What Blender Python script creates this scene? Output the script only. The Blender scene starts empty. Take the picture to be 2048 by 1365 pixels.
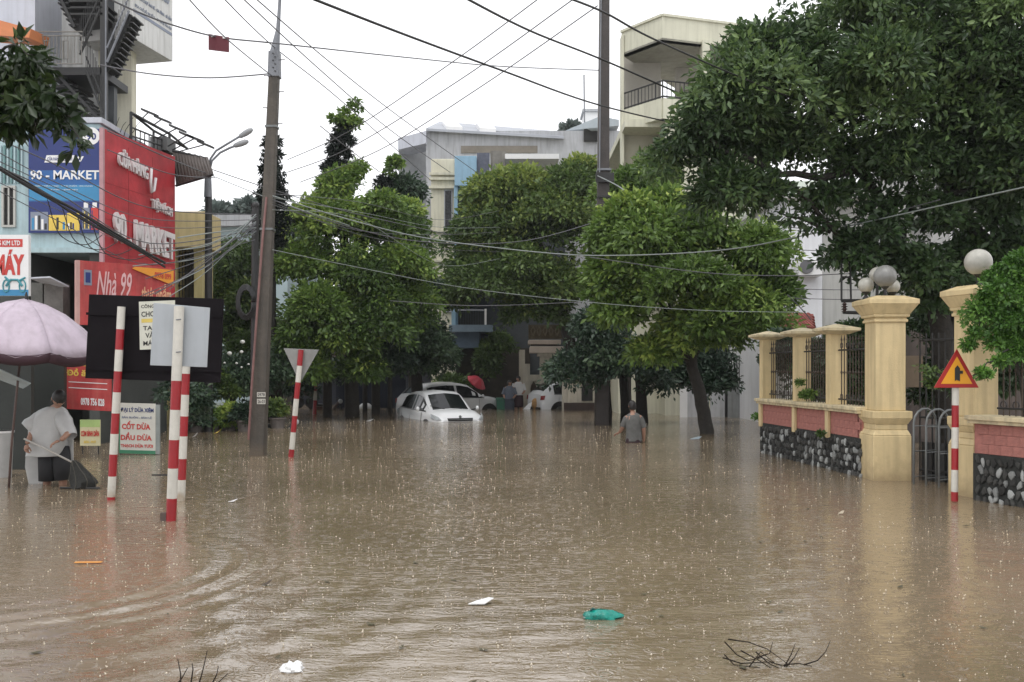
import bpy, math, random
import numpy as np
from mathutils import Vector, Matrix

# ------------------------------------------------------------------ camera, world, sun
F, HC, HY = 1900.0, 1.6, 737.0          # focal length in px (2048 wide), eye height over the water, horizon row
SC = bpy.context.scene
COL = SC.collection
R = math.radians
cam = bpy.data.cameras.new('camera')
cam.sensor_width = 36
cam.lens = F / 2048 * 36
cam.shift_y = (HY - 682.5) / 2048
cam.clip_start, cam.clip_end = 0.1, 2000
camo = bpy.data.objects.new('camera', cam)
COL.objects.link(camo)
camo.location = (0, 0, HC)
camo.rotation_euler = (R(90), 0, 0)
SC.camera = camo

SUN_EL, SUN_ROT = R(62), R(200)
world = bpy.data.worlds.new("World")
SC.world = world
world.use_nodes = True
wn, wl = world.node_tree.nodes, world.node_tree.links
wn.clear()
sky = wn.new('ShaderNodeTexSky'); sky.sky_type = 'NISHITA'; sky.sun_disc = False
sky.sun_elevation, sky.sun_rotation = SUN_EL, SUN_ROT
hs = wn.new('ShaderNodeHueSaturation'); hs.inputs['Saturation'].default_value = 0.25
tc = wn.new('ShaderNodeTexCoord')
nz = wn.new('ShaderNodeTexNoise'); nz.inputs['Scale'].default_value = 2.2; nz.inputs['Detail'].default_value = 4
cr = wn.new('ShaderNodeValToRGB')
cr.color_ramp.elements[0].position = 0.3; cr.color_ramp.elements[0].color = (13.3, 13.4, 13.8, 1)
cr.color_ramp.elements[1].position = 0.7; cr.color_ramp.elements[1].color = (14.6, 14.6, 14.9, 1)
mx = wn.new('ShaderNodeMix'); mx.data_type = 'RGBA'; mx.inputs[0].default_value = 0.9
bg = wn.new('ShaderNodeBackground'); bg.inputs['Strength'].default_value = 0.1
wo = wn.new('ShaderNodeOutputWorld')
wl.new(sky.outputs[0], hs.inputs['Color'])
wl.new(tc.outputs['Generated'], nz.inputs['Vector'])
wl.new(nz.outputs[0], cr.inputs[0])
wl.new(hs.outputs[0], mx.inputs[6]); wl.new(cr.outputs[0], mx.inputs[7])
wl.new(mx.outputs[2], bg.inputs['Color']); wl.new(bg.outputs[0], wo.inputs[0])

sl = bpy.data.lights.new('sun', 'SUN'); sl.energy = 0.9; sl.angle = R(30); sl.color = (1, .97, .92)
slo = bpy.data.objects.new('sun', sl); COL.objects.link(slo)
sd = Vector((math.sin(SUN_ROT) * math.cos(SUN_EL), math.cos(SUN_ROT) * math.cos(SUN_EL), math.sin(SUN_EL)))
slo.rotation_euler = sd.to_track_quat('Z', 'Y').to_euler()
slo.location = (0, 0, 30)
SC.view_settings.view_transform = 'Standard'
SC.view_settings.look = 'None'
SC.view_settings.exposure = 0.10
SC.view_settings.gamma = 1
SC.view_settings.use_curve_mapping = False
SC.render.engine = 'CYCLES'
SC.cycles.max_bounces = 6
SC.cycles.diffuse_bounces = 3
SC.cycles.glossy_bounces = 3
SC.cycles.transparent_max_bounces = 6
SC.cycles.use_denoising = True

# ------------------------------------------------------------------ helpers
random.seed(7)
def P(px, py, Y):
    return Vector(((px - 1024) / F * Y, Y, HC + (HY - py) / F * Y))
def W(px, py):
    Y = F * HC / (py - HY)
    return Vector(((px - 1024) / F * Y, Y, 0))
def m_(px, Y): return px / F * Y          # px length -> metres at distance Y

MATS = {}
def M(name, col, rough=.65, var=.18, scale=3.0, bump=0.0, bscale=30, metal=0, streak=0.0, dirt=None, spec=.5, trans=0, emit=0, rand=0):
    if name in MATS: return MATS[name]
    m = bpy.data.materials.new(name); m.use_nodes = True
    N, L = m.node_tree.nodes, m.node_tree.links
    b = N['Principled BSDF']
    b.inputs['Roughness'].default_value = rough
    b.inputs['Metallic'].default_value = metal
    b.inputs['Specular IOR Level'].default_value = spec
    if trans: b.inputs['Transmission Weight'].default_value = trans
    t = N.new('ShaderNodeTexCoord')
    n = N.new('ShaderNodeTexNoise'); n.inputs['Scale'].default_value = scale; n.inputs['Detail'].default_value = 6; n.inputs['Roughness'].default_value = .65
    L.new(t.outputs['Object'], n.inputs['Vector'])
    r = N.new('ShaderNodeValToRGB')
    c = Vector(col[:3])
    lo = c * (1 - var); hi = c * (1 + var * .6)
    r.color_ramp.elements[0].position = .3; r.color_ramp.elements[0].color = (*lo, 1)
    r.color_ramp.elements[1].position = .7; r.color_ramp.elements[1].color = (min(hi.x, 1), min(hi.y, 1), min(hi.z, 1), 1)
    L.new(n.outputs[0], r.inputs[0])
    out = r.outputs[0]
    if streak:
        mp = N.new('ShaderNodeMapping'); mp.inputs['Scale'].default_value = (6, 6, .5)
        L.new(t.outputs['Object'], mp.inputs['Vector'])
        n2 = N.new('ShaderNodeTexNoise'); n2.inputs['Scale'].default_value = 1.6; n2.inputs['Detail'].default_value = 5
        L.new(mp.outputs[0], n2.inputs['Vector'])
        r2 = N.new('ShaderNodeValToRGB'); r2.color_ramp.elements[0].position = .45; r2.color_ramp.elements[1].position = .72
        L.new(n2.outputs[0], r2.inputs[0])
        mu = N.new('ShaderNodeMath'); mu.operation = 'MULTIPLY'; mu.inputs[1].default_value = streak
        L.new(r2.outputs[0], mu.inputs[0])
        mi = N.new('ShaderNodeMix'); mi.data_type = 'RGBA'
        d = dirt or (c.x * .35, c.y * .34, c.z * .3)
        mi.inputs[7].default_value = (*d, 1)
        L.new(mu.outputs[0], mi.inputs[0]); L.new(out, mi.inputs[6])
        out = mi.outputs[2]
    if rand:
        oi = N.new('ShaderNodeObjectInfo')
        h = N.new('ShaderNodeHueSaturation')
        mr = N.new('ShaderNodeMapRange'); mr.inputs[3].default_value = 1 - rand; mr.inputs[4].default_value = 1 + rand
        L.new(oi.outputs['Random'], mr.inputs[0]); L.new(mr.outputs[0], h.inputs['Value']); L.new(out, h.inputs['Color'])
        out = h.outputs[0]
    L.new(out, b.inputs['Base Color'])
    if emit:
        b.inputs['Emission Color'].default_value = (*col[:3], 1); b.inputs['Emission Strength'].default_value = emit
    if bump:
        nb = N.new('ShaderNodeTexNoise'); nb.inputs['Scale'].default_value = bscale; nb.inputs['Detail'].default_value = 5
        L.new(t.outputs['Object'], nb.inputs['Vector'])
        bp = N.new('ShaderNodeBump'); bp.inputs['Strength'].default_value = bump; bp.inputs['Distance'].default_value = .02
        L.new(nb.outputs[0], bp.inputs['Height']); L.new(bp.outputs[0], b.inputs['Normal'])
    MATS[name] = m
    return m

def leafmat(name, dark, mid, light, rough=.42, transl=.22):
    m = bpy.data.materials.new(name); m.use_nodes = True
    N, L = m.node_tree.nodes, m.node_tree.links
    b = N['Principled BSDF']; b.inputs['Roughness'].default_value = rough; b.inputs['Specular IOR Level'].default_value = .45
    a = N.new('ShaderNodeAttribute'); a.attribute_name = 'tint'
    g = N.new('ShaderNodeNewGeometry')
    ad = N.new('ShaderNodeMath'); ad.operation = 'MULTIPLY_ADD'; ad.inputs[1].default_value = .35
    L.new(g.outputs['Random Per Island'], ad.inputs[0]); L.new(a.outputs['Fac'], ad.inputs[2])
    r = N.new('ShaderNodeValToRGB')
    r.color_ramp.elements[0].position = .05; r.color_ramp.elements[0].color = (*dark, 1)
    r.color_ramp.elements[1].position = 1.1 if False else 1.0; r.color_ramp.elements[1].color = (*light, 1)
    e = r.color_ramp.elements.new(.55); e.color = (*mid, 1)
    L.new(ad.outputs[0], r.inputs[0]); L.new(r.outputs[0], b.inputs['Base Color'])
    tr = N.new('ShaderNodeBsdfTranslucent'); L.new(r.outputs[0], tr.inputs['Color'])
    ms = N.new('ShaderNodeMixShader'); ms.inputs[0].default_value = transl
    L.new(b.outputs[0], ms.inputs[1]); L.new(tr.outputs[0], ms.inputs[2])
    L.new(ms.outputs[0], N['Material Output'].inputs['Surface'])
    return m

ORG = {}
def org(o): return ORG.get(o.name, Vector((0, 0, 0))) if o else Vector((0, 0, 0))
def tag(o, label=None, cat=None, group=None, kind=None):
    if label: o['label'] = label
    if cat: o['category'] = cat
    if group: o['group'] = group
    if kind: o['kind'] = kind
    return o
def thing(name, label, cat, loc=(0, 0, 0), group=None, kind=None):
    o = bpy.data.objects.new(name, None); COL.objects.link(o)
    o.empty_display_size = .2; o.location = loc; ORG[o.name] = Vector(loc)
    return tag(o, label, cat, group, kind)
def kids(o): return [c for c in bpy.data.objects if c.parent == o]
def copy_tree(o, ch, parent=None):
    c = o.copy(); COL.objects.link(c); c.parent = parent
    for k in ch.get(o.name, []): copy_tree(k, ch, c)
    return c
def childmap():
    d = {}
    for o in bpy.data.objects:
        if o.parent: d.setdefault(o.parent.name, []).append(o)
    return d

def link_mesh(name, me, mat, parent=None, smooth=False, base=None, bevel=0, kind=None):
    """me is in world coordinates; re-origined on its parent (or at its own base)."""
    o = bpy.data.objects.new(name, me)
    COL.objects.link(o)
    n = len(me.vertices)
    co = np.empty(n * 3, 'f'); me.vertices.foreach_get('co', co); co = co.reshape(-1, 3)
    if parent is not None:
        b = org(parent); o.parent = parent; ORG[o.name] = b.copy()
    else:
        b = Vector(base) if base is not None else Vector(((co[:, 0].min() + co[:, 0].max()) / 2, (co[:, 1].min() + co[:, 1].max()) / 2, co[:, 2].min()))
        o.location = b; ORG[o.name] = b.copy()
    co = co - np.array(b, 'f')
    me.vertices.foreach_set('co', co.ravel().astype('f')); me.update()
    if mat is not None:
        me.materials.append(mat)
    if smooth:
        me.polygons.foreach_set('use_smooth', [True] * len(me.polygons))
        if smooth != 'all': me.set_sharp_from_angle(angle=R(38))
    if bevel:
        md = o.modifiers.new('bevel', 'BEVEL'); md.width = bevel; md.segments = 2; md.limit_method = 'ANGLE'
    if kind: o['kind'] = kind
    return o

class MB:
    def __init__(s): s.v = []; s.f = []
    def add(s, vs, fs):
        k = len(s.v); s.v += [tuple(v) for v in vs]; s.f += [tuple(i + k for i in f) for f in fs]; return s
    def hexa(s, p):                       # 4 bottom (ccw), 4 top
        return s.add(p, [(3, 2, 1, 0), (4, 5, 6, 7), (0, 1, 5, 4), (1, 2, 6, 5), (2, 3, 7, 6), (3, 0, 4, 7)])
    def box(s, x0, x1, y0, y1, z0, z1):
        return s.hexa([(x0, y0, z0), (x1, y0, z0), (x1, y1, z0), (x0, y1, z0), (x0, y0, z1), (x1, y0, z1), (x1, y1, z1), (x0, y1, z1)])
    def obox(s, c, ux, uy, w, d, z0, z1): # oriented box: centre c (xy), axes ux, uy
        c = Vector(c); a = ux * (w / 2); b = uy * (d / 2)
        q = [c - a - b, c + a - b, c + a + b, c - a + b]
        return s.hexa([(v.x, v.y, z0) for v in q] + [(v.x, v.y, z1) for v in q])
    def frus(s, c, ux, uy, w0, w1, z0, z1, d0=None, d1=None):
        c = Vector(c); d0 = d0 or w0; d1 = d1 or w1; r = []
        for w, d, z in ((w0, d0, z0), (w1, d1, z1)):
            a = ux * (w / 2); b = uy * (d / 2)
            for v in (c - a - b, c + a - b, c + a + b, c - a + b): r.append((v.x, v.y, z))
        return s.hexa(r)
    def slab(s, q, th):                   # quad of 4 points and thickness vector
        th = Vector(th); q = [Vector(p) for p in q]
        return s.hexa([*q, *[p + th for p in q]])
    def poly(s, pts, th):
        n = len(pts); th = Vector(th); pts = [Vector(p) for p in pts]
        return s.add(pts + [p + th for p in pts], [tuple(range(n))[::-1], tuple(range(n, 2 * n))] + [(i, (i + 1) % n, (i + 1) % n + n, i + n) for i in range(n)])
    def tube(s, pts, rad, n=8, cap=True):
        pts = [Vector(p) for p in pts]
        if not hasattr(rad, '__len__'): rad = [rad] * len(pts)
        k = len(s.v); prev = None
        for i, p in enumerate(pts):
            d = (pts[min(i + 1, len(pts) - 1)] - pts[max(i - 1, 0)]).normalized()
            if prev is None:
                a = d.orthogonal().normalized()
            else:
                a = (prev - d * prev.dot(d)).normalized()
            prev = a; b = d.cross(a)
            for j in range(n):
                t = 2 * math.pi * j / n
                s.v.append(tuple(p + (a * math.cos(t) + b * math.sin(t)) * rad[i]))
        for i in range(len(pts) - 1):
            for j in range(n):
                s.f.append((k + i * n + j, k + i * n + (j + 1) % n, k + (i + 1) * n + (j + 1) % n, k + (i + 1) * n + j))
        if cap:
            s.f.append(tuple(k + j for j in range(n))[::-1]); e = k + (len(pts) - 1) * n
            s.f.append(tuple(e + j for j in range(n)))
        return s
    def lathe(s, c, prof, n=20, axis=Vector((0, 0, 1))):
        c = Vector(c); axis = Vector(axis).normalized(); a = axis.orthogonal().normalized(); b = axis.cross(a); k = len(s.v)
        for r, z in prof:
            for j in range(n):
                t = 2 * math.pi * j / n
                s.v.append(tuple(c + axis * z + (a * math.cos(t) + b * math.sin(t)) * r))
        for i in range(len(prof) - 1):
            for j in range(n):
                s.f.append((k + i * n + j, k + i * n + (j + 1) % n, k + (i + 1) * n + (j + 1) % n, k + (i + 1) * n + j))
        s.f.append(tuple(k + j for j in range(n))[::-1]); e = k + (len(prof) - 1) * n
        s.f.append(tuple(e + j for j in range(n)))
        return s
    def ball(s, c, r, n=16, sq=(1, 1, 1)):
        c = Vector(c); rings = n // 2; k = len(s.v)
        for i in range(rings + 1):
            ph = math.pi * i / rings
            for j in range(n):
                t = 2 * math.pi * j / n
                s.v.append((c.x + r * sq[0] * math.sin(ph) * math.cos(t), c.y + r * sq[1] * math.sin(ph) * math.sin(t), c.z + r * sq[2] * math.cos(ph)))
        for i in range(rings):
            for j in range(n):
                s.f.append((k + i * n + j, k + (i + 1) * n + j, k + (i + 1) * n + (j + 1) % n, k + i * n + (j + 1) % n))
        return s
    def mesh(s, name):
        me = bpy.data.meshes.new(name); me.from_pydata(s.v, [], s.f); me.validate(); me.update(); return me
    def build(s, name, mat, parent=None, **k):
        return link_mesh(name, s.mesh(name), mat, parent, **k)

def piece(me, name, parent, loc, rot=None, scale=(1, 1, 1)):
    """one of many like pieces that share mesh data; loc in world coordinates"""
    o = bpy.data.objects.new(name, me); COL.objects.link(o)
    o.parent = parent; o.location = Vector(loc) - org(parent)
    if rot is not None: o.rotation_euler = rot
    o.scale = scale
    return o

class Panel:                              # a flat sign: lower-left point, width vector, height vector
    def __init__(s, ll, U, V, facing=None):
        s.o = Vector(ll); s.U = Vector(U); s.V = Vector(V); s.n = s.U.cross(s.V).normalized()
        if s.n.y > 0 and facing is None: s.n = -s.n
    def at(s, u, v, h=0): return s.o + s.U * u + s.V * v + s.n * h
    def slab(s, u0, u1, v0, v1, h0, h1, mb=None):
        mb = mb or MB()
        return mb.hexa([s.at(u0, v0, h0), s.at(u1, v0, h0), s.at(u1, v0, h1), s.at(u0, v0, h1), s.at(u0, v1, h0), s.at(u1, v1, h0), s.at(u1, v1, h1), s.at(u0, v1, h1)])

def lettering(txt, pan, u0, u1, v0, v1, mat, parent, h=.006, depth=.004, bold=0.0, shear=0.0, rot=0):
    c = bpy.data.curves.new('lettering', 'FONT'); c.body = txt; c.extrude = .5; c.offset = bold; c.shear = shear; c.resolution_u = 2
    c.space_line = .9; c.align_x = 'CENTER'
    t = bpy.data.objects.new('tmp', c); COL.objects.link(t)
    dg = bpy.context.evaluated_depsgraph_get(); dg.update()
    me = bpy.data.meshes.new_from_object(t.evaluated_get(dg))
    bpy.data.objects.remove(t); bpy.data.curves.remove(c)
    n = len(me.vertices); co = np.empty(n * 3, 'f'); me.vertices.foreach_get('co', co); co = co.reshape(-1, 3)
    mn, mxx = co.min(0), co.max(0)
    a = (co[:, 0] - mn[0]) / (mxx[0] - mn[0]); b = (co[:, 1] - mn[1]) / (mxx[1] - mn[1]); d = (co[:, 2] - mn[2]) / max(mxx[2] - mn[2], 1e-6)
    u = u0 + (u1 - u0) * a; v = v0 + (v1 - v0) * b + rot * (a - .5)
    hh = h + depth * d
    w = np.outer(np.ones(n), np.array(pan.o)) + np.outer(u, np.array(pan.U)) + np.outer(v, np.array(pan.V)) + np.outer(hh, np.array(pan.n))
    me.vertices.foreach_set('co', w.ravel().astype('f')); me.update()
    me.name = 'lettering'; me.materials.clear()
    return link_mesh('lettering', me, mat, parent)

# ------------------------------------------------------------------ materials
white_wall = M('white_wall_paint', (.66, .66, .64), .75, .12, 1.2, .15, 25, streak=.35)
grey_wall = M('grey_render', (.42, .43, .45), .8, .16, 1.0, .15, 25, streak=.4)
cream_wall = M('cream_wall_paint', (.66, .63, .50), .75, .1, 1.0, .15, 25, streak=.3)
yellow = M('yellow_paint', (.68, .54, .30), .62, .12, 2.5, .3, 60, streak=.55, dirt=(.40, .31, .17))
def tide(m, col=(.20, .15, .10), z0=.03, z1=.30):
    N, L = m.node_tree.nodes, m.node_tree.links; b = N['Principled BSDF']; src = b.inputs['Base Color'].links[0].from_socket
    g = N.new('ShaderNodeNewGeometry'); sx = N.new('ShaderNodeSeparateXYZ'); L.new(g.outputs['Position'], sx.inputs[0])
    n = N.new('ShaderNodeTexNoise'); n.inputs['Scale'].default_value = 9; n.inputs['Detail'].default_value = 5; L.new(g.outputs['Position'], n.inputs['Vector'])
    a = N.new('ShaderNodeMath'); a.operation = 'MULTIPLY_ADD'; a.inputs[1].default_value = -.35; L.new(n.outputs[0], a.inputs[0]); L.new(sx.outputs[2], a.inputs[2])
    r = N.new('ShaderNodeMapRange'); r.inputs[1].default_value = z0 - .17; r.inputs[2].default_value = z1 - .17; r.inputs[3].default_value = .75; r.inputs[4].default_value = 0; L.new(a.outputs[0], r.inputs[0])
    mi = N.new('ShaderNodeMix'); mi.data_type = 'RGBA'; mi.inputs[7].default_value = (*col, 1); L.new(r.outputs[0], mi.inputs[0]); L.new(src, mi.inputs[6]); L.new(mi.outputs[2], b.inputs['Base Color'])
tide(yellow, (.30, .22, .12), .0, .30)
yellow_pale = M('yellow_cap_paint', (.66, .56, .36), .7, .16, 5, .3, 60, streak=.6, dirt=(.2, .17, .12))
pink = M('pink_stucco', (.43, .175, .145), .75, .3, 6, .5, 40, streak=.35, dirt=(.16, .07, .06), rand=.02)
mortar = M('dark_mortar', (.028, .030, .027), .8, .3, 8, .6, 30)
stone_m = M('rubble_stone', (.050, .050, .046), .55, .6, 12, .6, 30, rand=.7)
stone_w = M('pale_rubble_stone', (.33, .34, .33), .55, .6, 14, .5, 30, rand=.4)
iron = M('black_iron', (.018, .018, .018), .5, .3, 10)
iron_brown = M('rusty_iron', (.06, .04, .025), .6, .4, 20)
steel = M('grey_steel', (.19, .20, .22), .5, .2, 6, metal=.2)
steel_bright = M('tubular_steel', (.17, .18, .18), .35, .2, 6, metal=.5)
concrete = M('wet_concrete', (.085, .072, .058), .6, .3, 4, .5, 30, streak=.5, dirt=(.03, .03, .027))
concrete_dark = M('dark_wet_concrete', (.045, .036, .032), .5, .3, 4, .5, 30, streak=.4)
redp = M('red_pole_paint', (.33, .012, .018), .35, .15, 9, streak=.25)
whitep = M('white_pole_paint', (.62, .60, .54), .4, .12, 9, streak=.25)
black_board = M('black_board_back', (.010, .008, .010), .85, .3, 2, streak=.2, spec=.12)
alu = M('grey_aluminium_sign', (.40, .43, .46), .45, .08, 3, streak=.15)
bark = M('tree_bark', (.030, .026, .021), .8, .4, 9, .8, 25)
bark_grey = M('grey_bark', (.09, .08, .07), .8, .4, 9, .8, 25)
red_sign = M('red_sign_sheet', (.46, .035, .045), .55, .4, 1.6, .3, 6, streak=.25, dirt=(.32, .02, .03))
red_board = M('red_board', (.46, .05, .05), .55, .35, 3, .4, 8, streak=.25, dirt=(.55, .20, .16))
orange = M('orange_sheet', (.75, .30, .03), .55, .1, 3)
blue_sign = M('blue_sign_sheet', (.018, .11, .33), .4, .1, 2)
navy = M('navy_sign_print', (.014, .030, .16), .4, .1, 2)
sky_blue_sign = M('light_blue_print', (.04, .24, .46), .4, .15, 2)
white_print = M('white_print', (.78, .78, .78), .5, .05)
white_raised = M('white_raised_letter', (.72, .68, .68), .45, .1)
yellow_print = M('yellow_print', (.75, .55, .10), .5, .1)
red_print = M('red_print', (.55, .05, .04), .5, .1)
blue_print = M('dark_blue_print', (.03, .05, .16), .5, .1)
grey_print = M('grey_print', (.22, .25, .32), .5, .1)
black_print = M('black_print', (.02, .02, .02), .5, .1)
shop_blue = M('pale_blue_render', (.40, .53, .56), .7, .12, 2, .1, 25, streak=.3)
blue_paint = M('sky_blue_paint', (.27, .44, .58), .65, .12, 2, streak=.35)
lav = M('lavender_render', (.52, .54, .60), .75, .1, 1.5, streak=.2)
dark_in = M('dark_interior', (.018, .018, .017), .8, .3, 2)
dark_brown = M('dark_brown_sheet', (.06, .045, .038), .6, .3, 3)
glass_dark = M('dark_window_glass', (.008, .010, .012), .10, .3, 3, spec=.35)
green_glass = M('greenish_glass', (.16, .30, .30), .2, .2, 3)
wood = M('wet_wood', (.07, .05, .035), .5, .3, 8)
car_paint = M('white_car_paint', (.74, .75, .76), .18, .03, 2)
car_silver = M('silver_car_paint', (.52, .52, .52), .25, .05, 2)
car_black = M('black_plastic', (.015, .015, .015), .4, .2, 5)
tyre = M('tyre_rubber', (.02, .02, .02), .7, .2, 5)
lamp_glass = M('headlamp_glass', (.45, .48, .50), .12, .2, 12, spec=.9)
tail_red = M('tail_lamp_red', (.25, .03, .03), .2, .1)
globe_m = M('weathered_globe', (.46, .45, .40), .35, .25, 4, streak=.45, dirt=(.24, .24, .20))
globe_g = M('grey_globe', (.24, .24, .23), .3, .3, 5, streak=.4)
skin = M('skin', (.34, .19, .13), .5, .1, 6)
hair = M('black_hair', (.012, .010, .009), .5, .2, 30)
raincoat = M('white_raincoat', (.50, .50, .49), .35, .12, 5, .3, 8)
black_cloth = M('black_cloth', (.018, .018, .02), .8, .2, 8)
grey_shirt = M('grey_shirt', (.115, .115, .11), .8, .2, 12, .3, 20)
dark_shorts = M('dark_wine_shorts', (.03, .012, .016), .8, .2, 8)
net_m = M('dark_net_bag', (.018, .018, .015), .7, .4, 30, .8, 60)
umb_pink = M('pale_pink_umbrella_cloth', (.50, .42, .49), .5, .12, 3, .35, 9, streak=.25)
umb_dark = M('dark_wine_umbrella_cloth', (.05, .02, .03), .7, .2, 4)
umb_red = M('red_umbrella_cloth', (.42, .03, .05), .5, .15, 4)
tarp = M('pale_blue_tarpaulin', (.42, .50, .54), .4, .2, 5, .4, 8)
stall_shade = M('stall_shade_sheet', (.018, .022, .019), .6, .3, 3, .4, 8)  # near-black colour for the shade inside the stall
green_bin = M('green_plastic', (.01, .13, .07), .4, .2, 6)
teal_bag = M('teal_plastic', (.005, .24, .19), .22, .45, 26, .9, 16)
foam_white = M('white_foam', (.75, .75, .74), .5, .1, 12, .3, 20)
tile_red = M('red_roof_tile', (.22, .05, .04), .7, .3, 6, rand=.25)
steps = M('cable_black', (.012, .012, .013), .5, .1)
cable_grey = M('cable_pale_grey', (.24, .27, .26), .5, .1)
cable_mid = M('cable_mid_grey', (.10, .10, .11), .5, .1)
gate_white = M('white_sheet_gate', (.50, .51, .53), .5, .15, 2, streak=.4)
warn_yellow = M('warning_yellow', (.80, .36, .02), .4, .05)
warn_red = M('warning_red', (.38, .015, .015), .4, .1)
flower = M('white_flower', (.85, .85, .80), .6, .05)
terracotta = M('grey_pot', (.16, .14, .13), .7, .3, 6)

L_dark = leafmat('dark_evergreen_leaf', (.022, .044, .020), (.066, .118, .042), (.19, .28, .09), .38, .24)
L_mid = leafmat('green_leaf', (.044, .088, .022), (.16, .26, .055), (.44, .54, .12), .42, .34)
L_bright = leafmat('bright_vine_leaf', (.04, .11, .018), (.11, .24, .04), (.24, .42, .08), .42, .3)
L_olive = leafmat('olive_leaf', (.040, .072, .024), (.115, .185, .050), (.33, .40, .10), .45, .3)
L_deep = leafmat('bluish_deep_leaf', (.020, .042, .028), (.052, .092, .052), (.13, .20, .10), .42, .2)
L_cedar = leafmat('blackish_needle', (.006, .010, .008), (.012, .022, .016), (.03, .045, .03), .5, .1)

tide(whitep, (.30, .22, .14), .0, .14); tide(concrete, (.12, .09, .06), .0, .25); tide(cream_wall, (.25, .19, .12), .1, .7)
raincoat.node_tree.nodes['Principled BSDF'].inputs['Alpha'].default_value = .86
# ------------------------------------------------------------------ foliage
def foliage(blobs, n, size, seed, clump=10, cr=.28, aspect=.45, droop=.25, shell=.35, tint=(0, .55), fresh=None, up=.5, bumpy=.35, sub=1.65, cover=.40, inner=.13):
    """blobs: (x,y,z,rx,ry,rz[,weight]); returns a mesh of folded leaves in world coordinates"""
    rg = np.random.default_rng(seed)
    B = np.array([list(b) + [1.0] * (7 - len(b)) for b in blobs], float)
    vol = (B[:, 3] * B[:, 4] * B[:, 5]) ** .75 * B[:, 6]
    sr = cr * sub                                        # radius of one leafy bough
    Rm = np.prod(np.maximum(B[:, 3:6], sr), 1) ** (1 / 3); vol = (Rm ** 2) * B[:, 6]
    ns = max(len(B), int(cover * (vol * 4 / sr ** 2).sum()))
    sb = np.concatenate([np.arange(len(B)), rg.choice(len(B), ns - len(B), p=vol / vol.sum())]) if ns > len(B) else np.arange(len(B))
    us = rg.normal(size=(ns, 3)); us /= np.linalg.norm(us, axis=1)[:, None]
    R3 = np.maximum(B[sb, 3:6] - sr * .7, B[sb, 3:6] * .35)
    sc = B[sb, :3] + us * R3 * (rg.random(ns) ** shell * (1 + bumpy * (rg.random(ns) - .5)) * np.where(rg.random(ns) < .14, 1.0 + .40 * rg.random(ns), 1.0))[:, None]
    srr = np.minimum(sr * (.55 + .8 * rg.random(ns)), B[sb, 3:6].min(1) * .95)
    stint = rg.random(ns) ** 1.5
    nc = max(1, n // clump)
    si = rg.choice(ns, nc, p=srr ** 2 / (srr ** 2).sum())
    u = rg.normal(size=(nc, 3)); u[:, 2] += .25; u /= np.linalg.norm(u, axis=1)[:, None]
    flip = u[:, 2] < -.25; u[flip, 2] *= -1
    bs = np.stack([.75 + .9 * rg.random(ns), .75 + .9 * rg.random(ns), .42 + .4 * rg.random(ns)], 1)
    off = u * (srr[si] * rg.random(nc) ** .33)[:, None] * bs[si]
    off[:, 2] -= .38 * (off[:, 0] ** 2 + off[:, 1] ** 2) / srr[si]
    cc = sc[si] + off
    inn = rg.random(nc) < inner; bi = rg.choice(len(B), nc, p=vol / vol.sum())
    ui = rg.normal(size=(nc, 3)); ui /= np.linalg.norm(ui, axis=1)[:, None]
    cc = np.where(inn[:, None], B[bi, :3] + ui * B[bi, 3:6] * (.78 * rg.random(nc) ** .5)[:, None], cc)
    ctint = tint[0] + (tint[1] - tint[0]) * (.8 * stint[si] + .4 * rg.random(nc) ** 1.6)
    if fresh is not None: ctint = ctint + fresh(cc, us[si], rg) * (.4 + .9 * stint[si])  # brightens leaf tint on the upper boughs like overhead light
    N = nc * clump
    ci = np.repeat(np.arange(nc), clump)
    o = rg.normal(size=(N, 3)); o /= np.linalg.norm(o, axis=1)[:, None]
    csz = cr * .5 * (.6 + .8 * rg.random(nc))
    base = cc[ci] + o * (csz[ci] * rg.random(N) ** .5)[:, None] * np.array([1, 1, .7])
    d = o + u[ci] * .5 + rg.normal(size=(N, 3)) * .3; d[:, 2] -= droop * 2 * rg.random(N)
    d /= np.linalg.norm(d, axis=1)[:, None]
    w = rg.normal(size=(N, 3)) * .55; w[:, 2] += up
    w = w + u[ci] * .35
    side = np.cross(d, w); side /= np.linalg.norm(side, axis=1)[:, None] + 1e-9
    nn = np.cross(side, d)
    L = size * (.55 + .8 * rg.random(N))[:, None]
    wd = L * aspect * .5
    v0 = base; tip = base + d * L - nn * L * .12
    mid = base + d * L * .5
    a = mid + side * wd + nn * L * .06; b = mid - side * wd + nn * L * .06
    V = np.stack([v0, a, tip, b], 1).reshape(-1, 3)
    i = np.arange(N)[:, None] * 4
    Fc = np.concatenate([i + np.array([[0, 1, 2]]), i + np.array([[0, 2, 3]])], 1).reshape(-1)
    me = bpy.data.meshes.new('leaves')
    me.vertices.add(len(V)); me.vertices.foreach_set('co', V.ravel().astype('f'))
    nf = N * 2
    me.loops.add(nf * 3); me.loops.foreach_set('vertex_index', Fc.astype('i'))
    me.polygons.add(nf); me.polygons.foreach_set('loop_start', (np.arange(nf) * 3).astype('i'))
    me.update(calc_edges=True)
    at = me.attributes.new('tint', 'FLOAT', 'POINT')
    at.data.foreach_set('value', np.repeat(ctint[ci], 4).astype('f'))
    return me

def bl(px, py, Y, rx, ry, d=None, w=1.0):  # ellipsoid given by where it is seen; d = half depth in metres
    c = P(px, py, Y)
    return (c.x, c.y, c.z, m_(rx, Y), d if d is not None else m_((rx + ry) / 2, Y), m_(ry, Y), w)

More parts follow.
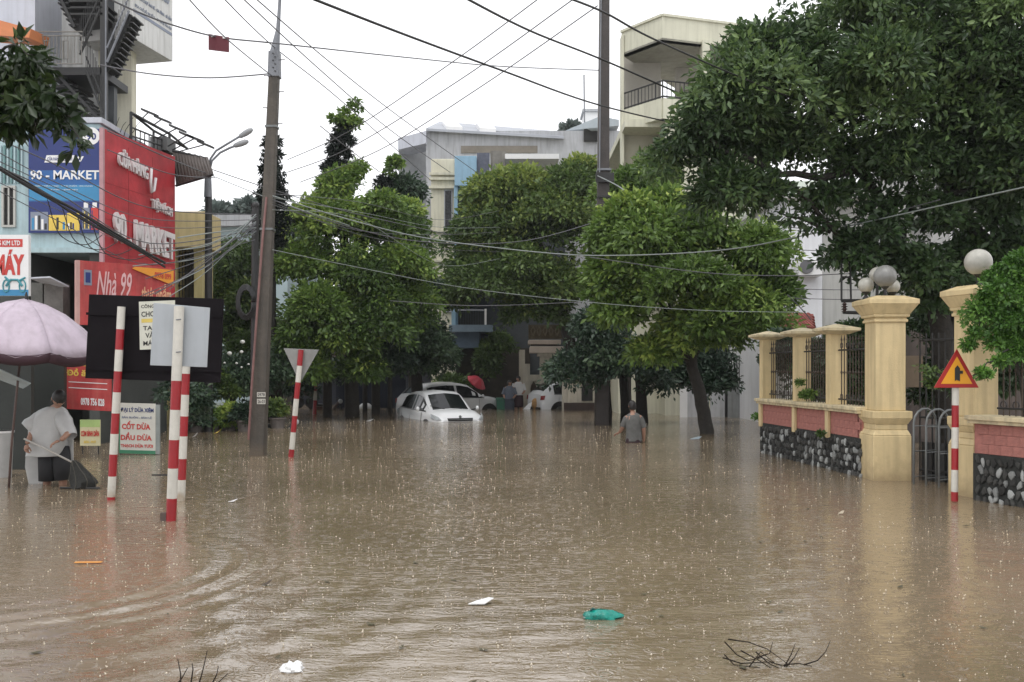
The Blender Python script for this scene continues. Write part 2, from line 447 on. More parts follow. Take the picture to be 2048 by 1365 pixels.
def limb(mb, pts, r0, r1, n=8, wob=.03, seed=0):
    rg = random.Random(seed); q = []
    pts = [Vector(p) for p in pts]
    for i in range(len(pts) - 1):
        for k in range(3):
            t = k / 3; p = pts[i].lerp(pts[i + 1], t)
            if i + k: p = p + Vector((rg.uniform(-wob, wob), rg.uniform(-wob, wob), rg.uniform(-wob, wob)))
            q.append(p)
    q.append(pts[-1])
    rr = [r0 + (r1 - r0) * (i / (len(q) - 1)) for i in range(len(q))]
    mb.tube(q, rr, n)

def tree(name, label, base, limbs, blobs, n, size, seed, mat, tmat=None, cat='tree', group=None, **k):
    t = thing(name, label, cat, base, group)
    if limbs:
        mb = MB(); limb(mb, *limbs[0][:3], seed=seed); mb.build('trunk', tmat or bark, t, smooth='all')
        for i, l in enumerate(limbs[1:]):
            mb = MB(); limb(mb, *l[:3], seed=seed + i + 1); mb.build('branch', tmat or bark, t, smooth='all')
    me = foliage(blobs, n, size, seed, **k)
    c = link_mesh('crown', me, mat, t, kind='stuff')
    return t

# ================================================================== SETTING: ground, water
g = MB(); g.box(-160, 160, -20, 200, -1.4, -.75)
tag(g.build('ground', M('muddy_ground', (.09, .07, .045), .9, .3, 1)), 'muddy ground under the flood water', kind='structure')

def water():
    ys = list(np.arange(2.5, 17, .035)); d = .04
    while ys[-1] < 190: d *= 1.06; ys.append(ys[-1] + d)
    xs = list(np.arange(0, 7.5, .05)); d = .06
    while xs[-1] < 150: d *= 1.12; xs.append(xs[-1] + d)
    xs = np.array([-x for x in xs[:0:-1]] + xs); ys = np.array([-20, -4] + ys)
    X, Y = np.meshgrid(xs, ys)
    Z = np.zeros_like(X)
    rg = np.random.default_rng(3)
    for i in range(26):                                   # small wind chop
        a = rg.normal(1.45, .42); lam = rg.uniform(.22, .9); kx, ky = math.cos(a) * 6.28 / lam, math.sin(a) * 6.28 / lam
        mod = .5 + .5 * np.sin(X * rg.uniform(.2, .7) + Y * rg.uniform(.2, .7) + rg.uniform(0, 6))
        Z += .00022 * lam ** .8 * 2.1 * np.sin(kx * X + ky * Y + rg.uniform(0, 6.28) + .8 * np.sin(X * .9 + i)) * mod
    dx, dy = X + 4.15, (Y - 7.55) * 1.05                  # ripple front spreading from the left
    dd = np.sqrt(dx * dx + dy * dy); ang = np.arctan2(dy, dx)
    low = 1 / (1 + np.exp((Y - 8.2) * 2.2))
    Z += low * .0125 * np.cos((dd - 1.98) * 6.28 / .30) * np.exp(-((dd - 1.98) / .34) ** 2)
    dd2 = dd + .12 * np.sin(ang * 3 + 1)
    Z += low * .0036 * np.cos(dd2 * 6.28 / .42) * np.exp(-((dd2 - 3.3) / 1.7) ** 2)
    dd3 = np.sqrt((X + 1.2) ** 2 + (Y - 13.5) ** 2)
    Z += .0013 * np.cos(dd3 * 6.28 / .36 + .6 * np.sin(X * 1.1)) * np.exp(-((dd3 - 7.6) / 1.5) ** 2) * (X < 3)
    Z *= np.clip((30 - Y) / 14, 0, 1)
    ny, nx = X.shape
    V = np.stack([X, Y, Z], -1).reshape(-1, 3)
    j, i = np.meshgrid(np.arange(ny - 1), np.arange(nx - 1), indexing='ij')
    a = (j * nx + i).ravel(); Q = np.stack([a, a + 1, a + nx + 1, a + nx], 1)
    me = bpy.data.meshes.new('flood_water')
    me.vertices.add(len(V)); me.vertices.foreach_set('co', V.ravel().astype('f'))
    me.loops.add(len(Q) * 4); me.loops.foreach_set('vertex_index', Q.ravel().astype('i'))
    me.polygons.add(len(Q)); me.polygons.foreach_set('loop_start', (np.arange(len(Q)) * 4).astype('i'))
    me.update(calc_edges=True)
    me.polygons.foreach_set('use_smooth', np.ones(len(Q), bool))
    m = bpy.data.materials.new('muddy_flood_water'); m.use_nodes = True
    N, L = m.node_tree.nodes, m.node_tree.links
    b = N['Principled BSDF']; b.inputs['Roughness'].default_value = .06; b.inputs['IOR'].default_value = 2.3
    g = N.new('ShaderNodeNewGeometry')
    def noise(sc, det, vec, rough=.5):
        n = N.new('ShaderNodeTexNoise'); n.inputs['Scale'].default_value = sc; n.inputs['Detail'].default_value = det; n.inputs['Roughness'].default_value = rough
        L.new(vec, n.inputs['Vector']); return n.outputs[0]
    def math_(op, a, b=None, c=None):
        n = N.new('ShaderNodeMath'); n.operation = op
        for s, v in zip(n.inputs, (a, b, c)):
            if v is None: continue
            if isinstance(v, (int, float)): s.default_value = v
            else: L.new(v, s)
        return n.outputs[0]
    pos = g.outputs['Position']
    n1 = noise(.35, 4, pos)
    r = N.new('ShaderNodeValToRGB')
    r.color_ramp.elements[0].position = .3; r.color_ramp.elements[0].color = (.170, .128, .080, 1)
    r.color_ramp.elements[1].position = .7; r.color_ramp.elements[1].color = (.260, .200, .134, 1)
    L.new(n1, r.inputs[0]); L.new(r.outputs[0], b.inputs['Base Color'])
    mp = N.new('ShaderNodeMapping'); mp.inputs['Scale'].default_value = (.40, 1, 1); L.new(pos, mp.inputs['Vector'])
    h = math_('MULTIPLY', noise(7.5, 3, mp.outputs[0], .55), .66)
    h = math_('ADD', h, math_('MULTIPLY', noise(19, 3, mp.outputs[0], .6), .44))
    h = math_('ADD', h, math_('MULTIPLY', noise(48, 2, pos), .09))
    for sc, amp in ((3.2, .16), (5.3, .13), (8.0, .10)):    # rings of falling rain
        v = N.new('ShaderNodeTexVoronoi'); v.inputs['Scale'].default_value = sc; v.voronoi_dimensions = '2D'
        L.new(pos, v.inputs['Vector'])
        sp = N.new('ShaderNodeSeparateColor'); L.new(v.outputs['Color'], sp.inputs[0])
        rad = math_('MULTIPLY', sp.outputs[0], .32)
        d = math_('SUBTRACT', v.outputs['Distance'], rad)
        ring = math_('MULTIPLY', math_('COSINE', math_('MULTIPLY', d, 62)), math_('POWER', 2.718, math_('MULTIPLY', math_('MULTIPLY', d, d), -240)))
        ring = math_('MULTIPLY', ring, math_('SUBTRACT', 1, math_('MULTIPLY', rad, 2.2)))
        h = math_('ADD', h, math_('MULTIPLY', ring, amp))
    sx = N.new('ShaderNodeSeparateXYZ'); L.new(pos, sx.inputs[0])
    mr = N.new('ShaderNodeMapRange'); mr.interpolation_type = 'SMOOTHSTEP'; mr.inputs[1].default_value = 9; mr.inputs[2].default_value = 24; mr.inputs[3].default_value = 1.0; mr.inputs[4].default_value = 1.7
    L.new(sx.outputs[1], mr.inputs[0]); h = math_('MULTIPLY', h, mr.outputs[0])     # the street end is more churned by rain
    bp = N.new('ShaderNodeBump'); bp.inputs['Strength'].default_value = 1.0; bp.inputs['Distance'].default_value = .0082
    L.new(h, bp.inputs['Height']); L.new(bp.outputs[0], b.inputs['Normal'])
    me.materials.append(m)
    o = bpy.data.objects.new('flood_water', me); COL.objects.link(o)
    tag(o, 'brown flood water dimpled by rain filling the street', kind='structure')
water()

def splashes():
    rg = np.random.default_rng(11); V = []; Fc = []
    oc = np.array([(1, 0, 0), (0, 1, 0), (-1, 0, 0), (0, -1, 0), (0, 0, 1), (0, 0, -1)], float)
    of = np.array([(0, 1, 4), (1, 2, 4), (2, 3, 4), (3, 0, 4), (1, 0, 5), (2, 1, 5), (3, 2, 5), (0, 3, 5)])
    pts = []
    N = 11000
    Y = 4.6 * (30 / 4.6) ** (rg.random(N) ** .80)
    X = (rg.random(N) - .5) * 2 * (Y * .56 + .2)
    for x, y in zip(X, Y):
        if x > .38 * y + .1 and y > 10.3: continue
        s = .0031 * (.35 + 1.6 * rg.random() ** 3) * (1 + .05 * y)
        V.append(oc * np.array([s, s, s * rg.uniform(.6, 1.5)]) + np.array([x, y, s * .6 + .004]))
        if rg.random() < .3:
            for _ in range(2):
                q = s * .5; V.append(oc * q + np.array([x + rg.normal() * .014, y + rg.normal() * .014, rg.random() * .03 + .006]))
    n = len(V); V = np.concatenate(V); Fc = (np.arange(n)[:, None, None] * 6 + of[None]).reshape(-1, 3)
    me = bpy.data.meshes.new('rain_splashes'); me.from_pydata(V.tolist(), [], Fc.tolist()); me.update()
    me.polygons.foreach_set('use_smooth', [True] * len(me.polygons))
    o = link_mesh('rain_splashes', me, M('water_drop', (.66, .58, .46), .15, .2, 5), base=(0, 0, 0))
    tag(o, 'rain drops splashing up from the flood water', kind='stuff')
splashes()

# ================================================================== RIGHT: yellow boundary wall
def wall_run(A, B, tees, name, label, stones_to=None, seed=1):
    """A far end, B near end on the water; tees = pillar positions (0..1) of pillars"""
    A, B = Vector(A), Vector(B); d = (B - A); Lg = d.length; ux = d.normalized(); uy = Vector((-ux.y, ux.x, 0))
    if uy.x < 0: uy = -uy                      # uy points away from the street (to +x)
    t = thing(name, label, 'wall', (A.x, A.y, -.7))
    T = .22
    c = (A + B) / 2 + uy * T / 2
    MB().obox(c, ux, uy, Lg, T, -.7, .565).build('footing', mortar, t)
    MB().obox(c + uy * .01, ux, uy, Lg, T - .03, .565, .93).build('panel', pink, t)
    mb = MB(); mb.obox(c, ux, uy, Lg + .06, T + .14, .932, .975); mb.obox(c, ux, uy, Lg + .09, T + .20, .975, 1.03)
    mb.build('coping', yellow_pale, t, bevel=.008)
    rg = random.Random(seed)
    # rubble stones on the footing
    stones = []
    for k in range(12):
        m = 7; r0 = [rg.uniform(.62, 1.15) for _ in range(m)]; v = []; f = []
        for ring, (s, z) in enumerate(((1, 0), (.95, .38), (.80, .50))):
            for j in range(m):
                a = 6.28 * j / m; v.append((math.cos(a) * r0[j] * s, -z * .045, math.sin(a) * r0[j] * s))
        v.append((rg.uniform(-.2, .2), -.028, rg.uniform(-.2, .2)))
        for rr in range(2):
            for j in range(m): f.append((rr * m + j, (rr + 1) * m + j, (rr + 1) * m + (j + 1) % m, rr * m + (j + 1) % m))
        for j in range(m): f.append((2 * m + j, 3 * m, 2 * m + (j + 1) % m))
        for mt in (stone_m, stone_w):
            me = bpy.data.meshes.new('stone'); me.from_pydata(v, [], f); me.update(); me.materials.append(mt); stones.append(me)
    ang = math.atan2(ux.y, ux.x)
    # local -y of the stone must face the street (-uy)
    rz = math.atan2(uy.y, uy.x) - math.pi / 2
    z = .48; row = 0; cnt = 0
    while z > -.16:
        s = rg.uniform(.03, .09) if row else .05
        while s < Lg:
            w = rg.uniform(.026, .052)
            p = A + ux * (s + w) - uy * .004
            me = stones[2 * rg.randrange(12) + (1 if rg.random() < .30 else 0)]
            piece(me, 'stone', t, (p.x, p.y, z + rg.uniform(-.02, .02)), (rg.uniform(-.1, .1), rg.uniform(-.5, .5), rz), (w, rg.uniform(.7, 1.3), rg.uniform(.046, .082)))
            s += 2 * w + rg.uniform(.002, .018); cnt += 1
        z -= .115; row += 1
    # stucco tiles on the pink panel
    tl = MB(); tl.add([(0, 0, 0), (.17, 0, 0), (.17, -.005, .002), (0, -.005, .002), (0, -.002, .115), (.17, -.002, .115), (.17, 0, .115), (0, 0, .115)],
                      [(0, 1, 2, 3), (3, 2, 5, 4), (4, 5, 6, 7), (0, 3, 4, 7), (1, 6, 5, 2)])
    tm = tl.mesh('tile'); tm.materials.append(pink)
    for r in range(3):
        s = .05 + (.09 if r % 2 else 0)
        while s + .18 < Lg:
            p = A + ux * s + uy * .012
            # orient so local x runs along ux as seen from the street
            if ux.cross(uy).z > 0: q = p + ux * 0; rr = math.atan2(ux.y, ux.x)
            else: q = p + ux * .17; rr = math.atan2(-ux.y, -ux.x)
            piece(tm, 'tile', t, (q.x, q.y, .57 + r * .118), (0, 0, rr))
            s += .173
    # pillars
    for i, tt in enumerate(tees):
        p = A + ux * (tt * Lg + .09) + uy * .12
        mb = MB(); mb.obox(p, ux, uy, .17, .27, 1.03, 2.16); mb.obox(p - uy * .14, ux, uy, .11, .05, .50, .93)
        pl = mb.build('pillar', yellow, t, bevel=.006)
        mb = MB(); mb.frus(p, ux, uy, .24, .50, 2.14, 2.19, .34, .56); mb.frus(p, ux, uy, .52, .52, 2.19, 2.235, .58, .58); mb.frus(p, ux, uy, .50, .06, 2.235, 2.30, .56, .06)
        mb.build('pillar_cap', yellow_pale, pl, bevel=.005)
    return t, A, ux, uy, Lg

bar_me = {}
def bar_mesh(h, r=.009):
    k = (round(h, 3), r)
    if k not in bar_me:
        mb = MB(); mb.tube([(0, 0, 0), (0, 0, h)], r, 6); mb.lathe((0, 0, h), [(r * 1.9, 0), (r * 1.5, .02), (.001, .09)], 6)
        mb.lathe((0, 0, h * .5), [(r, -.03), (r * 2.2, 0), (r, .03)], 6)
        me = mb.mesh('bar'); me.materials.append(iron_brown); bar_me[k] = me
    return bar_me[k]
def rail_run(p0, p1, z0, h, gap, name, label, rails=(.08, .85), rmat=iron, spear=True, m=None, mid=True):
    p0, p1 = Vector(p0), Vector(p1); d = p1 - p0; L_ = d.length; u = d.normalized()
    t = thing(name, label, 'railing', (p0.x, p0.y, z0))
    for f in rails:
        q0, q1 = p0.copy(), p1.copy(); q0.z = q1.z = z0 + h * f
        MB().tube([q0, q1], .014, 6).build('rail', rmat, t)
    n = int(L_ / gap); me = m or bar_mesh(h)
    for i in range(1, n):
        p = p0 + u * (L_ * i / n)
        piece(me, 'bar', t, (p.x, p.y, z0), (0, 0, random.random()))
    if mid:
        for i in range(0, n - 1, 2):      # scrolls near the top and the foot
            p = p0 + u * (L_ * (i + 1) / n)
            for zz in (h * .92, h * .12):
                a = [Vector((p.x, p.y, z0 + zz)) + u * (.045 * math.cos(k * .8)) + Vector((0, 0, .045 * math.sin(k * .8))) for k in range(9)]
                MB().tube(a, .006, 5).build('scroll', rmat, t)
    return t

A1, B1 = (4.725, 18.1, 0), (5.13, 13.98, 0)
w1, a1, ux1, uy1, L1 = wall_run(A1, B1, (0, .39, .715), 'boundary_wall', 'yellow and pink wall with a rubble stone foot, left of the tall lamp column', seed=4)
tt = (0, .39, .715, 1.0)
names = ('leftmost iron railing panel between the two far yellow pillars', 'middle iron railing panel with leaves climbing its left side', 'iron railing panel beside the tall globe lamp column')
for i in range(3):
    q0 = a1 + ux1 * (tt[i] * L1 + .19) + uy1 * .12; q1 = a1 + ux1 * (tt[i + 1] * L1 - .01) + uy1 * .12
    rail_run(q0, q1, 1.035, 1.0, .095, 'iron_railing', names[i])
A2, B2 = (5.62, 11.58, 0), (6.75, 8.6, 0)
w2, a2, ux2, uy2, L2 = wall_run(A2, B2, (.93,), 'boundary_wall', 'pink stucco wall on black and white rubble at the right edge, behind the warning sign', seed=9)
rail_run(a2 + ux2 * .25 + uy2 * .12, a2 + ux2 * (L2 * .92) + uy2 * .12, 1.035, 1.08, .085, 'iron_railing', 'black railing with spear points under the vine at the right edge')

def lamp_column(x, y, w, label, rot=0, dz=0):
    ux = Vector((math.cos(rot), math.sin(rot), 0)); uy = Vector((-math.sin(rot), math.cos(rot), 0))
    t = thing('gate_column', label, 'column', (x, y, -.7)); c = Vector((x, y, 0))
    mb = MB(); mb.frus(c, ux, uy, w * 1.27, w * 1.27, -.7, .64)
    mb.frus(c, ux, uy, w * 1.27, w * 1.10, .641, .72); mb.build('plinth', yellow, t, bevel=.012)
    mb = MB(); mb.frus(c, ux, uy, w * 1.08, w * 1.08, .72, .80); mb.frus(c, ux, uy, w * 1.10, w * 1.30, .80, .88); mb.frus(c, ux, uy, w * 1.32, w * 1.32, .88, .99)
    mb.build('moulding', yellow, t, bevel=.01)
    MB().frus(c, ux, uy, w, w, .99, 2.28).build('shaft', yellow, t, bevel=.012)
    mb = MB(); mb.frus(c, ux, uy, w * 1.12, w * 1.12, 2.26, 2.30); mb.frus(c, ux, uy, w * 1.05, w * 1.05, 2.30, 2.33); mb.frus(c, ux, uy, w * 1.18, w * 1.22, 2.33, 2.37)
    mb.frus(c, ux, uy, w * 1.2, w * 1.62, 2.37, 2.51); mb.frus(c, ux, uy, w * 1.66, w * 1.66, 2.51, 2.585); mb.frus(c, ux, uy, w * 1.6, w * .9, 2.585, 2.64)
    mb.build('capital', yellow, t, bevel=.01)
    return t
lamp_column(5.41, 13.78, .43, 'tall yellow column with four globe lamps on top, left side of the gate')
lamp_column(5.86, 12.0, .36, 'yellow gate column half hidden by the warning sign and the vine', rot=.25)

def globe(c, r, label, mat, stand, group=None):
    c = Vector(c); t = thing('globe_lamp', label, 'lamp', (c.x, c.y, stand), group)
    mb = MB(); mb.ball(c, r, 24); mb.build('globe', mat, t, smooth='all')
    mb = MB(); mb.lathe((c.x, c.y, 0), [(.05, stand), (.045, stand + .03), (.025, stand + .05), (.02, c.z - r - .03), (.055, c.z - r + .005), (.06, c.z - r + .02)], 12)
    mb.build('stem', iron, t, smooth=True)
g0 = P(1775, 553, 13.6)
globe((5.35, 13.62, 2.92), .160, 'largest grey globe lamp at the front of the column top', globe_g, 2.6)
globe((5.16, 13.85, 2.81), .112, 'pale globe lamp left of the big grey globe', globe_m, 2.6)
globe((5.58, 13.92, 2.80), .104, 'pale globe lamp right of the big grey globe', globe_m, 2.6)
globe((5.40, 14.05, 2.98), .115, 'small pale globe lamp peeking out behind the big grey globe', globe_m, 2.6)
globe((5.84, 11.9, 2.93), .165, 'large stained cream globe lamp beside the vine', globe_m, 2.62)

# gate leaf and arched barrier between the columns
gt = thing('iron_gate', 'dark iron gate leaf standing open between the two yellow columns', 'gate', (5.75, 13.3, -.7))
p0, p1 = Vector((5.84, 13.6, 0)), Vector((6.35, 12.75, 0))
for z in (.15, .9, 2.0):
    MB().tube([p0 + Vector((0, 0, z)), p1 + Vector((0, 0, z))], .018, 6).build('rail', iron, gt)
gb = MB().box(-.009, .009, -.009, .009, 0, 2.7).mesh('bar'); gb.materials.append(iron)
for i in range(11):
    p = p0.lerp(p1, i / 10); piece(gb, 'bar', gt, (p.x, p.y, -.6))
MB().slab([p0 + Vector((.02, 0, -.6)), p1 + Vector((.02, 0, -.6)), p1 + Vector((.03, 0, -.6)), p0 + Vector((.03, 0, -.6))], (0, 0, 1.15)).build('kick_plate', iron, gt)
for i in range(5):
    x = 5.56 + i * .085; y = 13.15 - i * .2
    t = thing('arched_barrier', ('arched tube barrier touching the tall globe lamp column', 'second arched tube barrier from the tall column', 'middle arched tube barrier in the gateway', 'arched tube barrier next to the one behind the warning sign pole', 'arched tube barrier right behind the warning sign pole')[i], 'barrier', (x, y, -.7), 'arched tube barriers in the gateway')
    a = [Vector((x, y, -.6)), Vector((x, y, .5))] + [Vector((x + .20 - .20 * math.cos(k * .4488), y + .10 - .10 * math.cos(k * .4488), .84 + .20 * math.sin(k * .4488))) for k in range(8)] + [Vector((x + .40, y + .2, -.6))]
    MB().tube(a, .016, 8).build('tube', steel_bright, t, smooth='all')
    for z in (.1, .45, .8):
        MB().tube([Vector((x, y, z)), Vector((x + .40, y + .2, z))], .009, 6).build('crossbar', steel_bright, t)

# warning sign on striped pole
def striped_pole(name, label, base, top, r, rows, cat='sign post', first='w', Y=None):
    """rows: heights of the band edges from the top down (picture rows at the pole's distance); the last one is the water"""
    base, top = Vector(base), Vector(top); Y = base.y; t = thing(name, label, cat, base)
    f = lambda row: top.lerp(base, (HC + (HY - row) / F * Y - top.z) / (base.z - top.z))
    mats = (whitep, redp) if first == 'w' else (redp, whitep); n = len(rows) - 1
    for i in range(n):
        MB().tube([f(rows[i + 1]), f(rows[i])], r, 14).build('band', mats[i % 2], t, smooth=True)
    d = (base - top).normalized()
    MB().tube([base + d * .7, base], r * .99, 14).build('foot', mats[(n - 1) % 2], t, smooth=True)
    return t
Yf = 11.35
fb, ft = P(1909, 1003, Yf), P(1911, 772, Yf)
fb.z = 0
t = striped_pole('warning_sign', 'yellow triangular side road warning sign with red border on a striped pole', fb, ft, .040, [772, 811, 855, 897, 940, 984, 1003], 'road sign')
tri = [P(1868, 776, Yf - .06), P(1958, 776, Yf - .06), P(1914, 698, Yf - .06)]
def inset(tr, s, dy):
    c = sum((Vector(p) for p in tr), Vector()) / 3
    return [c + (Vector(p) - c) * s + Vector((0, dy, 0)) for p in tr]
MB().poly(tri, (0, .012, 0)).build('border', warn_red, t, bevel=.004)
MB().poly(inset(tri, .70, -.004), (0, .003, 0)).build('face', warn_yellow, t)
def S(px, py, dy=-.012): return P(px, py, Yf - .06 + dy)
MB().poly([S(1910, 763), S(1913, 760), S(1920, 763), S(1920, 748), S(1926, 748), S(1926, 742), S(1920, 742), S(1920, 737), S(1915, 731), S(1910, 737)], (0, .003, 0)).build('junction_symbol', black_print, t)
MB().box(ft.x - .012, ft.x + .012, Yf - .045, Yf - .03, ft.z - .02, ft.z + .30).build('bracket', steel, t)

# ================================================================== LEFT: striped poles and boards
Ya, Yb, Yc, Yd, Ye = 11.56, 9.97, 11.5, 17.1, 33.0
def gz(px, Y): v = P(px, 800, Y); v.z = 0; return v
striped_pole('board_post', 'thin red and white striped post at the left of the black board', gz(222, Ya), P(243, 614, Ya), .047, [614, 659, 700, 743, 785, 827, 868, 909, 953, 994, 1000])
striped_pole('board_post', 'red and white striped post behind the grey square sign', gz(362, Yc), P(376, 640, Yc), .047, [640, 748, 790, 833, 873, 918, 960, 1002])
ba = thing('board', 'large black back of a road board between two striped posts', 'sign board', P(310, 765, 11.66))
q = [P(170, 757, 11.64), P(440, 766, 11.64), P(447, 598, 11.64), P(178, 589, 11.64)]
MB().poly(q, (0, .03, 0)).build('sheet', black_board, ba, bevel=.004)
for py in (625, 735):
    MB().slab([P(172, py, 11.62), P(443, py + 5, 11.62), P(443, py + 10, 11.62), P(172, py + 5, 11.62)], (0, .018, 0)).build('rail', black_board, ba)
po = thing('poster', 'white paper notice with black capitals stuck to the black board', 'poster', P(315, 703, 11.55))
pn = Panel(P(280, 700, 11.56), P(352, 697, 11.56) - P(280, 700, 11.56), P(278, 604, 11.56) - P(280, 700, 11.56))
pn.slab(0, 1, 0, 1, 0, .004).build('paper', M('notice_paper', (.60, .60, .52), .7, .12, 6), po)
for s, a, b, c, d in (('CÔNG TY', .06, .62, .86, .95), ('CHO THUÊ', .06, .92, .68, .82), ('TAXI TẢI', .10, .90, .40, .52), ('VÀ', .16, .40, .24, .37), ('MÁY XÚC', .10, .88, .08, .20)):
    lettering(s, pn, a, b, c, d, black_print, po, .005, .001, .02)
pn.slab(.06, .9, .56, .64, .005, .006).build('stripe', M('notice_stripe', (.62, .48, .12), .7, .1), po)

t = striped_pole('sign_post', 'thick red and white striped sign post standing nearest in the water', gz(342, Yb), P(358.5, 613, Yb), .052, [613, 762, 820, 880, 937, 997, 1042])
sq = [P(300, 731, Yb + .055), P(414, 735, Yb + .055), P(420, 616, Yb + .055), P(307, 606, Yb + .055)]
MB().poly(sq, (0, .006, 0)).build('square_plate', alu, t, bevel=.003)
for py in (640, 705):
    MB().tube([P(352, py, Yb - .055), P(362, py - 1, Yb - .055)], .006, 6).build('clamp', steel, t)
MB().box(*[P(304, 950, Yb).x, P(337, 950, Yb).x, Yb - .01, Yb + .01], P(0, 952, Yb).z, P(0, 949, Yb).z).build('side_bar', iron, t)
MB().box(P(322, 0, Yb).x, P(334, 0, Yb).x, Yb - .03, Yb + .03, -.3, P(0, 1026, Yb).z).build('side_box', M('rusty_box', (.10, .07, .06), .6, .3), t)

t = striped_pole('give_way_sign', 'grey back of an inverted triangular sign on a striped post beside the concrete pole', gz(582, Yd), P(602, 700, Yd), .048, [700, 732, 765, 798, 832, 865, 899, 915], 'road sign', first='r')
MB().poly([P(567, 697, Yd + .06), P(638, 700, Yd + .06), P(604, 760, Yd + .06), P(596, 759, Yd + .06)], (0, .008, 0)).build('triangle_plate', M('grey_sign_back', (.26, .26, .25), .5, .15, 5, streak=.3), t, bevel=.004)
t = striped_pole('give_way_sign', 'small distant triangular sign on a thin striped post in the water', gz(629, Ye), P(633, 735, Ye), .065, [735, 765, 782, 801, 829], 'road sign')
MB().poly([P(618, 702, Ye + .05), P(660, 702, Ye + .05), P(635, 750, Ye + .05)], (0, .01, 0)).build('triangle_plate', M('grey_sign_back2', (.22, .23, .22), .5, .15, 5), t)

# ------------------------------------------------------------------ utility poles
Yp = 17.4
t = thing('utility_pole', 'big square concrete utility pole leaning slightly, nearest on the left', 'utility pole', gz(516, Yp))
ax = Vector((1, 0, 0)); ay = Vector((0, 1, 0))
b0, b1 = gz(516, Yp), P(549, 143, Yp)
def taper(mb, p0, p1, w0, w1):
    r = []
    for p, w in ((p0, w0), (p1, w1)):
        for sx, sy in ((-1, -1), (1, -1), (1, 1), (-1, 1)): r.append((p.x + sx * w / 2, p.y + sy * w / 2, p.z))
    return mb.hexa(r)
lo = b0 + (b0 - b1).normalized() * .8
taper(MB(), lo, b1, .27, .175).build('shaft', concrete, t, bevel=.02)
b2, b3 = P(550.5, 95, Yp), P(556, 62, Yp)
mb = MB(); taper(mb, b1 + Vector((0, 0, -.12)), P(549.5, 105, Yp), .21, .19); mb.build('steel_collar', steel, t, bevel=.01)
MB().tube([P(549.5, 106, Yp), P(552.5, 85, Yp), P(556, 60, Yp), P(558.5, 20, Yp), P(562, -40, Yp)], [.09, .065, .038, .03, .026], 14).build('steel_extension', steel, t, smooth=True)
for i in range(6):
    zz = 107 + i * 7
    MB().tube([P(546 + i % 2 * 4, zz, Yp - .125), P(546 + i % 2 * 4, zz, Yp - .09)], .012, 6).build('bolt', iron, t)
for py in (143, 255, 460):
    fx = b1.lerp(b0, (py - 143) / (912 - 143)); w = .175 + (.27 - .175) * (py - 143) / 769
    MB().box(fx.x - w / 2 - .012, fx.x + w / 2 + .012, Yp - w / 2 - .012, Yp + w / 2 + .012, fx.z - .018, fx.z + .018).build('strap', steel_bright, t)
for i in range(7):
    z = P(0, 120 + i * 32, Yp).z; fx = b1.lerp(b0, max(0, (120 + i * 32 - 143) / 769))
    s = -1 if i % 2 else 1
    MB().tube([(fx.x + s * .10, Yp, z), (fx.x + s * .19, Yp, z)], .008, 6).build('step_bolt', iron, t)
cpts = [P(533, 395, Yp - .1), P(525, 480, Yp - .16), P(513, 640, Yp - .18), P(503, 780, Yp - .2), P(497, 880, Yp - .2)]
MB().tube(cpts, .022, 8).build('conduit', M('pink_grey_conduit', (.20, .10, .09), .5, .3, 4), t)
pn = Panel(P(514, 810, Yp - .14), P(531, 810, Yp - .14) - P(514, 810, Yp - .14), Vector((0, 0, .24)))
for v0, v1, s in ((.58, .95, '0978'), (.05, .45, '26-03')):
    pn.slab(0, 1, v0, v1, 0, .002).build('number_plate', whitep, t); lettering(s, pn, .08, .92, v0 + .06, v1 - .06, black_print, t, .003, .001, .02)

t = thing('utility_pole', 'tall dark concrete pole rising out of the trees near the middle', 'utility pole', gz(1205, 27.0))
taper(MB(), gz(1203, 27) - Vector((0, 0, .7)), P(1209, -60, 27), .40, .27).build('shaft', concrete_dark, t, bevel=.02)
MB().tube([P(1199, 345, 26.75), P(1201, 100, 26.78), P(1203, -60, 26.8)], .018, 6).build('conduit', steel, t)
for py in (342, 352, 362, 396, 425, 440):
    MB().box(P(1194, 0, 27).x, P(1221, 0, 27).x, 26.77, 27.23, P(0, py + 2, 27).z, P(0, py - 2, 27).z).build('clamp', steel if py < 370 else iron, t)
MB().box(P(1190, 0, 27).x, P(1226, 0, 27).x, 26.7, 26.78, P(0, 368, 27).z, P(0, 350, 27).z).build('splice_box', iron, t)

t = thing('utility_pole', 'thin black pole with a coil of cable just left of the big concrete pole', 'utility pole', gz(503, 19.2))
MB().tube([gz(507, 19.2) - Vector((0, 0, .7)), P(511, 412, 19.2)], [.085, .07], 10).build('shaft', iron, t, smooth=True)
MB().ball(P(511, 412, 19.2), .085, 10).build('cap', iron, t, smooth='all')
for k in range(4):
    c = P(492, 605, 18.95 + .03 * k); a = [c + Vector((math.cos(j * .4833) * (.13 + .02 * k), 0, math.sin(j * .4833) * (.26 + .03 * k))) for j in range(14)]
    MB().tube(a, .022, 6).build('cable_coil', steps, t, smooth='all')

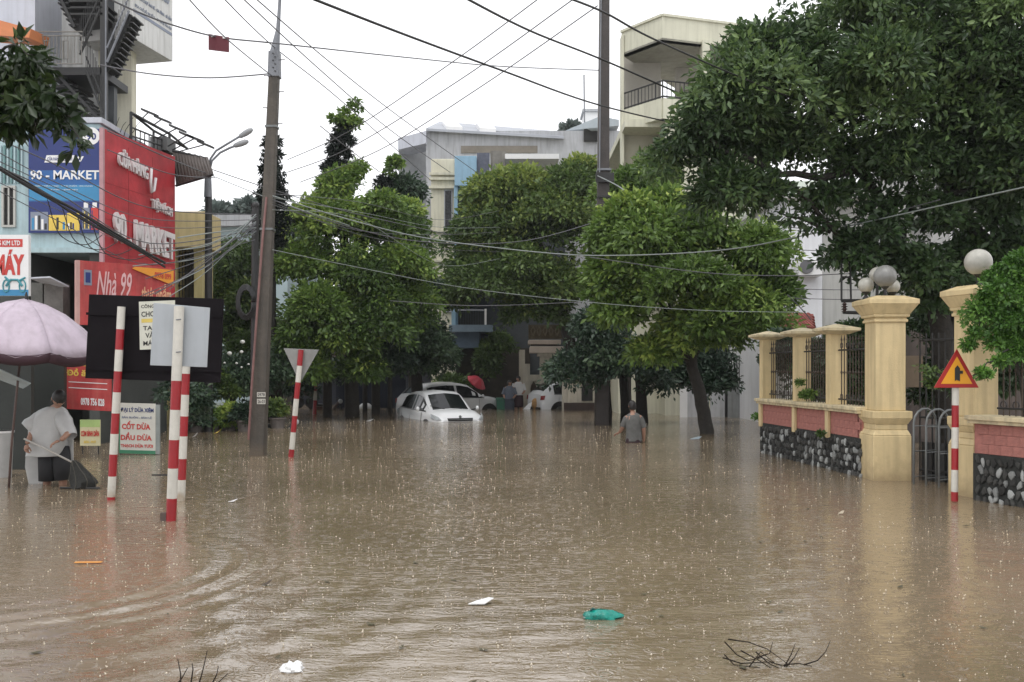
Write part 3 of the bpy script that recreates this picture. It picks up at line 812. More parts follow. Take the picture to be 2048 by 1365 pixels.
# street lamp with two arms
Yl = 24.0
t = thing('street_lamp', 'double armed street lamp rising beside the brown awning', 'street lamp', gz(417, Yl))
MB().tube([gz(417, Yl) - Vector((0, 0, .7)), P(417, 400, Yl), P(416, 352, Yl)], [.11, .085, .08], 12).build('post', iron, t, smooth=True)
MB().tube([P(416, 395, Yl), P(416, 360, Yl), P(417, 335, Yl)], [.1, .085, .03], 12).build('collar', steel, t, smooth=True)
for (hx, hy, q) in ((491, 267, [(418, 335), (421, 318), (432, 302), (455, 288), (480, 273)]), (481, 288, [(420, 338), (424, 322), (440, 306), (460, 296), (474, 291)])):
    a = MB(); a.tube([P(x, y, Yl) for x, y in q], .028, 8); arm = a.build('arm', steel, t, smooth='all')
    c = P(hx, hy, Yl); mb = MB()
    d = (P(q[-1][0], q[-1][1], Yl) - P(q[-2][0], q[-2][1], Yl)).normalized()
    up = Vector((0, 1, 0)).cross(d); k = len(mb.v)
    prof = [(-.20, .02), (-.15, .055), (0, .075), (.13, .07), (.20, .04), (.215, .01)]
    mb.tube([c + d * s for s, _ in prof], [r for _, r in prof], 10); mb.build('lamp_head', M('lamp_head_grey', (.30, .31, .32), .4, .15), t, smooth='all')

# ------------------------------------------------------------------ cables
def catenary(pts, n=8):
    """pts (px,py,Y) -> smooth polyline through them"""
    q = [P(*p) for p in pts]
    if len(q) == 2: return q
    out = []
    for i in range(len(q) - 1):
        p0 = q[max(i - 1, 0)]; p1 = q[i]; p2 = q[i + 1]; p3 = q[min(i + 2, len(q) - 1)]
        for k in range(n):
            s = k / n
            out.append(.5 * ((2 * p1) + (-p0 + p2) * s + (2 * p0 - 5 * p1 + 4 * p2 - p3) * s * s + (-p0 + 3 * p1 - 3 * p2 + p3) * s ** 3))
    out.append(q[-1]); return out
def cable(pts, r, mat, label, group=None):
    q = catenary(pts)
    if pts[0][1] < 0 or pts[0][0] < 0: q = [q[0] + (q[0] - q[1]).normalized() * 9] + q      # runs on beyond the frame
    if pts[-1][0] > 2048 or pts[-1][1] < 0: q = q + [q[-1] + (q[-1] - q[-2]).normalized() * 9]
    o = MB().tube(q, r, 6).build('overhead_cable', mat, smooth='all')
    tag(o, label, 'cable', group)
cable([(600, -12, 8.0), (800, 66, 9.6), (1000, 140, 12), (1200, 211, 15), (1400, 256, 17), (1560, 275, 18)], .0135, steps, 'thickest black cable sweeping from the top centre down into the big tree')
cable([(915, -12, 9), (1060, 62, 11), (1210, 122, 13), (1400, 205, 15), (1480, 235, 16)], .013, steps, 'black cable crossing the centre pole second from the top')
cable([(1125, -8, 9), (1210, 26, 10), (1300, 75, 11), (1450, 142, 13), (1580, 195, 14)], .012, steps, 'black cable crossing in front of the cream rooftop balcony')
cable([(180, -20, 13), (270, 22, 14), (350, 52, 15), (440, 75, 16), (560, 88, 17.2), (800, 114, 21), (1000, 133, 25), (1197, 141, 27)], .014, cable_mid, 'cable carrying the small dark red banner, tied to the collar of the leaning pole')
cable([(200, 130, 17.5), (300, 148, 17.5), (420, 156, 17.4), (540, 148, 17.35)], .012, cable_mid, 'slack cable from the stairs to the top of the leaning pole')
cable([(370, -10, 13), (450, 75, 15), (543, 152, 17.3)], .009, cable_mid, 'thin wire dropping from the top left to the steel collar')
cable([(440, -10, 13), (545, 92, 17.2), (680, 200, 20), (860, 360, 28)], .009, cable_mid, 'thin wire passing the steel collar toward the blue balcony')
cable([(640, 252, 17.5), (700, 300, 19), (760, 345, 22)], .008, cable_mid, 'short thin wire right of the leaning pole above the conifer')
cable([(480, -8, 13), (640, 140, 17), (780, 260, 22), (900, 345, 28)], .009, cable_mid, 'left wire of the parallel pair falling to the grey house')
cable([(505, -8, 13), (660, 125, 17), (800, 235, 22), (960, 350, 28)], .009, cable_mid, 'right wire of the parallel pair falling to the grey house')
cable([(575, 320, 26), (700, 262, 22), (900, 128, 18), (1085, -8, 15)], .010, cable_mid, 'upper thin wire rising to the right above the grey house')
cable([(575, 345, 26), (700, 296, 22), (920, 160, 18), (1145, 0, 15)], .010, cable_mid, 'middle thin wire rising to the right above the grey house')
cable([(600, 365, 26), (760, 300, 22), (960, 175, 18), (1195, 12, 15)], .010, cable_mid, 'lower thin wire rising to the right above the grey house')
cable([(545, 392, 17.3), (700, 440, 18), (860, 478, 19), (1100, 507, 19), (1260, 511, 18), (1450, 500, 17), (1600, 473, 16), (1880, 412, 14), (2080, 368, 12.5)], .0105, cable_grey, 'brightest pale cable sagging across the middle trees to the right edge')
cable([(545, 400, 17.3), (700, 455, 19), (860, 485, 21), (1050, 482, 23), (1205, 440, 26.7)], .010, cable_mid, 'dark cable sagging between the leaning pole and the centre pole')
cable([(420, 338, 23.8), (540, 378, 22), (700, 425, 24), (900, 470, 26)], .011, cable_mid, 'wire from the street lamp into the left trees')
cable([(215, 262, 17), (340, 318, 19), (425, 352, 23.6)], .013, cable_mid, 'wire along the top edge of the red sign to the street lamp')
cable([(215, 300, 17), (340, 348, 19), (430, 356, 23)], .010, cable_mid, 'second wire across the red sign under its top edge')
cable([(420, 350, 23.8), (540, 398, 20), (700, 452, 20)], .009, cable_grey, 'pale wire from the lamp past the leaning pole')
cable([(545, 500, 17.3), (700, 532, 19), (930, 576, 21), (1180, 605, 21), (1400, 621, 20), (1600, 625, 19)], .007, cable_grey, 'lower pale wire crossing the trees at mid height')
cable([(780, 602, 22), (960, 612, 22), (1190, 603, 22)], .008, cable_mid, 'faint wire across the shaded house front')
cable([(1180, 515, 20), (1400, 545, 20), (1560, 552, 19), (1700, 548, 18), (1830, 546, 17)], .009, cable_mid, 'wire level with the air conditioner on the white house')
for k, (y0, y1) in enumerate(((500, 497), (520, 521), (578, 580), (597, 600))):
    cable([(1590, y0, 19), (1660, y0 + 2, 18.5), (1740, y1, 18)], .007, cable_mid, 'one of the short level wires in front of the white house', 'level wires before the white house')
cable([(1195, 352, 26.7), (1235, 372, 25), (1262, 392, 23.5)], .016, cable_grey, 'short pale stay leaving the centre pole to the right')
cable([(1575, 455, 16), (1650, 458, 16), (1730, 440, 15.5), (1880, 400, 14)], .007, cable_mid, 'thin wire just above the brightest pale cable')
cable([(1575, 590, 19), (1600, 615, 19), (1622, 640, 19)], .010, cable_mid, 'short slanting wire over the red tiled roof')
for k, (ya, ym, yb, lab) in enumerate(((405, 470, 498, 'thin wire directly under the brightest pale cable'), (396, 425, 455, 'thin wire from the concrete pole to the blue balcony'), (410, 462, 470, 'slack thin wire crossing the climber tree'), (420, 440, 530, 'thin wire dropping from the concrete pole to the shaded balcony'), (388, 405, 440, 'topmost thin wire of those leaving the concrete pole to the right'))):
    cable([(545, ya, 17.3), (720, ym, 21), (880, yb, 27), (1000, yb + 6 - k * 6, 31)], .006, cable_grey if k % 2 else cable_mid, lab)
# thick dark bundle low on the left, and the fan of wires to the coil pole
rb = random.Random(5)
for k in range(7):
    j = [rb.uniform(-6, 6) for _ in range(6)]
    cable([(-30, 322 + j[0], 11), (60, 372 + j[1], 12), (150, 425 + j[2], 13), (240, 476 + j[3], 14), (330, 530 + j[4], 15.5)], rb.uniform(.009, .018), steps, 'black strand of the thick cable bundle across the blue sign', 'thick cable bundle')
for k in range(12):
    y0 = rb.uniform(470, 600); sag = rb.uniform(5, 45)
    cable([(300 + rb.uniform(-40, 60), y0, 16 + rb.uniform(-.5, .5)), (420, (y0 + 440) / 2 + sag * .7, 17.5), (512, 440 + rb.uniform(-12, 25), 19)], rb.uniform(.006, .011), cable_grey if k % 2 else cable_mid, 'thin strand in the fan of wires left of the concrete pole', 'fan of service wires')
for k in range(6):
    y0 = 262 + k * 22 + rb.uniform(-8, 8)
    cable([(-30, y0, 12), (120, y0 + 70 + rb.uniform(-10, 10), 13.5), (300, y0 + 150 + rb.uniform(-15, 15), 16), (510, 430 + k * 10, 19)], rb.uniform(.005, .009), cable_mid, 'thin slack wire crossing the blue and red signs', 'slack wires over the market signs')
for k in range(4):
    x0 = 95 + k * 30
    cable([(x0, 400 + k * 17, 12.6), (x0 + 25, 470 + k * 12, 13.5), (x0 + 75, 490 + k * 10, 14.5), (x0 + 110, 470 + k * 14, 15)], .007, steps, 'loose loop of cable hanging from the thick bundle', 'loose cable loops')
# banner
t = thing('banner', 'small dark red banner hanging from a cable in front of the white sky', 'banner', P(438, 105, 15.9))
MB().poly([P(417, 100, 15.9), P(458, 105, 15.9), P(458, 75, 15.9), P(417, 68, 15.9)], (0, .01, 0)).build('cloth', M('dark_red_cloth', (.11, .015, .025), .7, .2, 4), t)
for x, y in ((426, 73), (449, 76)):
    MB().box(P(x - 3, 0, 15.9).x, P(x + 3, 0, 15.9).x, 15.88, 15.895, P(0, y + 2, 15.9).z, P(0, y - 2, 15.9).z).build('clip', white_print, t)

# ================================================================== LEFT BUILDINGS
def X(px, Y): return (px - 1024) / F * Y
def Z(py, Y): return HC + (HY - py) / F * Y
def wbox(name, mat, par, px0, px1, py0, py1, Y0, Y1, bevel=0, zlo=None):
    """box whose front face is seen at px0..px1, py0(top)..py1(bottom) at distance Y0, reaching back to Y1"""
    return MB().box(X(px0, Y0), X(px1, Y0), Y0, Y1, zlo if zlo is not None else Z(py1, Y0), Z(py0, Y0)).build(name, mat, par, bevel=bevel)
def window(par, px0, px1, py0, py1, Y, fr=None, nx=2, ny=1, glass=None):
    fr = fr or white_print
    x0, x1, z0, z1 = X(px0, Y), X(px1, Y), Z(py1, Y), Z(py0, Y); w = .045
    mb = MB()
    for a, b, c, d in ((x0, x1, z1 - w, z1), (x0, x1, z0, z0 + w), (x0, x0 + w, z0 + w, z1 - w), (x1 - w, x1, z0 + w, z1 - w)): mb.box(a, b, Y - .03, Y + .05, c, d)
    for i in range(1, nx): xx = x0 + (x1 - x0) * i / nx; mb.box(xx - w / 3, xx + w / 3, Y - .025, Y + .045, z0 + w, z1 - w)
    wi = mb.build('window', fr, par)
    MB().box(x0 + w, x1 - w, Y + .01, Y + .02, z0 + w, z1 - w).build('pane', glass or glass_dark, wi)
    return wi

# ---- blue market building on the corner
Ys = 20.1
s1 = thing('market_building', 'pale blue market building on the left corner carrying the blue and red signs', 'building', (-11, 21.5, -.7))
xr = -8.72
mb = MB(); mb.box(-18, xr, Ys, 24.0, Z(505, Ys), 6.78); mb.build('upper_wall', shop_blue, s1, bevel=.02)
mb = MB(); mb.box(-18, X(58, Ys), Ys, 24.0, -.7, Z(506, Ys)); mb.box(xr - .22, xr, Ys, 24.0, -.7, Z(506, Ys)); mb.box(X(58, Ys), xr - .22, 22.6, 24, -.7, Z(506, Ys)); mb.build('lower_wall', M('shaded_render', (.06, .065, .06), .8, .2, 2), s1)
MB().box(-18, xr + .06, Ys - .05, 24.05, 6.78, 6.9).build('roof_slab', lav, s1, bevel=.01)
MB().box(-18, xr + .04, Ys - .12, Ys - .01, Z(505, Ys) - .02, Z(497, Ys)).build('ledge', shop_blue, s1)
window(s1, 4, 32, 372, 455, Ys - .02, M('pale_frame', (.45, .45, .42), .6, .1), 2, glass=dark_in)
for i in range(7):
    x = X(2 + i * 7, Ys); MB().box(x, x + .03, Ys - .05, Ys - .01, Z(368, Ys), Z(292, Ys)).build('slat', green_glass if i % 2 else shop_blue, s1)
# things in the open shop front
for i, (x0, x1, y0, y1) in enumerate(((62, 85, 560, 620), (88, 126, 560, 700))):
    mb = MB(); mb.box(X(x0, 19.6), X(x1, 19.6), 19.6, 19.9, Z(y1, 19.6), Z(y0, 19.6) - .06)
    o = mb.build('shop_shelf', M('shop_shelf_%d' % i, ((.12, .12, .11), (.16, .15, .14))[i], .8, .4, 5)); tag(o, ('narrow grey shelf standing in the shop opening above the umbrella', 'wider grey cupboard in the shop opening above the umbrella')[i], 'shelf')
mb = MB(); mb.slab([P(60, 558, 19.2), P(100, 556, 19.0), P(138, 575, 19.4), P(96, 572, 19.8)], (0, 0, .03)); o = mb.build('awning_sheet', lav); tag(o, 'short pale awning sheet over the shop opening', 'awning')

# blue sign on the front
sb = thing('market_sign', 'blue market sign with white capitals and a white round emblem', 'sign', (-9.4, Ys - .1, Z(468, Ys)))
pb = Panel((X(57, Ys - .08), Ys - .08, Z(466, Ys - .08)), (X(203, Ys - .08) - X(57, Ys - .08), 0, 0), (0, 0, Z(258, Ys - .08) - Z(466, Ys - .08)))
pb.slab(0, 1, 0, 1, -.05, 0).build('panel', navy, sb)
pb.slab(0.01, .99, .30, .60, 0, .003).build('blue_field', blue_sign, sb)
pb.slab(0.01, .99, .31, .46, .003, .006).build('light_field', sky_blue_sign, sb)
MB().poly([pb.at(.86 + .12 * math.cos(a * .3927), .93 + .085 * math.sin(a * .3927), .004) for a in range(16)], pb.n * .003).build('emblem', white_print, sb)
lettering('90', pb, .80, .93, .89, .96, navy, sb, .009, .002, .03)
MB().poly([pb.at(.22, .675, .004), pb.at(.61, .675, .004), pb.at(.63, .745, .004), pb.at(.25, .745, .004)], pb.n * .003).build('name_plate', white_print, sb)
lettering('CỬA HÀNG TIỆN ÍCH', pb, .26, .60, .685, .735, navy, sb, .009, .002, .02)
lettering('//', pb, .64, .76, .685, .735, white_print, sb, .004, .003, .04)
lettering('90 - MARKET', pb, .03, .97, .51, .60, white_print, sb, .006, .012, .02)
lettering('HÀNG TIÊU DÙNG - THỰC PHẨM - GIA DỤNG', pb, .10, .88, .44, .46, white_print, sb, .008, .003)
lettering('MỸ PHẨM - BÁNH KẸO', pb, .28, .68, .405, .425, white_print, sb, .008, .003)
for i, (u0, u1, v0, v1, mt) in enumerate(((.03, .27, .02, .20, grey_print), (.28, .52, .02, .17, yellow_print), (.53, .70, .02, .19, yellow_print), (.74, .84, .03, .24, grey_print), (.86, .96, .03, .24, red_print))):
    o = pb.slab(u0, u1, v0, v1, .006, .010).build('product_picture', mt, sb)
    for k in range(5):
        a = u0 + (u1 - u0) * (.08 + .18 * k); pb.slab(a, a + (u1 - u0) * .13, v0 + .01, v0 + (v1 - v0) * random.uniform(.35, .9), .010, .013).build('picture_mark', random.choice((white_print, navy, black_print, yellow_print, sky_blue_sign)), sb)
for u in (.76, .88): pb.slab(u, u + .06, .24, .29, .006, .012).build('bottle_cap', white_print, sb)

# red sign on the side wall
sr = thing('market_sign', 'huge red market sign with raised white letters facing the street', 'sign', (-8.5, 20.2, 2.7))
r0 = Vector((X(205, 20.0), 20.0, Z(640, 20.0))); r1 = Vector((X(350, 22.84), 22.84, Z(640, 20.0)))
zt0, zt1 = Z(256, 20.0), Z(314, 22.84)
pr = Panel(r0, r1 - r0, (0, 0, zt0 - r0.z)); pr.n = Vector((r1 - r0).cross(Vector((0, 0, 1)))).normalized()
if pr.n.x < 0: pr.n = -pr.n
vt = (zt1 - r0.z) / (zt0 - r0.z)
k = MB().poly([pr.at(0, 0, -.06), pr.at(1, 0, -.06), pr.at(1, vt, -.06), pr.at(0, 1, -.06)], pr.n * .06)
k.build('panel', red_sign, sr)
for a in (0.33, .66):
    pr.slab(a - .002, a + .002, 0, .95, 0, .004).build('seam', M('sign_seam', (.28, .02, .025), .5), sr)
for v in (.18, .36, .53, .72):
    pr.slab(0, 1, v - .001, v + .001, 0, .004).build('seam', MATS['sign_seam'], sr)
pr.slab(-.01, 1.01, -.01, .0, -.08, .03).build('trim', M('sign_trim', (.33, .08, .08), .5), sr)
pr.slab(-.008, .012, 0, 1, -.06, .03).build('trim', M('sign_trim_pale', (.45, .25, .27), .5), sr)
lettering('CỬA HÀNG', pr, .17, .56, .82, .915, white_raised, sr, .02, .06, .02, rot=-.03)
lettering('TIỆN ÍCH', pr, .62, .92, .635, .715, white_raised, sr, .02, .06, .02, rot=-.02)
lettering('90 . MARKET', pr, .11, .95, .40, .56, white_raised, sr, .02, .07, .03, rot=-.04)
lettering('TẠP HÓA', pr, .18, .88, .235, .305, M('gold_letter', (.55, .30, .08), .45, .2), sr, .01, .04, .02, rot=-.03)
mb = MB(); mb.tube([pr.at(.60, .88, .08), pr.at(.585, .80, .09), pr.at(.60, .74, .08), pr.at(.635, .755, .08), pr.at(.66, .83, .08)], .035, 6)
mb.build('bird_emblem', white_raised, sr, smooth='all')

# lower red board with script + orange wedge
Yq = 19.2
s2 = thing('shop_board', 'tilted red shop board with pink script letters and an orange strip', 'sign', (X(240, Yq), Yq, Z(640, Yq)))
q0 = P(160, 650, Yq); q1 = Vector((X(342, 20.6), 20.6, 0)); q1.z = q0.z
pq = Panel(q0, q1 - q0, (0, 0, Z(521, Yq) - q0.z))
pq.slab(0, 1, 0, 1, -.10, 0).build('panel', red_board, s2)
pq.slab(-.035, 0, 0, 1, -.10, .0).build('edge', M('pale_board_edge', (.55, .33, .30), .5), s2)
pq.slab(.04, .12, .62, .86, 0, .01).build('logo_square', grey_print, s2)
pq.slab(.055, .105, .66, .82, .01, .014).build('logo_mark', navy, s2)
lettering('Nhà 99', pq, .17, .55, .47, .86, M('pink_white_print', (.72, .45, .46), .5, .1), s2, .006, .004, .01, shear=.3)
lettering('thực phẩm', pq, .66, 1.0, .38, .72, M('peach_print', (.75, .42, .25), .5), s2, .006, .004, .02)
MB().poly([pq.at(.55, .93, .02), pq.at(1.02, .70, .02), pq.at(1.02, .96, .02), pq.at(.58, .965, .02)], pq.n * .02).build('orange_strip', orange, s2)
lettering('0978 099', pq, .80, .99, .80, .90, red_print, s2, .045, .004, .02, rot=-.02)

# white hanging sign at the left edge
s3 = thing('shop_sign', 'white sign at the left edge with red letters and a drawn motorbike', 'sign', (X(28, 16), 16, Z(590, 16)))
pm = Panel((X(-60, 16), 16, Z(592, 16)), (X(57, 16) - X(-60, 16), 0, 0), (0, 0, Z(470, 16) - Z(592, 16)))
pm.slab(0, 1, 0, 1, -.08, 0).build('panel', white_print, s3)
pm.slab(.02, .90, .80, .93, 0, .003).build('red_strip', red_print, s3)
lettering('HUNG KIM LTD', pm, .30, .86, .825, .905, white_print, s3, .004, .003, .02)
lettering('XE MÁY', pm, .03, .93, .34, .76, red_print, s3, .003, .003, .05)
pm.slab(.0, 1, .0, .10, 0, .003).build('foot_strip', sky_blue_sign, s3)
mb = MB()
for cx_ in (.62, .90):
    a = [pm.at(cx_ + .055 * math.cos(i * .5236), .16 + .10 * math.sin(i * .5236), .008) for i in range(13)]; mb.tube(a, .012, 5)
mb.tube([pm.at(.62, .16, .008), pm.at(.70, .26, .008), pm.at(.82, .26, .008), pm.at(.90, .16, .008)], .022, 5)
mb.tube([pm.at(.68, .24, .008), pm.at(.60, .31, .008)], .016, 5); mb.tube([pm.at(.84, .25, .008), pm.at(.95, .30, .008)], .014, 5)
mb.build('motorbike_drawing', M('teal_print', (.06, .28, .33), .5), s3)

# roof cage and lamps over the red sign
cg = thing('roof_cage', 'black metal frame on the market roof beside the floodlights', 'frame', (X(300, 22), 22, Z(305, 22)))
cx0, cx1 = X(262, 21.2), X(340, 23.5)
def CG(px, py, Y): return P(px, py, Y)
fr = [CG(262, 290, 21.2), CG(339, 308, 23.5), CG(339, 268, 23.5), CG(262, 226, 21.2)]
for a, b in ((0, 1), (1, 2), (2, 3), (3, 0)): MB().tube([fr[a], fr[b]], .035, 6).build('frame_bar', iron, cg)
for k in range(1, 9):
    t_ = k / 9; a = fr[0].lerp(fr[1], t_); b = fr[3].lerp(fr[2], t_); MB().tube([a, a.lerp(b, .55)], .014, 5).build('bar', iron, cg)
for k in (.28, .55): MB().tube([fr[0].lerp(fr[3], k), fr[1].lerp(fr[2], k)], .022, 6).build('frame_bar', iron, cg)
bk = [v + Vector((-.1, 1.6, 0)) for v in fr]
for a, b in ((0, 1), (2, 3), (3, 0)): MB().tube([bk[a], bk[b]], .03, 6).build('frame_bar', iron, cg)
for k in (2, 3): MB().tube([fr[k], bk[k]], .03, 6).build('frame_bar', iron, cg)
wbox('box', M('grey_roof_box', (.12, .12, .12), .7, .2, 4), cg, 300, 334, 274, 300, 23.0, 23.6)
mb = MB()
for k in range(4):
    a = CG(258 - k * 5, 300, 21.0); limb(mb, [a, a + Vector((-.08 * k, 0, .3)), a + Vector((.25 - .1 * k, 0, .62 + .1 * (k % 2)))], .014, .005, 5, seed=k)
o = mb.build('dry_twigs', bark); tag(o, 'dry twigs growing at the corner of the market roof', 'plant')
for k, (ax_, ay_, bx, by) in enumerate(((282, 240, 296, 226), (305, 252, 322, 240), (318, 275, 352, 258), (336, 293, 372, 272), (346, 300, 388, 278), (356, 304, 408, 290))):
    ln = thing('floodlight', ('floodlight nearest the stair building, first of the row over the red sign', 'second floodlight from the left in the row over the red sign', 'third floodlight from the left, above the grey roof box', 'fourth floodlight from the left, right of the grey roof box', 'fifth floodlight from the left, above the brown awning', 'rightmost and lowest floodlight, over the outer edge of the brown awning')[k], 'floodlight', P(ax_, ay_, 22.6), 'floodlights over the red sign')
    a, b = P(ax_, ay_, 22.8), P(bx, by, 21.8); MB().tube([a, b], .015, 5).build('arm', iron, ln)
    d = Vector((.17, 0, -.07)); MB().slab([b - d, b + d, b + d + Vector((.02, .16, 0)), b - d + Vector((.02, .16, 0))], (0, 0, .05)).build('lamp', iron, ln)

# brown awning
aw = thing('corrugated_awning', 'dark brown corrugated awning jutting out behind the red sign', 'awning', P(380, 350, 23.5))
e0, e1, e2, e3 = P(345, 302, 23.0), P(415, 318, 23.6), P(426, 350, 22.2), P(352, 372, 22.9)
e4 = P(345, 330, 25.5)
n = 12
for i in range(n):
    a, b = i / n, (i + .93) / n
    T0, T1 = e0.lerp(e1, a), e0.lerp(e1, b); L0, L1 = e3.lerp(e2, a), e3.lerp(e2, b)
    MB().slab([L0, L1, T1, T0], (0, .05, .03 + .02 * (i % 2))).build('sheet', dark_brown, aw)
MB().tube([e3, e2], .03, 6).build('edge_bar', iron, aw); MB().tube([e0, e1], .03, 6).build('edge_bar', iron, aw)

# ---- tall white stair building
Yw = 25.0
tb = thing('stair_building', 'tall white building with a black steel outside staircase', 'building', (-12, 28, -.7))
MB().hexa([(-20, Yw, -.7), (X(262, Yw), Yw, -.7), (X(250, 33), 33, -.7), (-24, 33, -.7), (-20, Yw, 15.5), (X(262, Yw), Yw, 15.5), (X(250, 33), 33, 15.5), (-24, 33, 15.5)]).build('wall', white_wall, tb, bevel=.02)
MB().box(X(262, Yw) - .85, X(262, Yw) + .02, Yw - .02, Yw + .3, 2, 15.4).build('pilaster', cream_wall, tb)
window(tb, 78, 114, 33, 56, Yw - .03, grey_wall, 1, glass=M('dull_glass', (.25, .26, .27), .3, .2))
bs0, bs1 = Vector((X(264, 24.0), 24.0, 0)), Vector((X(345.5, 25.9), 25.9, 0))
zb = Z(75, 24.0)
pbs = Panel((bs0.x, bs0.y, zb), bs1 - bs0, (0, 0, 2.6)); pbs.n = (bs1 - bs0).cross(Vector((0, 0, 1))).normalized()
if pbs.n.x < 0: pbs.n = -pbs.n
bx = thing('studio_sign_box', 'white box sign with grey script jutting from the top of the stair building', 'sign', (bs0.x, bs0.y, zb))
inn = Vector((-1.5, .35, 0))
mb = MB(); mb.hexa([pbs.at(0, 0), pbs.at(1, 0), pbs.at(1, 0) + inn, pbs.at(0, 0) + inn, pbs.at(0, 1), pbs.at(1, 1), pbs.at(1, 1) + inn, pbs.at(0, 1) + inn]); mb.build('box', white_wall, bx, bevel=.01)
lettering('Xuân Baby Studio', pbs, .03, .90, .52, .70, grey_print, bx, .006, .01, .02, shear=.2, rot=0)
lettering('CHUYÊN CHỤP ẢNH BÉ - GIA ĐÌNH - BÀ BẦU', pbs, .06, .96, .40, .46, grey_print, bx, .006, .008, .01)
lettering('ĐỊA CHỈ SỐ 90 TỔ 5 - ĐT 0978 756 828', pbs, .06, .96, .31, .36, grey_print, bx, .006, .008, .01)
pbs.slab(.03, .97, .26, .29, 0, .01).build('rule', grey_print, bx)

st = thing('steel_staircase', 'black steel outside staircase zigzagging up the white building', 'staircase', (X(205, 23.5), 23.5, 6.7))
Y0 = 23.2
mb = MB().box(X(200, Y0), X(211, Y0), Y0, Y0 + .15, Z(258, Y0), 15); mb.build('column', iron, st)
mb = MB().box(X(214, Y0 + .9), X(228, Y0 + .9), Y0 + .9, Y0 + 1.1, Z(262, Y0), 15); mb.build('column', M('dark_grey_steel', (.05, .055, .06), .5, .2), st)
MB().tube([P(211.5, 262, Y0), P(211.5, -30, Y0)], .02, 6).build('pipe', steel, st)
mb = MB().box(X(95, Y0), X(203, Y0), Y0, Y0 + 1.6, Z(150, Y0), Z(135, Y0)); mb.build('landing', iron, st)
def flight(p0, p1, w, n, mats):
    p0, p1 = Vector(p0), Vector(p1); f = Vector((0, w, 0))
    for q in (Vector(), f): MB().tube([p0 + q, p1 + q], .05, 4).build('stringer', iron, st)
    for i in range(n):
        p = p0.lerp(p1, (i + .5) / n)
        MB().box(p.x - .13, p.x + .13, p.y, p.y + w, p.z - .012, p.z + .02).build('step', mats, st)
flight(P(205, 245, Y0 + .2), P(118, 152, Y0 + .2), .6, 8, iron)
flight(P(214, 142, Y0 + .1), P(262, 30, Y0 + .1), .55, 11, iron)
flight(P(140, 5, Y0 + .3), P(215, -90, Y0 + .3), 0.6, 8, iron)
flight(P(118, -10, Y0 + .3), P(150, 55, Y0 + .3), 1.0, 6, iron)
for i in range(3):
    MB().box(X(140, Y0), X(205, Y0), Y0, Y0 + 1.1, Z(4 + i * 13, Y0), Z(0 + i * 13, Y0)).build('step', iron, st)
for i in range(5):
    MB().box(X(105, Y0 + .4), X(155, Y0 + .4), Y0 + .4, Y0 + 1.3, Z(160 + i * 15, Y0 + .4), Z(155 + i * 15, Y0 + .4)).build('step', iron, st)
for (a, b) in (((214, 125), (258, 22)), ((206, 228), (172, 142)), ((160, 110), (200, 20))):
    A_, B_ = P(*a, Y0), P(*b, Y0)
    MB().tube([A_ + Vector((0, 0, .35)), B_ + Vector((0, 0, .35))], .022, 6).build('handrail', steel if a[0] == 214 else iron, st)
    MB().tube([A_, B_], .03, 6).build('handrail', steel if a[0] == 214 else iron, st)
    for i in range(12):
        p = A_.lerp(B_, i / 11); MB().tube([p, p + Vector((0, 0, .9 if a[0] != 214 else .6))], .009, 5).build('baluster', iron, st)
rt = thing('balcony_railing', 'thin grey railing with boxed pattern along the stair landing', 'railing', P(120, 133, 23.1))
rg_ = M('weathered_rail', (.20, .19, .17), .6, .3, 9)
for py in (64, 72, 128): MB().tube([P(70, py, 23.1), P(165, py, 23.1)], .016, 6).build('rail', rg_, rt)
for i in range(14):
    x = 72 + i * 7; MB().tube([P(x, 72, 23.1), P(x, 128, 23.1)], .010, 5).build('baluster', rg_, rt)
for x in (94, 131): MB().tube([P(x - 5, 82, 23.08), P(x + 5, 82, 23.08), P(x + 5, 118, 23.08), P(x - 5, 118, 23.08), P(x - 5, 82, 23.08)], .016, 5).build('box_ornament', rg_, rt)

lv = thing('lavender_building', 'pale lavender wall of the house at the top left corner', 'building', (-13.6, 23, -.7))
MB().box(-22, X(70, 23.6), 23.6, 25, 6.8, 16).build('wall', lav, lv)
MB().slab([P(-40, 68, 21.5), P(58, 76, 22.4), P(62, 58, 22.6), P(-40, 30, 22.0)], (0, .9, .1)).build('canopy', M('orange_canopy', (.50, .17, .06), .6, .15), lv)

# ---- yellow house behind, and small far ones
yh = thing('yellow_house', 'yellow house with a flat roof slab and barred window behind the red sign', 'building', (X(385, 27), 29, -.7))
wbox('roof_slab', M('yellow_slab', (.62, .50, .26), .7, .12, 2, streak=.3), yh, 330, 412, 423, 495, 27, 28.4, .02)
wbox('wall', M('yellow_wall', (.50, .42, .20), .7, .12, 2, streak=.3), yh, 300, 352, 495, 900, 27.3, 28.3, zlo=-.7)
wbox('wall', MATS['yellow_wall'], yh, 388, 404, 495, 900, 27.3, 28.3, zlo=-.7)
wbox('back_wall', M('dim_wall', (.12, .11, .08), .8, .3), yh, 350, 390, 495, 900, 28.0, 28.3, zlo=-.7)
for i in range(6):
    x = 352 + i * 6.6; MB().tube([P(x, 497, 27.5), P(x, 598, 27.5)], .014, 5).build('window_bar', iron, yh)
for py in (520, 545, 572): MB().tube([P(350, py, 27.48), P(389, py, 27.48)], .012, 5).build('window_bar', iron, yh)

fb_ = thing('far_blue_house', 'pale blue flat house front far behind the street lamp', 'building', (X(465, 44), 46, -.7))
wbox('wall', M('far_blue_wall', (.42, .52, .55), .8, .1, 1), fb_, 405, 575, 452, 900, 44, 52, zlo=-.7)
wbox('roof_slab', grey_wall, fb_, 400, 580, 430, 452, 43.6, 52)
for x in (425, 470, 540): window(fb_, x, x + 26, 480, 530, 43.9, grey_wall, 2)

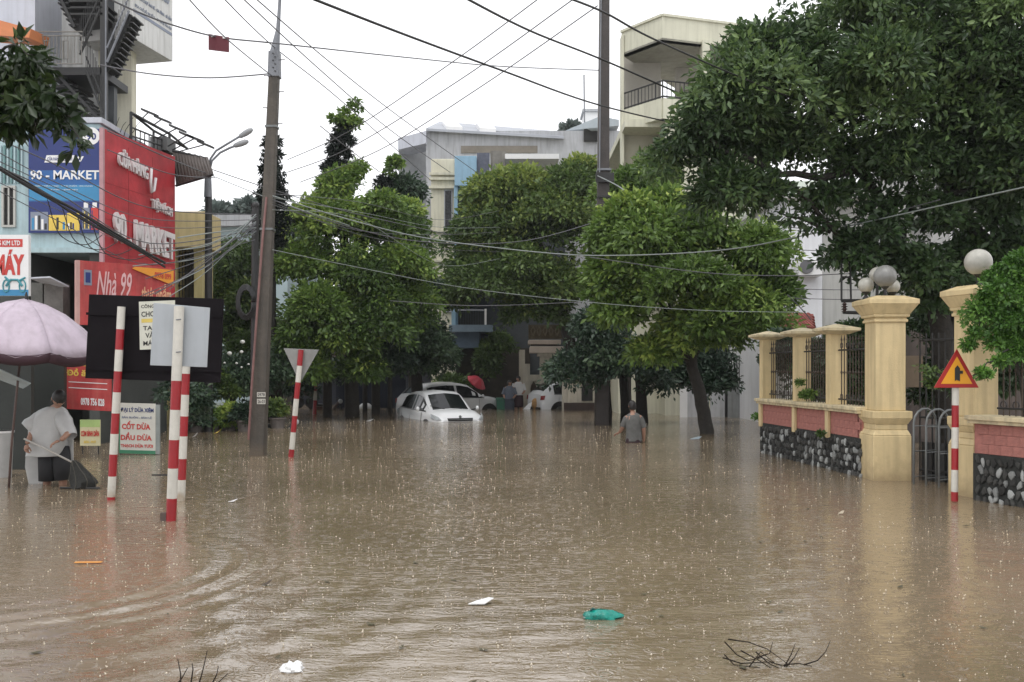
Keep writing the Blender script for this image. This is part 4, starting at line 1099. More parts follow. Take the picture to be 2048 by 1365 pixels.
# ================================================================== CENTRE BUILDINGS
Yc1 = 46.0
gh = thing('grey_house', 'long grey flat roofed house with a white parapet box in the distance', 'building', (X(1000, Yc1), Yc1 + 4, -.7))
wbox('wall', grey_wall, gh, 852, 1240, 262, 900, Yc1, Yc1 + 12, zlo=-.7)
wbox('wall', M('shaded_grey_wall', (.33, .34, .35), .8, .15), gh, 797, 852, 300, 900, Yc1 + 3, Yc1 + 12, zlo=-.7)
MB().poly([P(796, 300, Yc1 + 2), P(852, 287, Yc1 - .3), P(852, 262, Yc1 - .3), P(796, 277, Yc1 + 2)], (.1, 1.5, 0)).build('parapet_box', lav, gh)
MB().slab([P(852, 262, Yc1 - .3), P(1128, 278, Yc1 - .3), P(1100, 266, Yc1 + 5), P(880, 248, Yc1 + 5)], (0, 0, .12)).build('roof_sheet', M('grey_roof_sheet', (.36, .38, .42), .5, .15, 1), gh)
for x in (893, 960): MB().slab([P(x, 265 + (x - 893) * .05, Yc1 - .2), P(x + 32, 267 + (x - 893) * .05, Yc1 - .2), P(x + 22, 257, Yc1 + 3), P(x - 8, 256, Yc1 + 3)], (0, 0, .3)).build('roof_light', white_print, gh)
MB().poly([P(1130, 262, Yc1 + 1), P(1200, 233, Yc1 - 1), P(1238, 240, Yc1), P(1238, 252, Yc1), P(1200, 255, Yc1 - 1), P(1155, 275, Yc1 + 1)], (0, 3, 0)).build('porch_roof', M('pale_blue_roof', (.38, .43, .46), .6, .1), gh)
wbox('roof_shade', dark_in, gh, 1168, 1196, 258, 282, Yc1 - .25, Yc1 - .05)  # black box paints the dark underside of the porch roof
wbox('window_strip', M('brown_shutter', (.20, .18, .15), .7), gh, 922, 1075, 292, 306, Yc1 - .06, Yc1 + .1)
tk = thing('water_tank', 'small white water tank box on the far roof beside the centre pole', 'tank', P(1180, 238, Yc1))
wbox('body', white_print, tk, 1168, 1196, 223, 245, Yc1 + 1, Yc1 + 2.5, .05); wbox('lid', grey_wall, tk, 1165, 1199, 218, 223, Yc1 + .9, Yc1 + 2.6)
o = MB().tube([P(1169, 245, Yc1), P(1168, 150, Yc1)], .035, 5).build('roof_mast', steel); tag(o, 'thin mast standing on the far roof left of the centre pole', 'mast')

Yc2 = 40.0
ch = thing('balcony_house', 'cream house with sky blue balconies half hidden by the middle tree', 'building', (X(930, Yc2), Yc2 + 3, -.7))
wbox('wall', cream_wall, ch, 862, 910, 318, 900, Yc2, Yc2 + 8, .03, zlo=-.7)
for py in (345, 355, 372): wbox('cornice', cream_wall, ch, 858, 912, py, py + 5, Yc2 - .15, Yc2)
for py in (460, 575, 520): wbox('cornice', cream_wall, ch, 860, 912, py, py + 4, Yc2 - .1, Yc2)
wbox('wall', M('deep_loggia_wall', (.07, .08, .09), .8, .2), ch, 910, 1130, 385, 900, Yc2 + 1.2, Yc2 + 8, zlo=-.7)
window(ch, 888, 905, 380, 470, Yc2 - .03, grey_wall, 1)
window(ch, 885, 903, 590, 625, Yc2 - .03, grey_wall, 1)
wbox('balcony_panel', blue_paint, ch, 909, 953, 312, 372, Yc2 - 1.0, Yc2 + 1.2, .02)
wbox('balcony_screen', M('dark_screen', (.10, .11, .15), .6, .3, 8), ch, 954, 979, 306, 362, Yc2 - .6, Yc2 - .5)
wbox('balcony_slab', blue_paint, ch, 945, 1000, 356, 366, Yc2 - .8, Yc2 + 1)
wbox('side_wall', M('stained_wall', (.22, .21, .19), .8, .4, 2, streak=.5), ch, 981, 1012, 302, 366, Yc2 - .3, Yc2 + 1)
wbox('awning', white_print, ch, 1010, 1118, 308, 318, Yc2 - 1.2, Yc2 + 2)
wbox('upper_wall', cream_wall, ch, 1012, 1130, 330, 385, Yc2 + .6, Yc2 + 8)
wbox('awning_shade', dark_in, ch, 1030, 1110, 322, 330, Yc2 + .5, Yc2 + 2)  # black box painted in for the dark under the awning
wbox('blue_column', blue_paint, ch, 908, 915, 372, 655, Yc2 - .9, Yc2 - .6)
for y in (470, 560):
    wbox('balcony_slab', blue_paint, ch, 905, 985, y, y + 8, Yc2 - 1, Yc2 + 1)
wbox('balcony_slab', M('blue_grey_slab', (.18, .24, .30), .7, .2), ch, 898, 985, 650, 664, Yc2 - 1.2, Yc2 + 1)
wbox('lower_panel', M('steel_blue_panel', (.08, .12, .17), .6, .2), ch, 905, 958, 664, 696, Yc2 - 1.0, Yc2 + 1)
wbox('white_post', white_print, ch, 969, 973, 618, 652, Yc2 - 1.1, Yc2 - 1)
wbox('grey_post', blue_paint, ch, 903, 911, 590, 655, Yc2 - 1.15, Yc2 - 1)
for i in range(11):
    x = 914 + i * 5; MB().tube([P(x, 622, Yc2 - 1.05), P(x, 650, Yc2 - 1.05)], .014, 4).build('baluster', iron, ch)
MB().tube([P(911, 621, Yc2 - 1.05), P(970, 621, Yc2 - 1.05)], .03, 5).build('handrail', steel, ch)

dh = thing('shade_front', 'dark house front added for the deep shade under the trees at the street end', 'building', (X(780, 42), 44, -.7))
wbox('wall', M('dim_brown_wall', (.045, .038, .030), .8, .4, 1.5), dh, 540, 900, 640, 900, 42, 50, zlo=-.7)  # near-black wall stands in for the deep shade under the trees
for i in range(5): wbox('shade_panel', M('shade_panel_blue', (.012, .015, .025), .6, .3), dh, 600 + i * 56, 648 + i * 56, 735, 812, 41.9, 42)  # blue-black panels paint the dark of the openings
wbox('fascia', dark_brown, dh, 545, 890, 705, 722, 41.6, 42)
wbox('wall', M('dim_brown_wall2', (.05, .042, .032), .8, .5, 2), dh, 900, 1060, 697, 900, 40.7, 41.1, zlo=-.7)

# gate pavilion with pointed arch and the cream wall
Yg = 38.5
gw = thing('gate_pavilion', 'cream gate pavilion with a pointed arch niche and stepped white cornice', 'building', (X(1080, Yg), Yg + 1, -.7))
cw = M('cream_stone', (.50, .46, .38), .75, .15, 2, streak=.35)
cwh = M('peach_cornice', (.70, .60, .52), .7, .1, 3)
mb = MB(); mb.box(X(1046, Yg), X(1060, Yg), Yg, Yg + .5, -.7, Z(728, Yg)); mb.box(X(1074, Yg), X(1082, Yg), Yg, Yg + .5, -.7, Z(750, Yg)); mb.box(X(1060, Yg), X(1074, Yg), Yg, Yg + .5, Z(762, Yg), Z(750, Yg)); mb.box(X(1060, Yg), X(1074, Yg), Yg + .2, Yg + .5, -.7, Z(800, Yg))
mb.build('wall', cw, gw)
def arch(px0, px1, py0, py1, Y, par, mat=dark_in, h=.05):
    c = (px0 + px1) / 2
    pts = [(px0, py1), (px1, py1), (px1, py0 + (py1 - py0) * .42), (px1 - (px1 - px0) * .14, py0 + (py1 - py0) * .2), (c, py0), (px0 + (px1 - px0) * .14, py0 + (py1 - py0) * .2), (px0, py0 + (py1 - py0) * .42)]
    MB().poly([P(x, y, Y) for x, y in pts], (0, -h, 0)).build('arch_niche', mat, par)
MB().poly([P(1060, 762, Yg + .1), P(1074, 762, Yg + .1), P(1074, 800, Yg + .1), P(1060, 800, Yg + .1)], (0, .1, 0)).build('spandrel', cw, gw)
arch(1061, 1073.5, 763, 800, Yg + .09, gw, M('brown_niche', (.05, .035, .02), .8, .3))
wbox('pillar', cw, gw, 1080, 1104, 712, 880, Yg - .3, Yg + .4, .02, zlo=-.7)
wbox('capital', cw, gw, 1075, 1110, 704, 713, Yg - .5, Yg + .5)
wbox('cornice', cwh, gw, 1060, 1127, 693, 706, Yg - .7, Yg + 1.2, .02)
wbox('cornice', cwh, gw, 1057, 1122, 680, 689, Yg - .5, Yg + 1.2, .02)
wbox('cornice', dark_brown, gw, 1062, 1120, 689, 693, Yg - .4, Yg + 1.2)
wbox('base_moulding', cw, gw, 1044, 1082, 800, 806, Yg - .1, Yg + .2)
wbox('parapet_wall', M('mossy_balustrade', (.16, .13, .08), .8, .4, 4, streak=.4), gw, 1057, 1135, 650, 678, Yg - .2, Yg + .1)
for i in range(6):
    x = 1066 + i * 12; a = [P(x, 672, Yg - .26), P(x - 4, 662, Yg - .26), P(x, 654, Yg - .26), P(x + 4, 662, Yg - .26), P(x, 672, Yg - .26)]
    MB().tube(a, .03, 5).build('scroll', M('mossy_scroll', (.22, .18, .12), .8, .3, 5), gw)
wbox('far_wall', cw, gw, 1038, 1050, 700, 880, Yg + 2, Yg + 2.3, zlo=-.7)

Yh = 36.0
bw = thing('arched_wall', 'long cream wall with dark pointed arch niches behind the wading person', 'wall', (X(1280, Yh), Yh, -.7))
wbox('wall', cw, bw, 1125, 1372, 755, 880, Yh, Yh + .4, zlo=-.7)
wbox('plinth', M('dark_wall_foot', (.045, .03, .025), .8, .4, 3), bw, 1128, 1372, 806, 880, Yh - .12, Yh, zlo=-.7)
wbox('coping', cwh, bw, 1125, 1374, 752, 758, Yh - .12, Yh + .5)
for x in (1173, 1238, 1300, 1342): arch(x - 10, x + 12, 762, 802, Yh - .003, bw)
for x in (1135, 1205, 1268, 1322): wbox('pier', cw, bw, x, x + 8, 758, 806, Yh - .1, Yh)
wp = thing('white_post', 'short white post standing in the water at the wall gap', 'post', gz(1126, 36.5)); MB().box(X(1124, 36.4), X(1131, 36.4), 36.4, 36.55, -.7, Z(802, 36.4)).build('shaft', whitep, wp, bevel=.02); MB().ball((X(1127.5, 36.4), 36.47, Z(799, 36.4)), .09, 10).build('knob', whitep, wp, smooth='all')

Yw2 = 31.0
wg = thing('sheet_gate', 'white sheet metal gate leaning trunk side of the garden', 'gate', (X(1430, Yw2), Yw2, -.7))
wbox('panel', gate_white, wg, 1362, 1418, 772, 880, Yw2, Yw2 + .06, zlo=-.7); wbox('panel', gate_white, wg, 1421, 1451, 768, 880, Yw2 + .02, Yw2 + .08, zlo=-.7)
wbox('panel', M('dull_sheet', (.22, .23, .23), .6, .2, 2, streak=.4), wg, 1456, 1524, 770, 880, Yw2 - .4, Yw2 - .34, zlo=-.7)
wbox('post', white_print, wg, 1360, 1375, 766, 880, Yw2 - .06, Yw2, zlo=-.7); wbox('post', iron, wg, 1451, 1456, 700, 880, Yw2 - .1, Yw2, zlo=-.7); wbox('post', iron, wg, 1488, 1492, 700, 880, Yw2 - .46, Yw2 - .4, zlo=-.7)
for i in range(13): MB().tube([P(1458 + i * 5.2, 712, Yw2 - .37), P(1458 + i * 5.2, 770, Yw2 - .37)], .018, 5).build('bar', iron, wg)
MB().tube([P(1456, 713, Yw2 - .37), P(1524, 713, Yw2 - .37)], .025, 5).build('rail', iron, wg)
lt = thing('garden_shed', 'low shed with a dark flat roof behind the bar fence', 'shed', (X(1480, 34), 34, -.7))
wbox('wall', white_wall, lt, 1420, 1540, 720, 900, 34.5, 38, zlo=-.7); wbox('roof', dark_brown, lt, 1400, 1560, 690, 706, 33.5, 38); wbox('doorway', dark_in, lt, 1440, 1475, 730, 860, 34.45, 34.5); wbox('doorway', dark_in, lt, 1496, 1530, 735, 860, 34.45, 34.5)

# ================================================================== RIGHT BUILDINGS
Yk = 32.0
kh = thing('cream_apartment', 'cream four storey house with an open roof loggia and black balcony rail', 'building', (X(1360, Yk), Yk + 4, -.7))
kc = M('pale_cream_render', (.60, .59, .47), .75, .08, 1, .1, 20, streak=.25)
cor = Vector((X(1325, Yk), Yk)); lf = Vector((X(1243, Yk * 1.05), Yk * 1.05)); rt_ = Vector((X(1500, Yk * 1.0) , Yk * 1.03))
def strip(name, mat, z0, z1, off=0, th=.25, parts='lr'):
    """wall strips of the two street faces between heights z0..z1"""
    for s in parts:
        a, b = (lf, cor) if s == 'l' else (cor, rt_)
        d = (b - a).normalized(); n = Vector((-d.y, d.x)); n = n if n.y > 0 else -n
        if off: a = a - n * off; b = b - n * off
        MB().hexa([(a.x, a.y, z0), (b.x, b.y, z0), (b.x + n.x * th, b.y + n.y * th, z0), (a.x + n.x * th, a.y + n.y * th, z0), (a.x, a.y, z1), (b.x, b.y, z1), (b.x + n.x * th, b.y + n.y * th, z1), (a.x + n.x * th, a.y + n.y * th, z1)]).build(name, mat, kh)
ztop = Z(33, Yk)
strip('parapet', kc, Z(80, Yk), ztop)
strip('coping', kc, ztop, ztop + .08, .06, .4)
strip('floor_band', kc, Z(238, Yk), Z(197, Yk), .05)
strip('lower_band', kc, Z(520, Yk), Z(400, Yk), 0)
MB().hexa([(lf.x, lf.y, Z(80, Yk)), (cor.x, cor.y, Z(80, Yk)), (rt_.x, rt_.y, Z(80, Yk)), (rt_.x, rt_.y + 7, Z(80, Yk)), (lf.x, lf.y, Z(76, Yk)), (cor.x, cor.y, Z(76, Yk)), (rt_.x, rt_.y, Z(76, Yk)), (rt_.x, rt_.y + 7, Z(76, Yk))]).build('ceiling', M('grey_ceiling', (.30, .29, .26), .8, .2), kh)  # ceiling greyer than the cream walls
MB().box(lf.x, rt_.x, Yk + .6, Yk + 8, Z(245, Yk), Z(230, Yk)).build('floor_slab', kc, kh)
wbox('corner_post', kc, kh, 1243, 1248, 70, 520, Yk * 1.045, Yk * 1.06)
wbox('column', kc, kh, 1405, 1420, 80, 200, Yk + .3, Yk + .8)
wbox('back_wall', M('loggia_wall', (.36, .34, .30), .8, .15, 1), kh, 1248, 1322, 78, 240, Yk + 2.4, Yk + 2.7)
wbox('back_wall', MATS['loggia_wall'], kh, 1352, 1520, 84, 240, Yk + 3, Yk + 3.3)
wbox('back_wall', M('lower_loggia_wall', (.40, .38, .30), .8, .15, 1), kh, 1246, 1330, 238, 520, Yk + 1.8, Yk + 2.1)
wbox('wall', kc, kh, 1330, 1520, 240, 900, Yk + .3, Yk + 8, zlo=-.7)
wbox('wall', kc, kh, 1236, 1330, 520, 900, Yk * 1.05, Yk + 8, zlo=-.7)
for k, (s, e) in enumerate(((lf, cor), (cor, rt_))):
    L_ = (e - s).length; nn = int(L_ / .16)
    zb0, zb1 = Z(197, Yk), Z(162, Yk)
    for z in (zb0 + .06, zb1): MB().tube([(s.x, s.y - .03, z), (e.x, e.y - .03, z)], .03, 5).build('rail', iron, kh)
    for i in range(nn): p = s.lerp(e, i / nn); MB().tube([(p.x, p.y - .03, zb0), (p.x, p.y - .03, zb1)], .016 if i % 5 else .03, 4).build('baluster', iron, kh)

Yr = 26.0
wh = thing('white_house', 'white house with an air conditioner seen through gaps in the big tree', 'building', (X(1700, Yr), Yr + 3, -.7))
wbox('wall', M('bright_white_wall', (.76, .77, .80), .7, .06, 1, streak=.12), wh, 1560, 1645, 395, 900, Yr, Yr + 8, .02, zlo=-.7)
wbox('wall', M('light_grey_wall', (.46, .46, .44), .75, .1, 1, streak=.3), wh, 1645, 2000, 380, 900, Yr + .25, Yr + 8, zlo=-.7)
wbox('upper_wall', M('pale_mint_wall', (.60, .66, .58), .75, .08, 1), wh, 1575, 1660, 362, 398, Yr + .5, Yr + 6)
wbox('roof_slab', white_wall, wh, 1555, 1760, 388, 396, Yr - .3, Yr + 8)
wbox('upper_wall', M('grey_tower_wall', (.38, .38, .37), .75, .1), wh, 1862, 2200, 300, 900, Yr - 1.0, Yr + 8, zlo=-.7)
window(wh, 1900, 1926, 455, 540, Yr - 1.05, white_print, 2); window(wh, 1975, 2010, 455, 560, Yr - 1.05, white_print, 2)
window(wh, 1755, 1790, 430, 500, Yr + .2, white_print, 2)
ac = thing('air_conditioner', 'round fan air conditioner on the bright white wall right of the light green tree', 'air conditioner', P(1620, 552, Yr - .3))
wbox('casing', white_print, ac, 1598, 1645, 522, 552, Yr - .38, Yr - .02, .02)
MB().lathe((P(1613, 537, Yr - .38).x, Yr - .40, P(1613, 537, Yr).z), [(.19, 0), (.18, .025)], 20, Vector((0, -1, 0))).build('fan_grille', M('grey_fan', (.13, .13, .14), .5), ac)
wbox('label_plate', grey_wall, ac, 1632, 1641, 530, 536, Yr - .40, Yr - .38)
rr = thing('tiled_roof', 'small red tiled roof between the light tree and the white house', 'roof', P(1600, 655, 24.5))
for r_ in range(5):
    for c_ in range(12):
        a = P(1562 + c_ * 6.0 - r_ * .5, 658 - r_ * 5.5, 23.6 + r_ * .3); MB().tube([a, a + Vector((.0, .42, .12))], .05, 6).build('tile', tile_red, rr)
MB().slab([P(1560, 662, 23.7), P(1634, 660, 23.7), P(1626, 634, 25.4), P(1560, 634, 25.4)], (0, 0, -.05)).build('deck', dark_brown, rr)
wbox('wall', white_wall, rr, 1565, 1630, 662, 900, 24.0, 26, zlo=-.7)
MB().tube([P(1560, 632, 25.3), P(1626, 632, 25.3)], .05, 6).build('ridge', tile_red, rr)

# bracket with insulators left of the globe column
ib = thing('insulator_bracket', 'black iron frame with insulators left of the globe column', 'bracket', P(1700, 625, 15.2))
for a, b in (((1683, 520), (1683, 602)), ((1683, 602), (1725, 602)), ((1683, 520), (1700, 515)), ((1686, 625), (1742, 627)), ((1718, 622), (1748, 650)), ((1700, 515), (1702, 600)), ((1684, 555), (1702, 555))):
    MB().tube([P(a[0], a[1], 15.2), P(b[0], b[1], 15.2)], .028 if a[1] > 600 else .016, 6).build('bar', iron, ib)
MB().lathe(P(1689, 624, 15.2), [(.05, 0), (.02, .025), (.055, .04), (.02, .065), (.055, .08), (.02, .105), (.045, .12), (.012, .15)], 10).build('insulator', M('insulator', (.06, .04, .035), .25), ib)
o = MB().box(X(1812, 16.5), X(1846, 16.5), 16.5, 17.2, Z(775, 16.5), Z(712, 16.5)).build('brown_cabinet', M('brown_cabinet', (.20, .15, .10), .7, .2)); tag(o, 'brown cabinet seen through the gate gap right of the tall column', 'cabinet')
wbox('garden_wall', M('garden_back_wall', (.10, .08, .07), .85, .5, 2, streak=.4), None, 1740, 2300, 640, 900, 20.5, 20.8, zlo=-.7)
tag(bpy.data.objects['garden_wall'], 'dim stained garden wall deep behind the gate', 'wall')

# ================================================================== TREES
def lit_top(zc, s, a):                    # paler leaf tint at the crown top, light from above put into colour
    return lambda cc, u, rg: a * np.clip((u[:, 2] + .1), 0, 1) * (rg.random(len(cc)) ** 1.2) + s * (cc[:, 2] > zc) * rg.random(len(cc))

# big evergreen over the wall
Yt = 15.6
tree('big_tree', 'huge dark evergreen tree spreading over the wall and the top right of the view', gz(1905, 16.6),
     [([P(1900, 1000, 16.6), P(1893, 800, 16.6), P(1885, 680, 16.5), P(1868, 600, 16.3)], .23, .18, 12),
      ([P(1868, 600, 16.3), P(1825, 560, 16.1), P(1788, 505, 15.9), P(1770, 420, 15.6), P(1700, 300, 15.2)], .13, .07, 10),
      ([P(1800, 520, 16), P(1815, 430, 15.7), P(1830, 300, 15.4), P(1800, 180, 15)], .06, .04, 8),
      ([P(1885, 690, 16.5), P(1930, 600, 16.4), P(1975, 520, 16.2), P(1985, 490, 16.1), P(1940, 455, 15.9), P(1905, 400, 15.7), P(1890, 250, 15.4)], .15, .09, 10),
      ([P(1985, 490, 16.1), P(2030, 470, 16), P(2055, 400, 15.8), P(2060, 200, 15.5)], .13, .08, 10),
      ([P(1720, 335, 15.3), P(1640, 360, 15.0), P(1560, 345, 14.8), P(1450, 300, 14.6), P(1380, 260, 14.6)], .07, .03, 8),
      ([P(1570, 362, 14.8), P(1625, 410, 15), P(1665, 455, 15.2), P(1700, 520, 15.3)], .035, .045, 8),
      ([P(1660, 465, 15.2), P(1610, 440, 15.1), P(1560, 425, 15)], .03, .012, 6),
      ([P(1770, 420, 15.6), P(1850, 390, 15.5), P(1960, 380, 15.5)], .06, .03, 8)],
     [bl(1700, 170, 15.2, 240, 165, 1.9), bl(1930, 120, 15.2, 190, 200, 1.8), bl(1560, 110, 15, 120, 110, 1.3), bl(1480, 205, 14.8, 115, 115, 1.2), bl(1370, 310, 14.8, 105, 62, .9, 1.1),
      bl(1600, 290, 15, 170, 85, 1.3), bl(1790, 310, 15.2, 170, 80, 1.3), bl(1990, 320, 15.3, 110, 130, 1.4), bl(1440, 380, 14.8, 80, 60, .8), bl(1730, 20, 15, 200, 90, 1.4), bl(1520, 385, 14.8, 60, 45, .6), bl(1420, 250, 14.8, 75, 60, .9), bl(1490, 100, 14.9, 70, 60, .9), bl(1960, 30, 15.2, 120, 90, 1.3), bl(2050, 200, 15.3, 90, 120, 1.3)],
     105000, .125, 21, L_dark, cr=.36, clump=12, aspect=.42, droop=.15, shell=.5, tint=(0, .55), fresh=lit_top(99, 0, .28), bumpy=.28)
# hanging sprays of the same tree, thin enough to see the house through
o = foliage([bl(1700, 500, 15.3, 62, 95, .5), bl(1760, 450, 15.3, 60, 80, .5), bl(1640, 400, 15.1, 90, 35, .5, .7), bl(1845, 530, 15.6, 85, 70, .6), bl(1880, 420, 15.5, 60, 50, .6, .8), bl(1930, 560, 16, 55, 55, .6, .8), bl(1985, 440, 15.8, 60, 60, .6),
             bl(1690, 380, 15.2, 50, 40, .5, .6), bl(1800, 400, 15.3, 110, 30, .6, .5), bl(1580, 440, 15, 22, 30, .3, .3), bl(2030, 500, 15.6, 40, 60, .5), bl(1740, 560, 15.4, 50, 30, .4, .5), bl(1850, 600, 16.2, 60, 45, .5), bl(1940, 500, 16, 50, 60, .6), bl(2000, 560, 16.2, 60, 60, .6), bl(1640, 450, 15.2, 45, 35, .4, .7), bl(1790, 500, 15.6, 50, 40, .5, .7)],
            12500, .135, 22, clump=9, cr=.26, aspect=.5, droop=.35, shell=.6, tint=(0, .4))
bt = [q for q in bpy.data.objects if q.name == 'big_tree'][0]
link_mesh('hanging_sprays', o, L_dark, bt, kind='stuff')

tree('light_green_tree', 'bright green round tree with a dark leaning trunk standing in the water', gz(1415, 23.2),
     [([P(1417, 905, 23.2), P(1411, 840, 23.2), P(1398, 790, 23.2), P(1385, 735, 23.2), P(1380, 640, 23)], .19, .12, 10),
      ([P(1385, 735, 23.2), P(1340, 650, 23), P(1300, 560, 22.8)], .09, .04, 8), ([P(1383, 720, 23.2), P(1440, 620, 23), P(1500, 520, 22.8)], .09, .04, 8)],
     [bl(1290, 480, 22.6, 85, 85, 1.3), bl(1330, 570, 22.4, 140, 105, 1.7), bl(1440, 590, 22.4, 120, 110, 1.6), bl(1505, 480, 22.4, 80, 70, 1.1), bl(1535, 560, 22.6, 60, 75, 1), bl(1420, 480, 22.6, 90, 60, 1.2),
      bl(1255, 545, 22.5, 70, 75, 1.1), bl(1400, 660, 22.4, 130, 55, 1.3), bl(1265, 415, 22.8, 55, 45, .8), bl(1240, 610, 22.5, 55, 45, .9), bl(1500, 650, 22.8, 55, 60, .9), bl(1345, 420, 23, 60, 50, .9), bl(1225, 520, 22.6, 50, 60, .9), bl(1235, 440, 22.9, 45, 40, .8), bl(1560, 500, 22.8, 45, 50, .8), bl(1310, 700, 22.8, 60, 30, .8)],
     76000, .165, 31, L_mid, cr=.42, clump=10, aspect=.46, droop=.32, shell=.3, tint=(.02, .5), fresh=lit_top(5.2, .28, .42), bumpy=.4)

tree('small_dark_tree', 'small dark blue green tree whose low crown hangs over the third car', gz(1205, 27.6),
     [([P(1207, 880, 27.6), P(1206, 800, 27.6), P(1203, 720, 27.4)], .26, .20, 10), ([P(1203, 740, 27.4), P(1160, 700, 27.2), P(1140, 670, 27)], .08, .04, 8)],
     [bl(1180, 705, 26.6, 78, 62, 1.1), bl(1240, 700, 26.4, 70, 60, 1), bl(1145, 735, 26.8, 42, 38, .7), bl(1200, 655, 26.8, 60, 40, 1), bl(1285, 725, 26.6, 60, 50, .9), bl(1120, 740, 27, 22, 24, .5, .5)],
     21000, .15, 41, L_deep, cr=.36, clump=10, aspect=.46, droop=.3, tint=(.0, .6), fresh=lit_top(99, 0, .3))
for k, (px, y0, lab) in enumerate(((1250, 27.9, 'slim dark trunk just behind the wading person, left one'), (1284, 28.2, 'slim dark trunk just behind the wading person, right one'))):
    tree('shade_tree', lab, gz(px, y0), [([P(px + 2, 880, y0), P(px, 800, y0), P(px - 6, 730, y0), P(px + 6, 680, y0)], .15 + .05 * k, .10, 8)],
         [bl(px + 60 + 50 * k, 735, y0 - .5, 68, 48, .9), bl(px + 20 + 110 * k, 715, y0 - .3, 60, 50, .9), bl(px + 70 + 60 * k, 765, y0 - .6, 40, 22, .6, .6)],
         9000, .145, 43 + k, L_deep, cr=.33, aspect=.46, droop=.3, tint=(0, .4))

tree('broad_tree', 'wide middle tree with lighter green top standing before the balcony house', gz(1152, 37.5),
     [([P(1155, 870, 37.5), P(1150, 740, 37.5), P(1120, 600, 37), P(1060, 450, 36.5)], .3, .18, 10), ([P(1122, 610, 37), P(1000, 520, 36), P(950, 480, 35.5)], .14, .06, 8), ([P(1120, 600, 37), P(1150, 500, 36.5)], .14, .06, 8)],
     [bl(1060, 420, 35, 110, 85, 2.1), bl(975, 450, 35, 62, 62, 1.7), bl(1130, 440, 35.4, 75, 110, 1.7), bl(1000, 540, 35, 105, 75, 1.8), bl(1110, 560, 35.4, 80, 75, 1.6), bl(1160, 350, 36, 38, 48, 1), bl(945, 540, 35, 36, 55, 1.1), bl(1050, 610, 35.4, 85, 45, 1.4), bl(1000, 385, 35.4, 60, 45, 1.2), bl(1045, 365, 35.4, 80, 35, 1.2), bl(1120, 370, 35.6, 50, 40, 1.1), bl(975, 490, 35.2, 55, 55, 1.4), bl(915, 590, 35.2, 22, 40, .8)],
     84000, .205, 51, L_olive, cr=.6, clump=10, aspect=.48, droop=.3, shell=.3, tint=(.0, .52), fresh=lit_top(8.2, .25, .5), bumpy=.4)
tree('slender_tree', 'green tree top showing left of the cream apartment house', gz(1250, 31),
     [([P(1255, 880, 31), P(1250, 600, 31), P(1252, 420, 31)], .2, .08, 8)],
     [bl(1270, 370, 29, 60, 50, .9), bl(1240, 400, 29, 45, 60, .9), bl(1255, 480, 29, 40, 70, .9), bl(1300, 340, 29.5, 60, 40, .9)],
     17000, .17, 55, L_mid, cr=.45, aspect=.46, droop=.3, tint=(.0, .4), fresh=lit_top(99, 0, .4))

tree('climber_tree', 'tall leafy tree covered in climbers right of the leaning pole', gz(700, 31),
     [([P(705, 870, 31), P(702, 700, 31), P(690, 500, 31), P(680, 380, 31)], .26, .10, 10), ([P(595, 800, 30.5), P(600, 600, 30.5), P(592, 480, 30.5)], .06, .03, 6), ([P(640, 700, 30.5), P(612, 620, 30.4), P(640, 560, 30.3)], .06, .03, 6)],
     [bl(670, 430, 30, 75, 62, 1.4), bl(760, 440, 30.4, 72, 72, 1.4), bl(620, 500, 29.5, 62, 85, 1.3), bl(700, 530, 29.4, 90, 80, 1.5), bl(790, 520, 30, 62, 80, 1.3), bl(640, 600, 29, 80, 60, 1.2), bl(740, 610, 29.2, 75, 70, 1.2), bl(600, 670, 28.6, 52, 40, .9), bl(690, 680, 28.8, 82, 42, 1), bl(820, 610, 30.5, 45, 70, 1), bl(815, 430, 31, 32, 40, 1), bl(680, 372, 30.2, 40, 30, .8), bl(620, 735, 28.6, 55, 30, .8, .8), bl(720, 735, 29, 60, 30, .9, .8)],
     92000, .165, 61, L_mid, cr=.46, clump=10, aspect=.48, droop=.4, shell=.3, tint=(-.1, .48), fresh=lit_top(99, 0, .42), bumpy=.5)
tree('shady_tree', 'dark tree mass between the climber tree and the balcony house', gz(830, 35),
     [([P(835, 850, 35), P(832, 700, 35), P(826, 520, 35)], .25, .12, 8)],
     [bl(812, 480, 33.5, 36, 85, 1.3), bl(830, 660, 33, 55, 60, 1.3), bl(770, 690, 32, 60, 40, 1), bl(862, 660, 34, 30, 55, 1), bl(800, 380, 33.5, 40, 40, 1.1), bl(825, 560, 33.6, 34, 55, 1.1), bl(800, 720, 34, 60, 40, 1), bl(885, 700, 35, 36, 50, 1)],
     40000, .18, 62, L_deep, cr=.5, clump=10, aspect=.44, droop=.45, tint=(0, .7), bumpy=.5)
tree('left_tree', 'dull green tree behind the fan of wires left of the leaning pole', gz(460, 34),
     [([P(462, 870, 34), P(460, 600, 34)], .22, .12, 8)],
     [bl(470, 520, 33, 55, 65, 1.3), bl(430, 580, 33, 40, 60, 1.1), bl(500, 600, 33, 45, 70, 1.2), bl(455, 660, 32.5, 60, 60, 1.2), bl(540, 520, 33.5, 30, 80, 1), bl(500, 700, 32, 55, 50, 1.1)],
     30000, .18, 63, L_olive, cr=.48, aspect=.46, droop=.35, tint=(0, .5), bumpy=.5)
tree('under_tree', 'dark undergrowth tree behind the concrete pole near the water', gz(560, 30),
     [([P(560, 870, 30), P(556, 740, 30)], .12, .08, 8)],
     [bl(560, 740, 28.5, 45, 60, 1), bl(500, 760, 28, 60, 50, 1), bl(600, 730, 29, 40, 40, .9), bl(440, 740, 27.5, 50, 45, .9)],
     18000, .15, 64, L_deep, cr=.4, aspect=.46, droop=.3, tint=(0, .6))
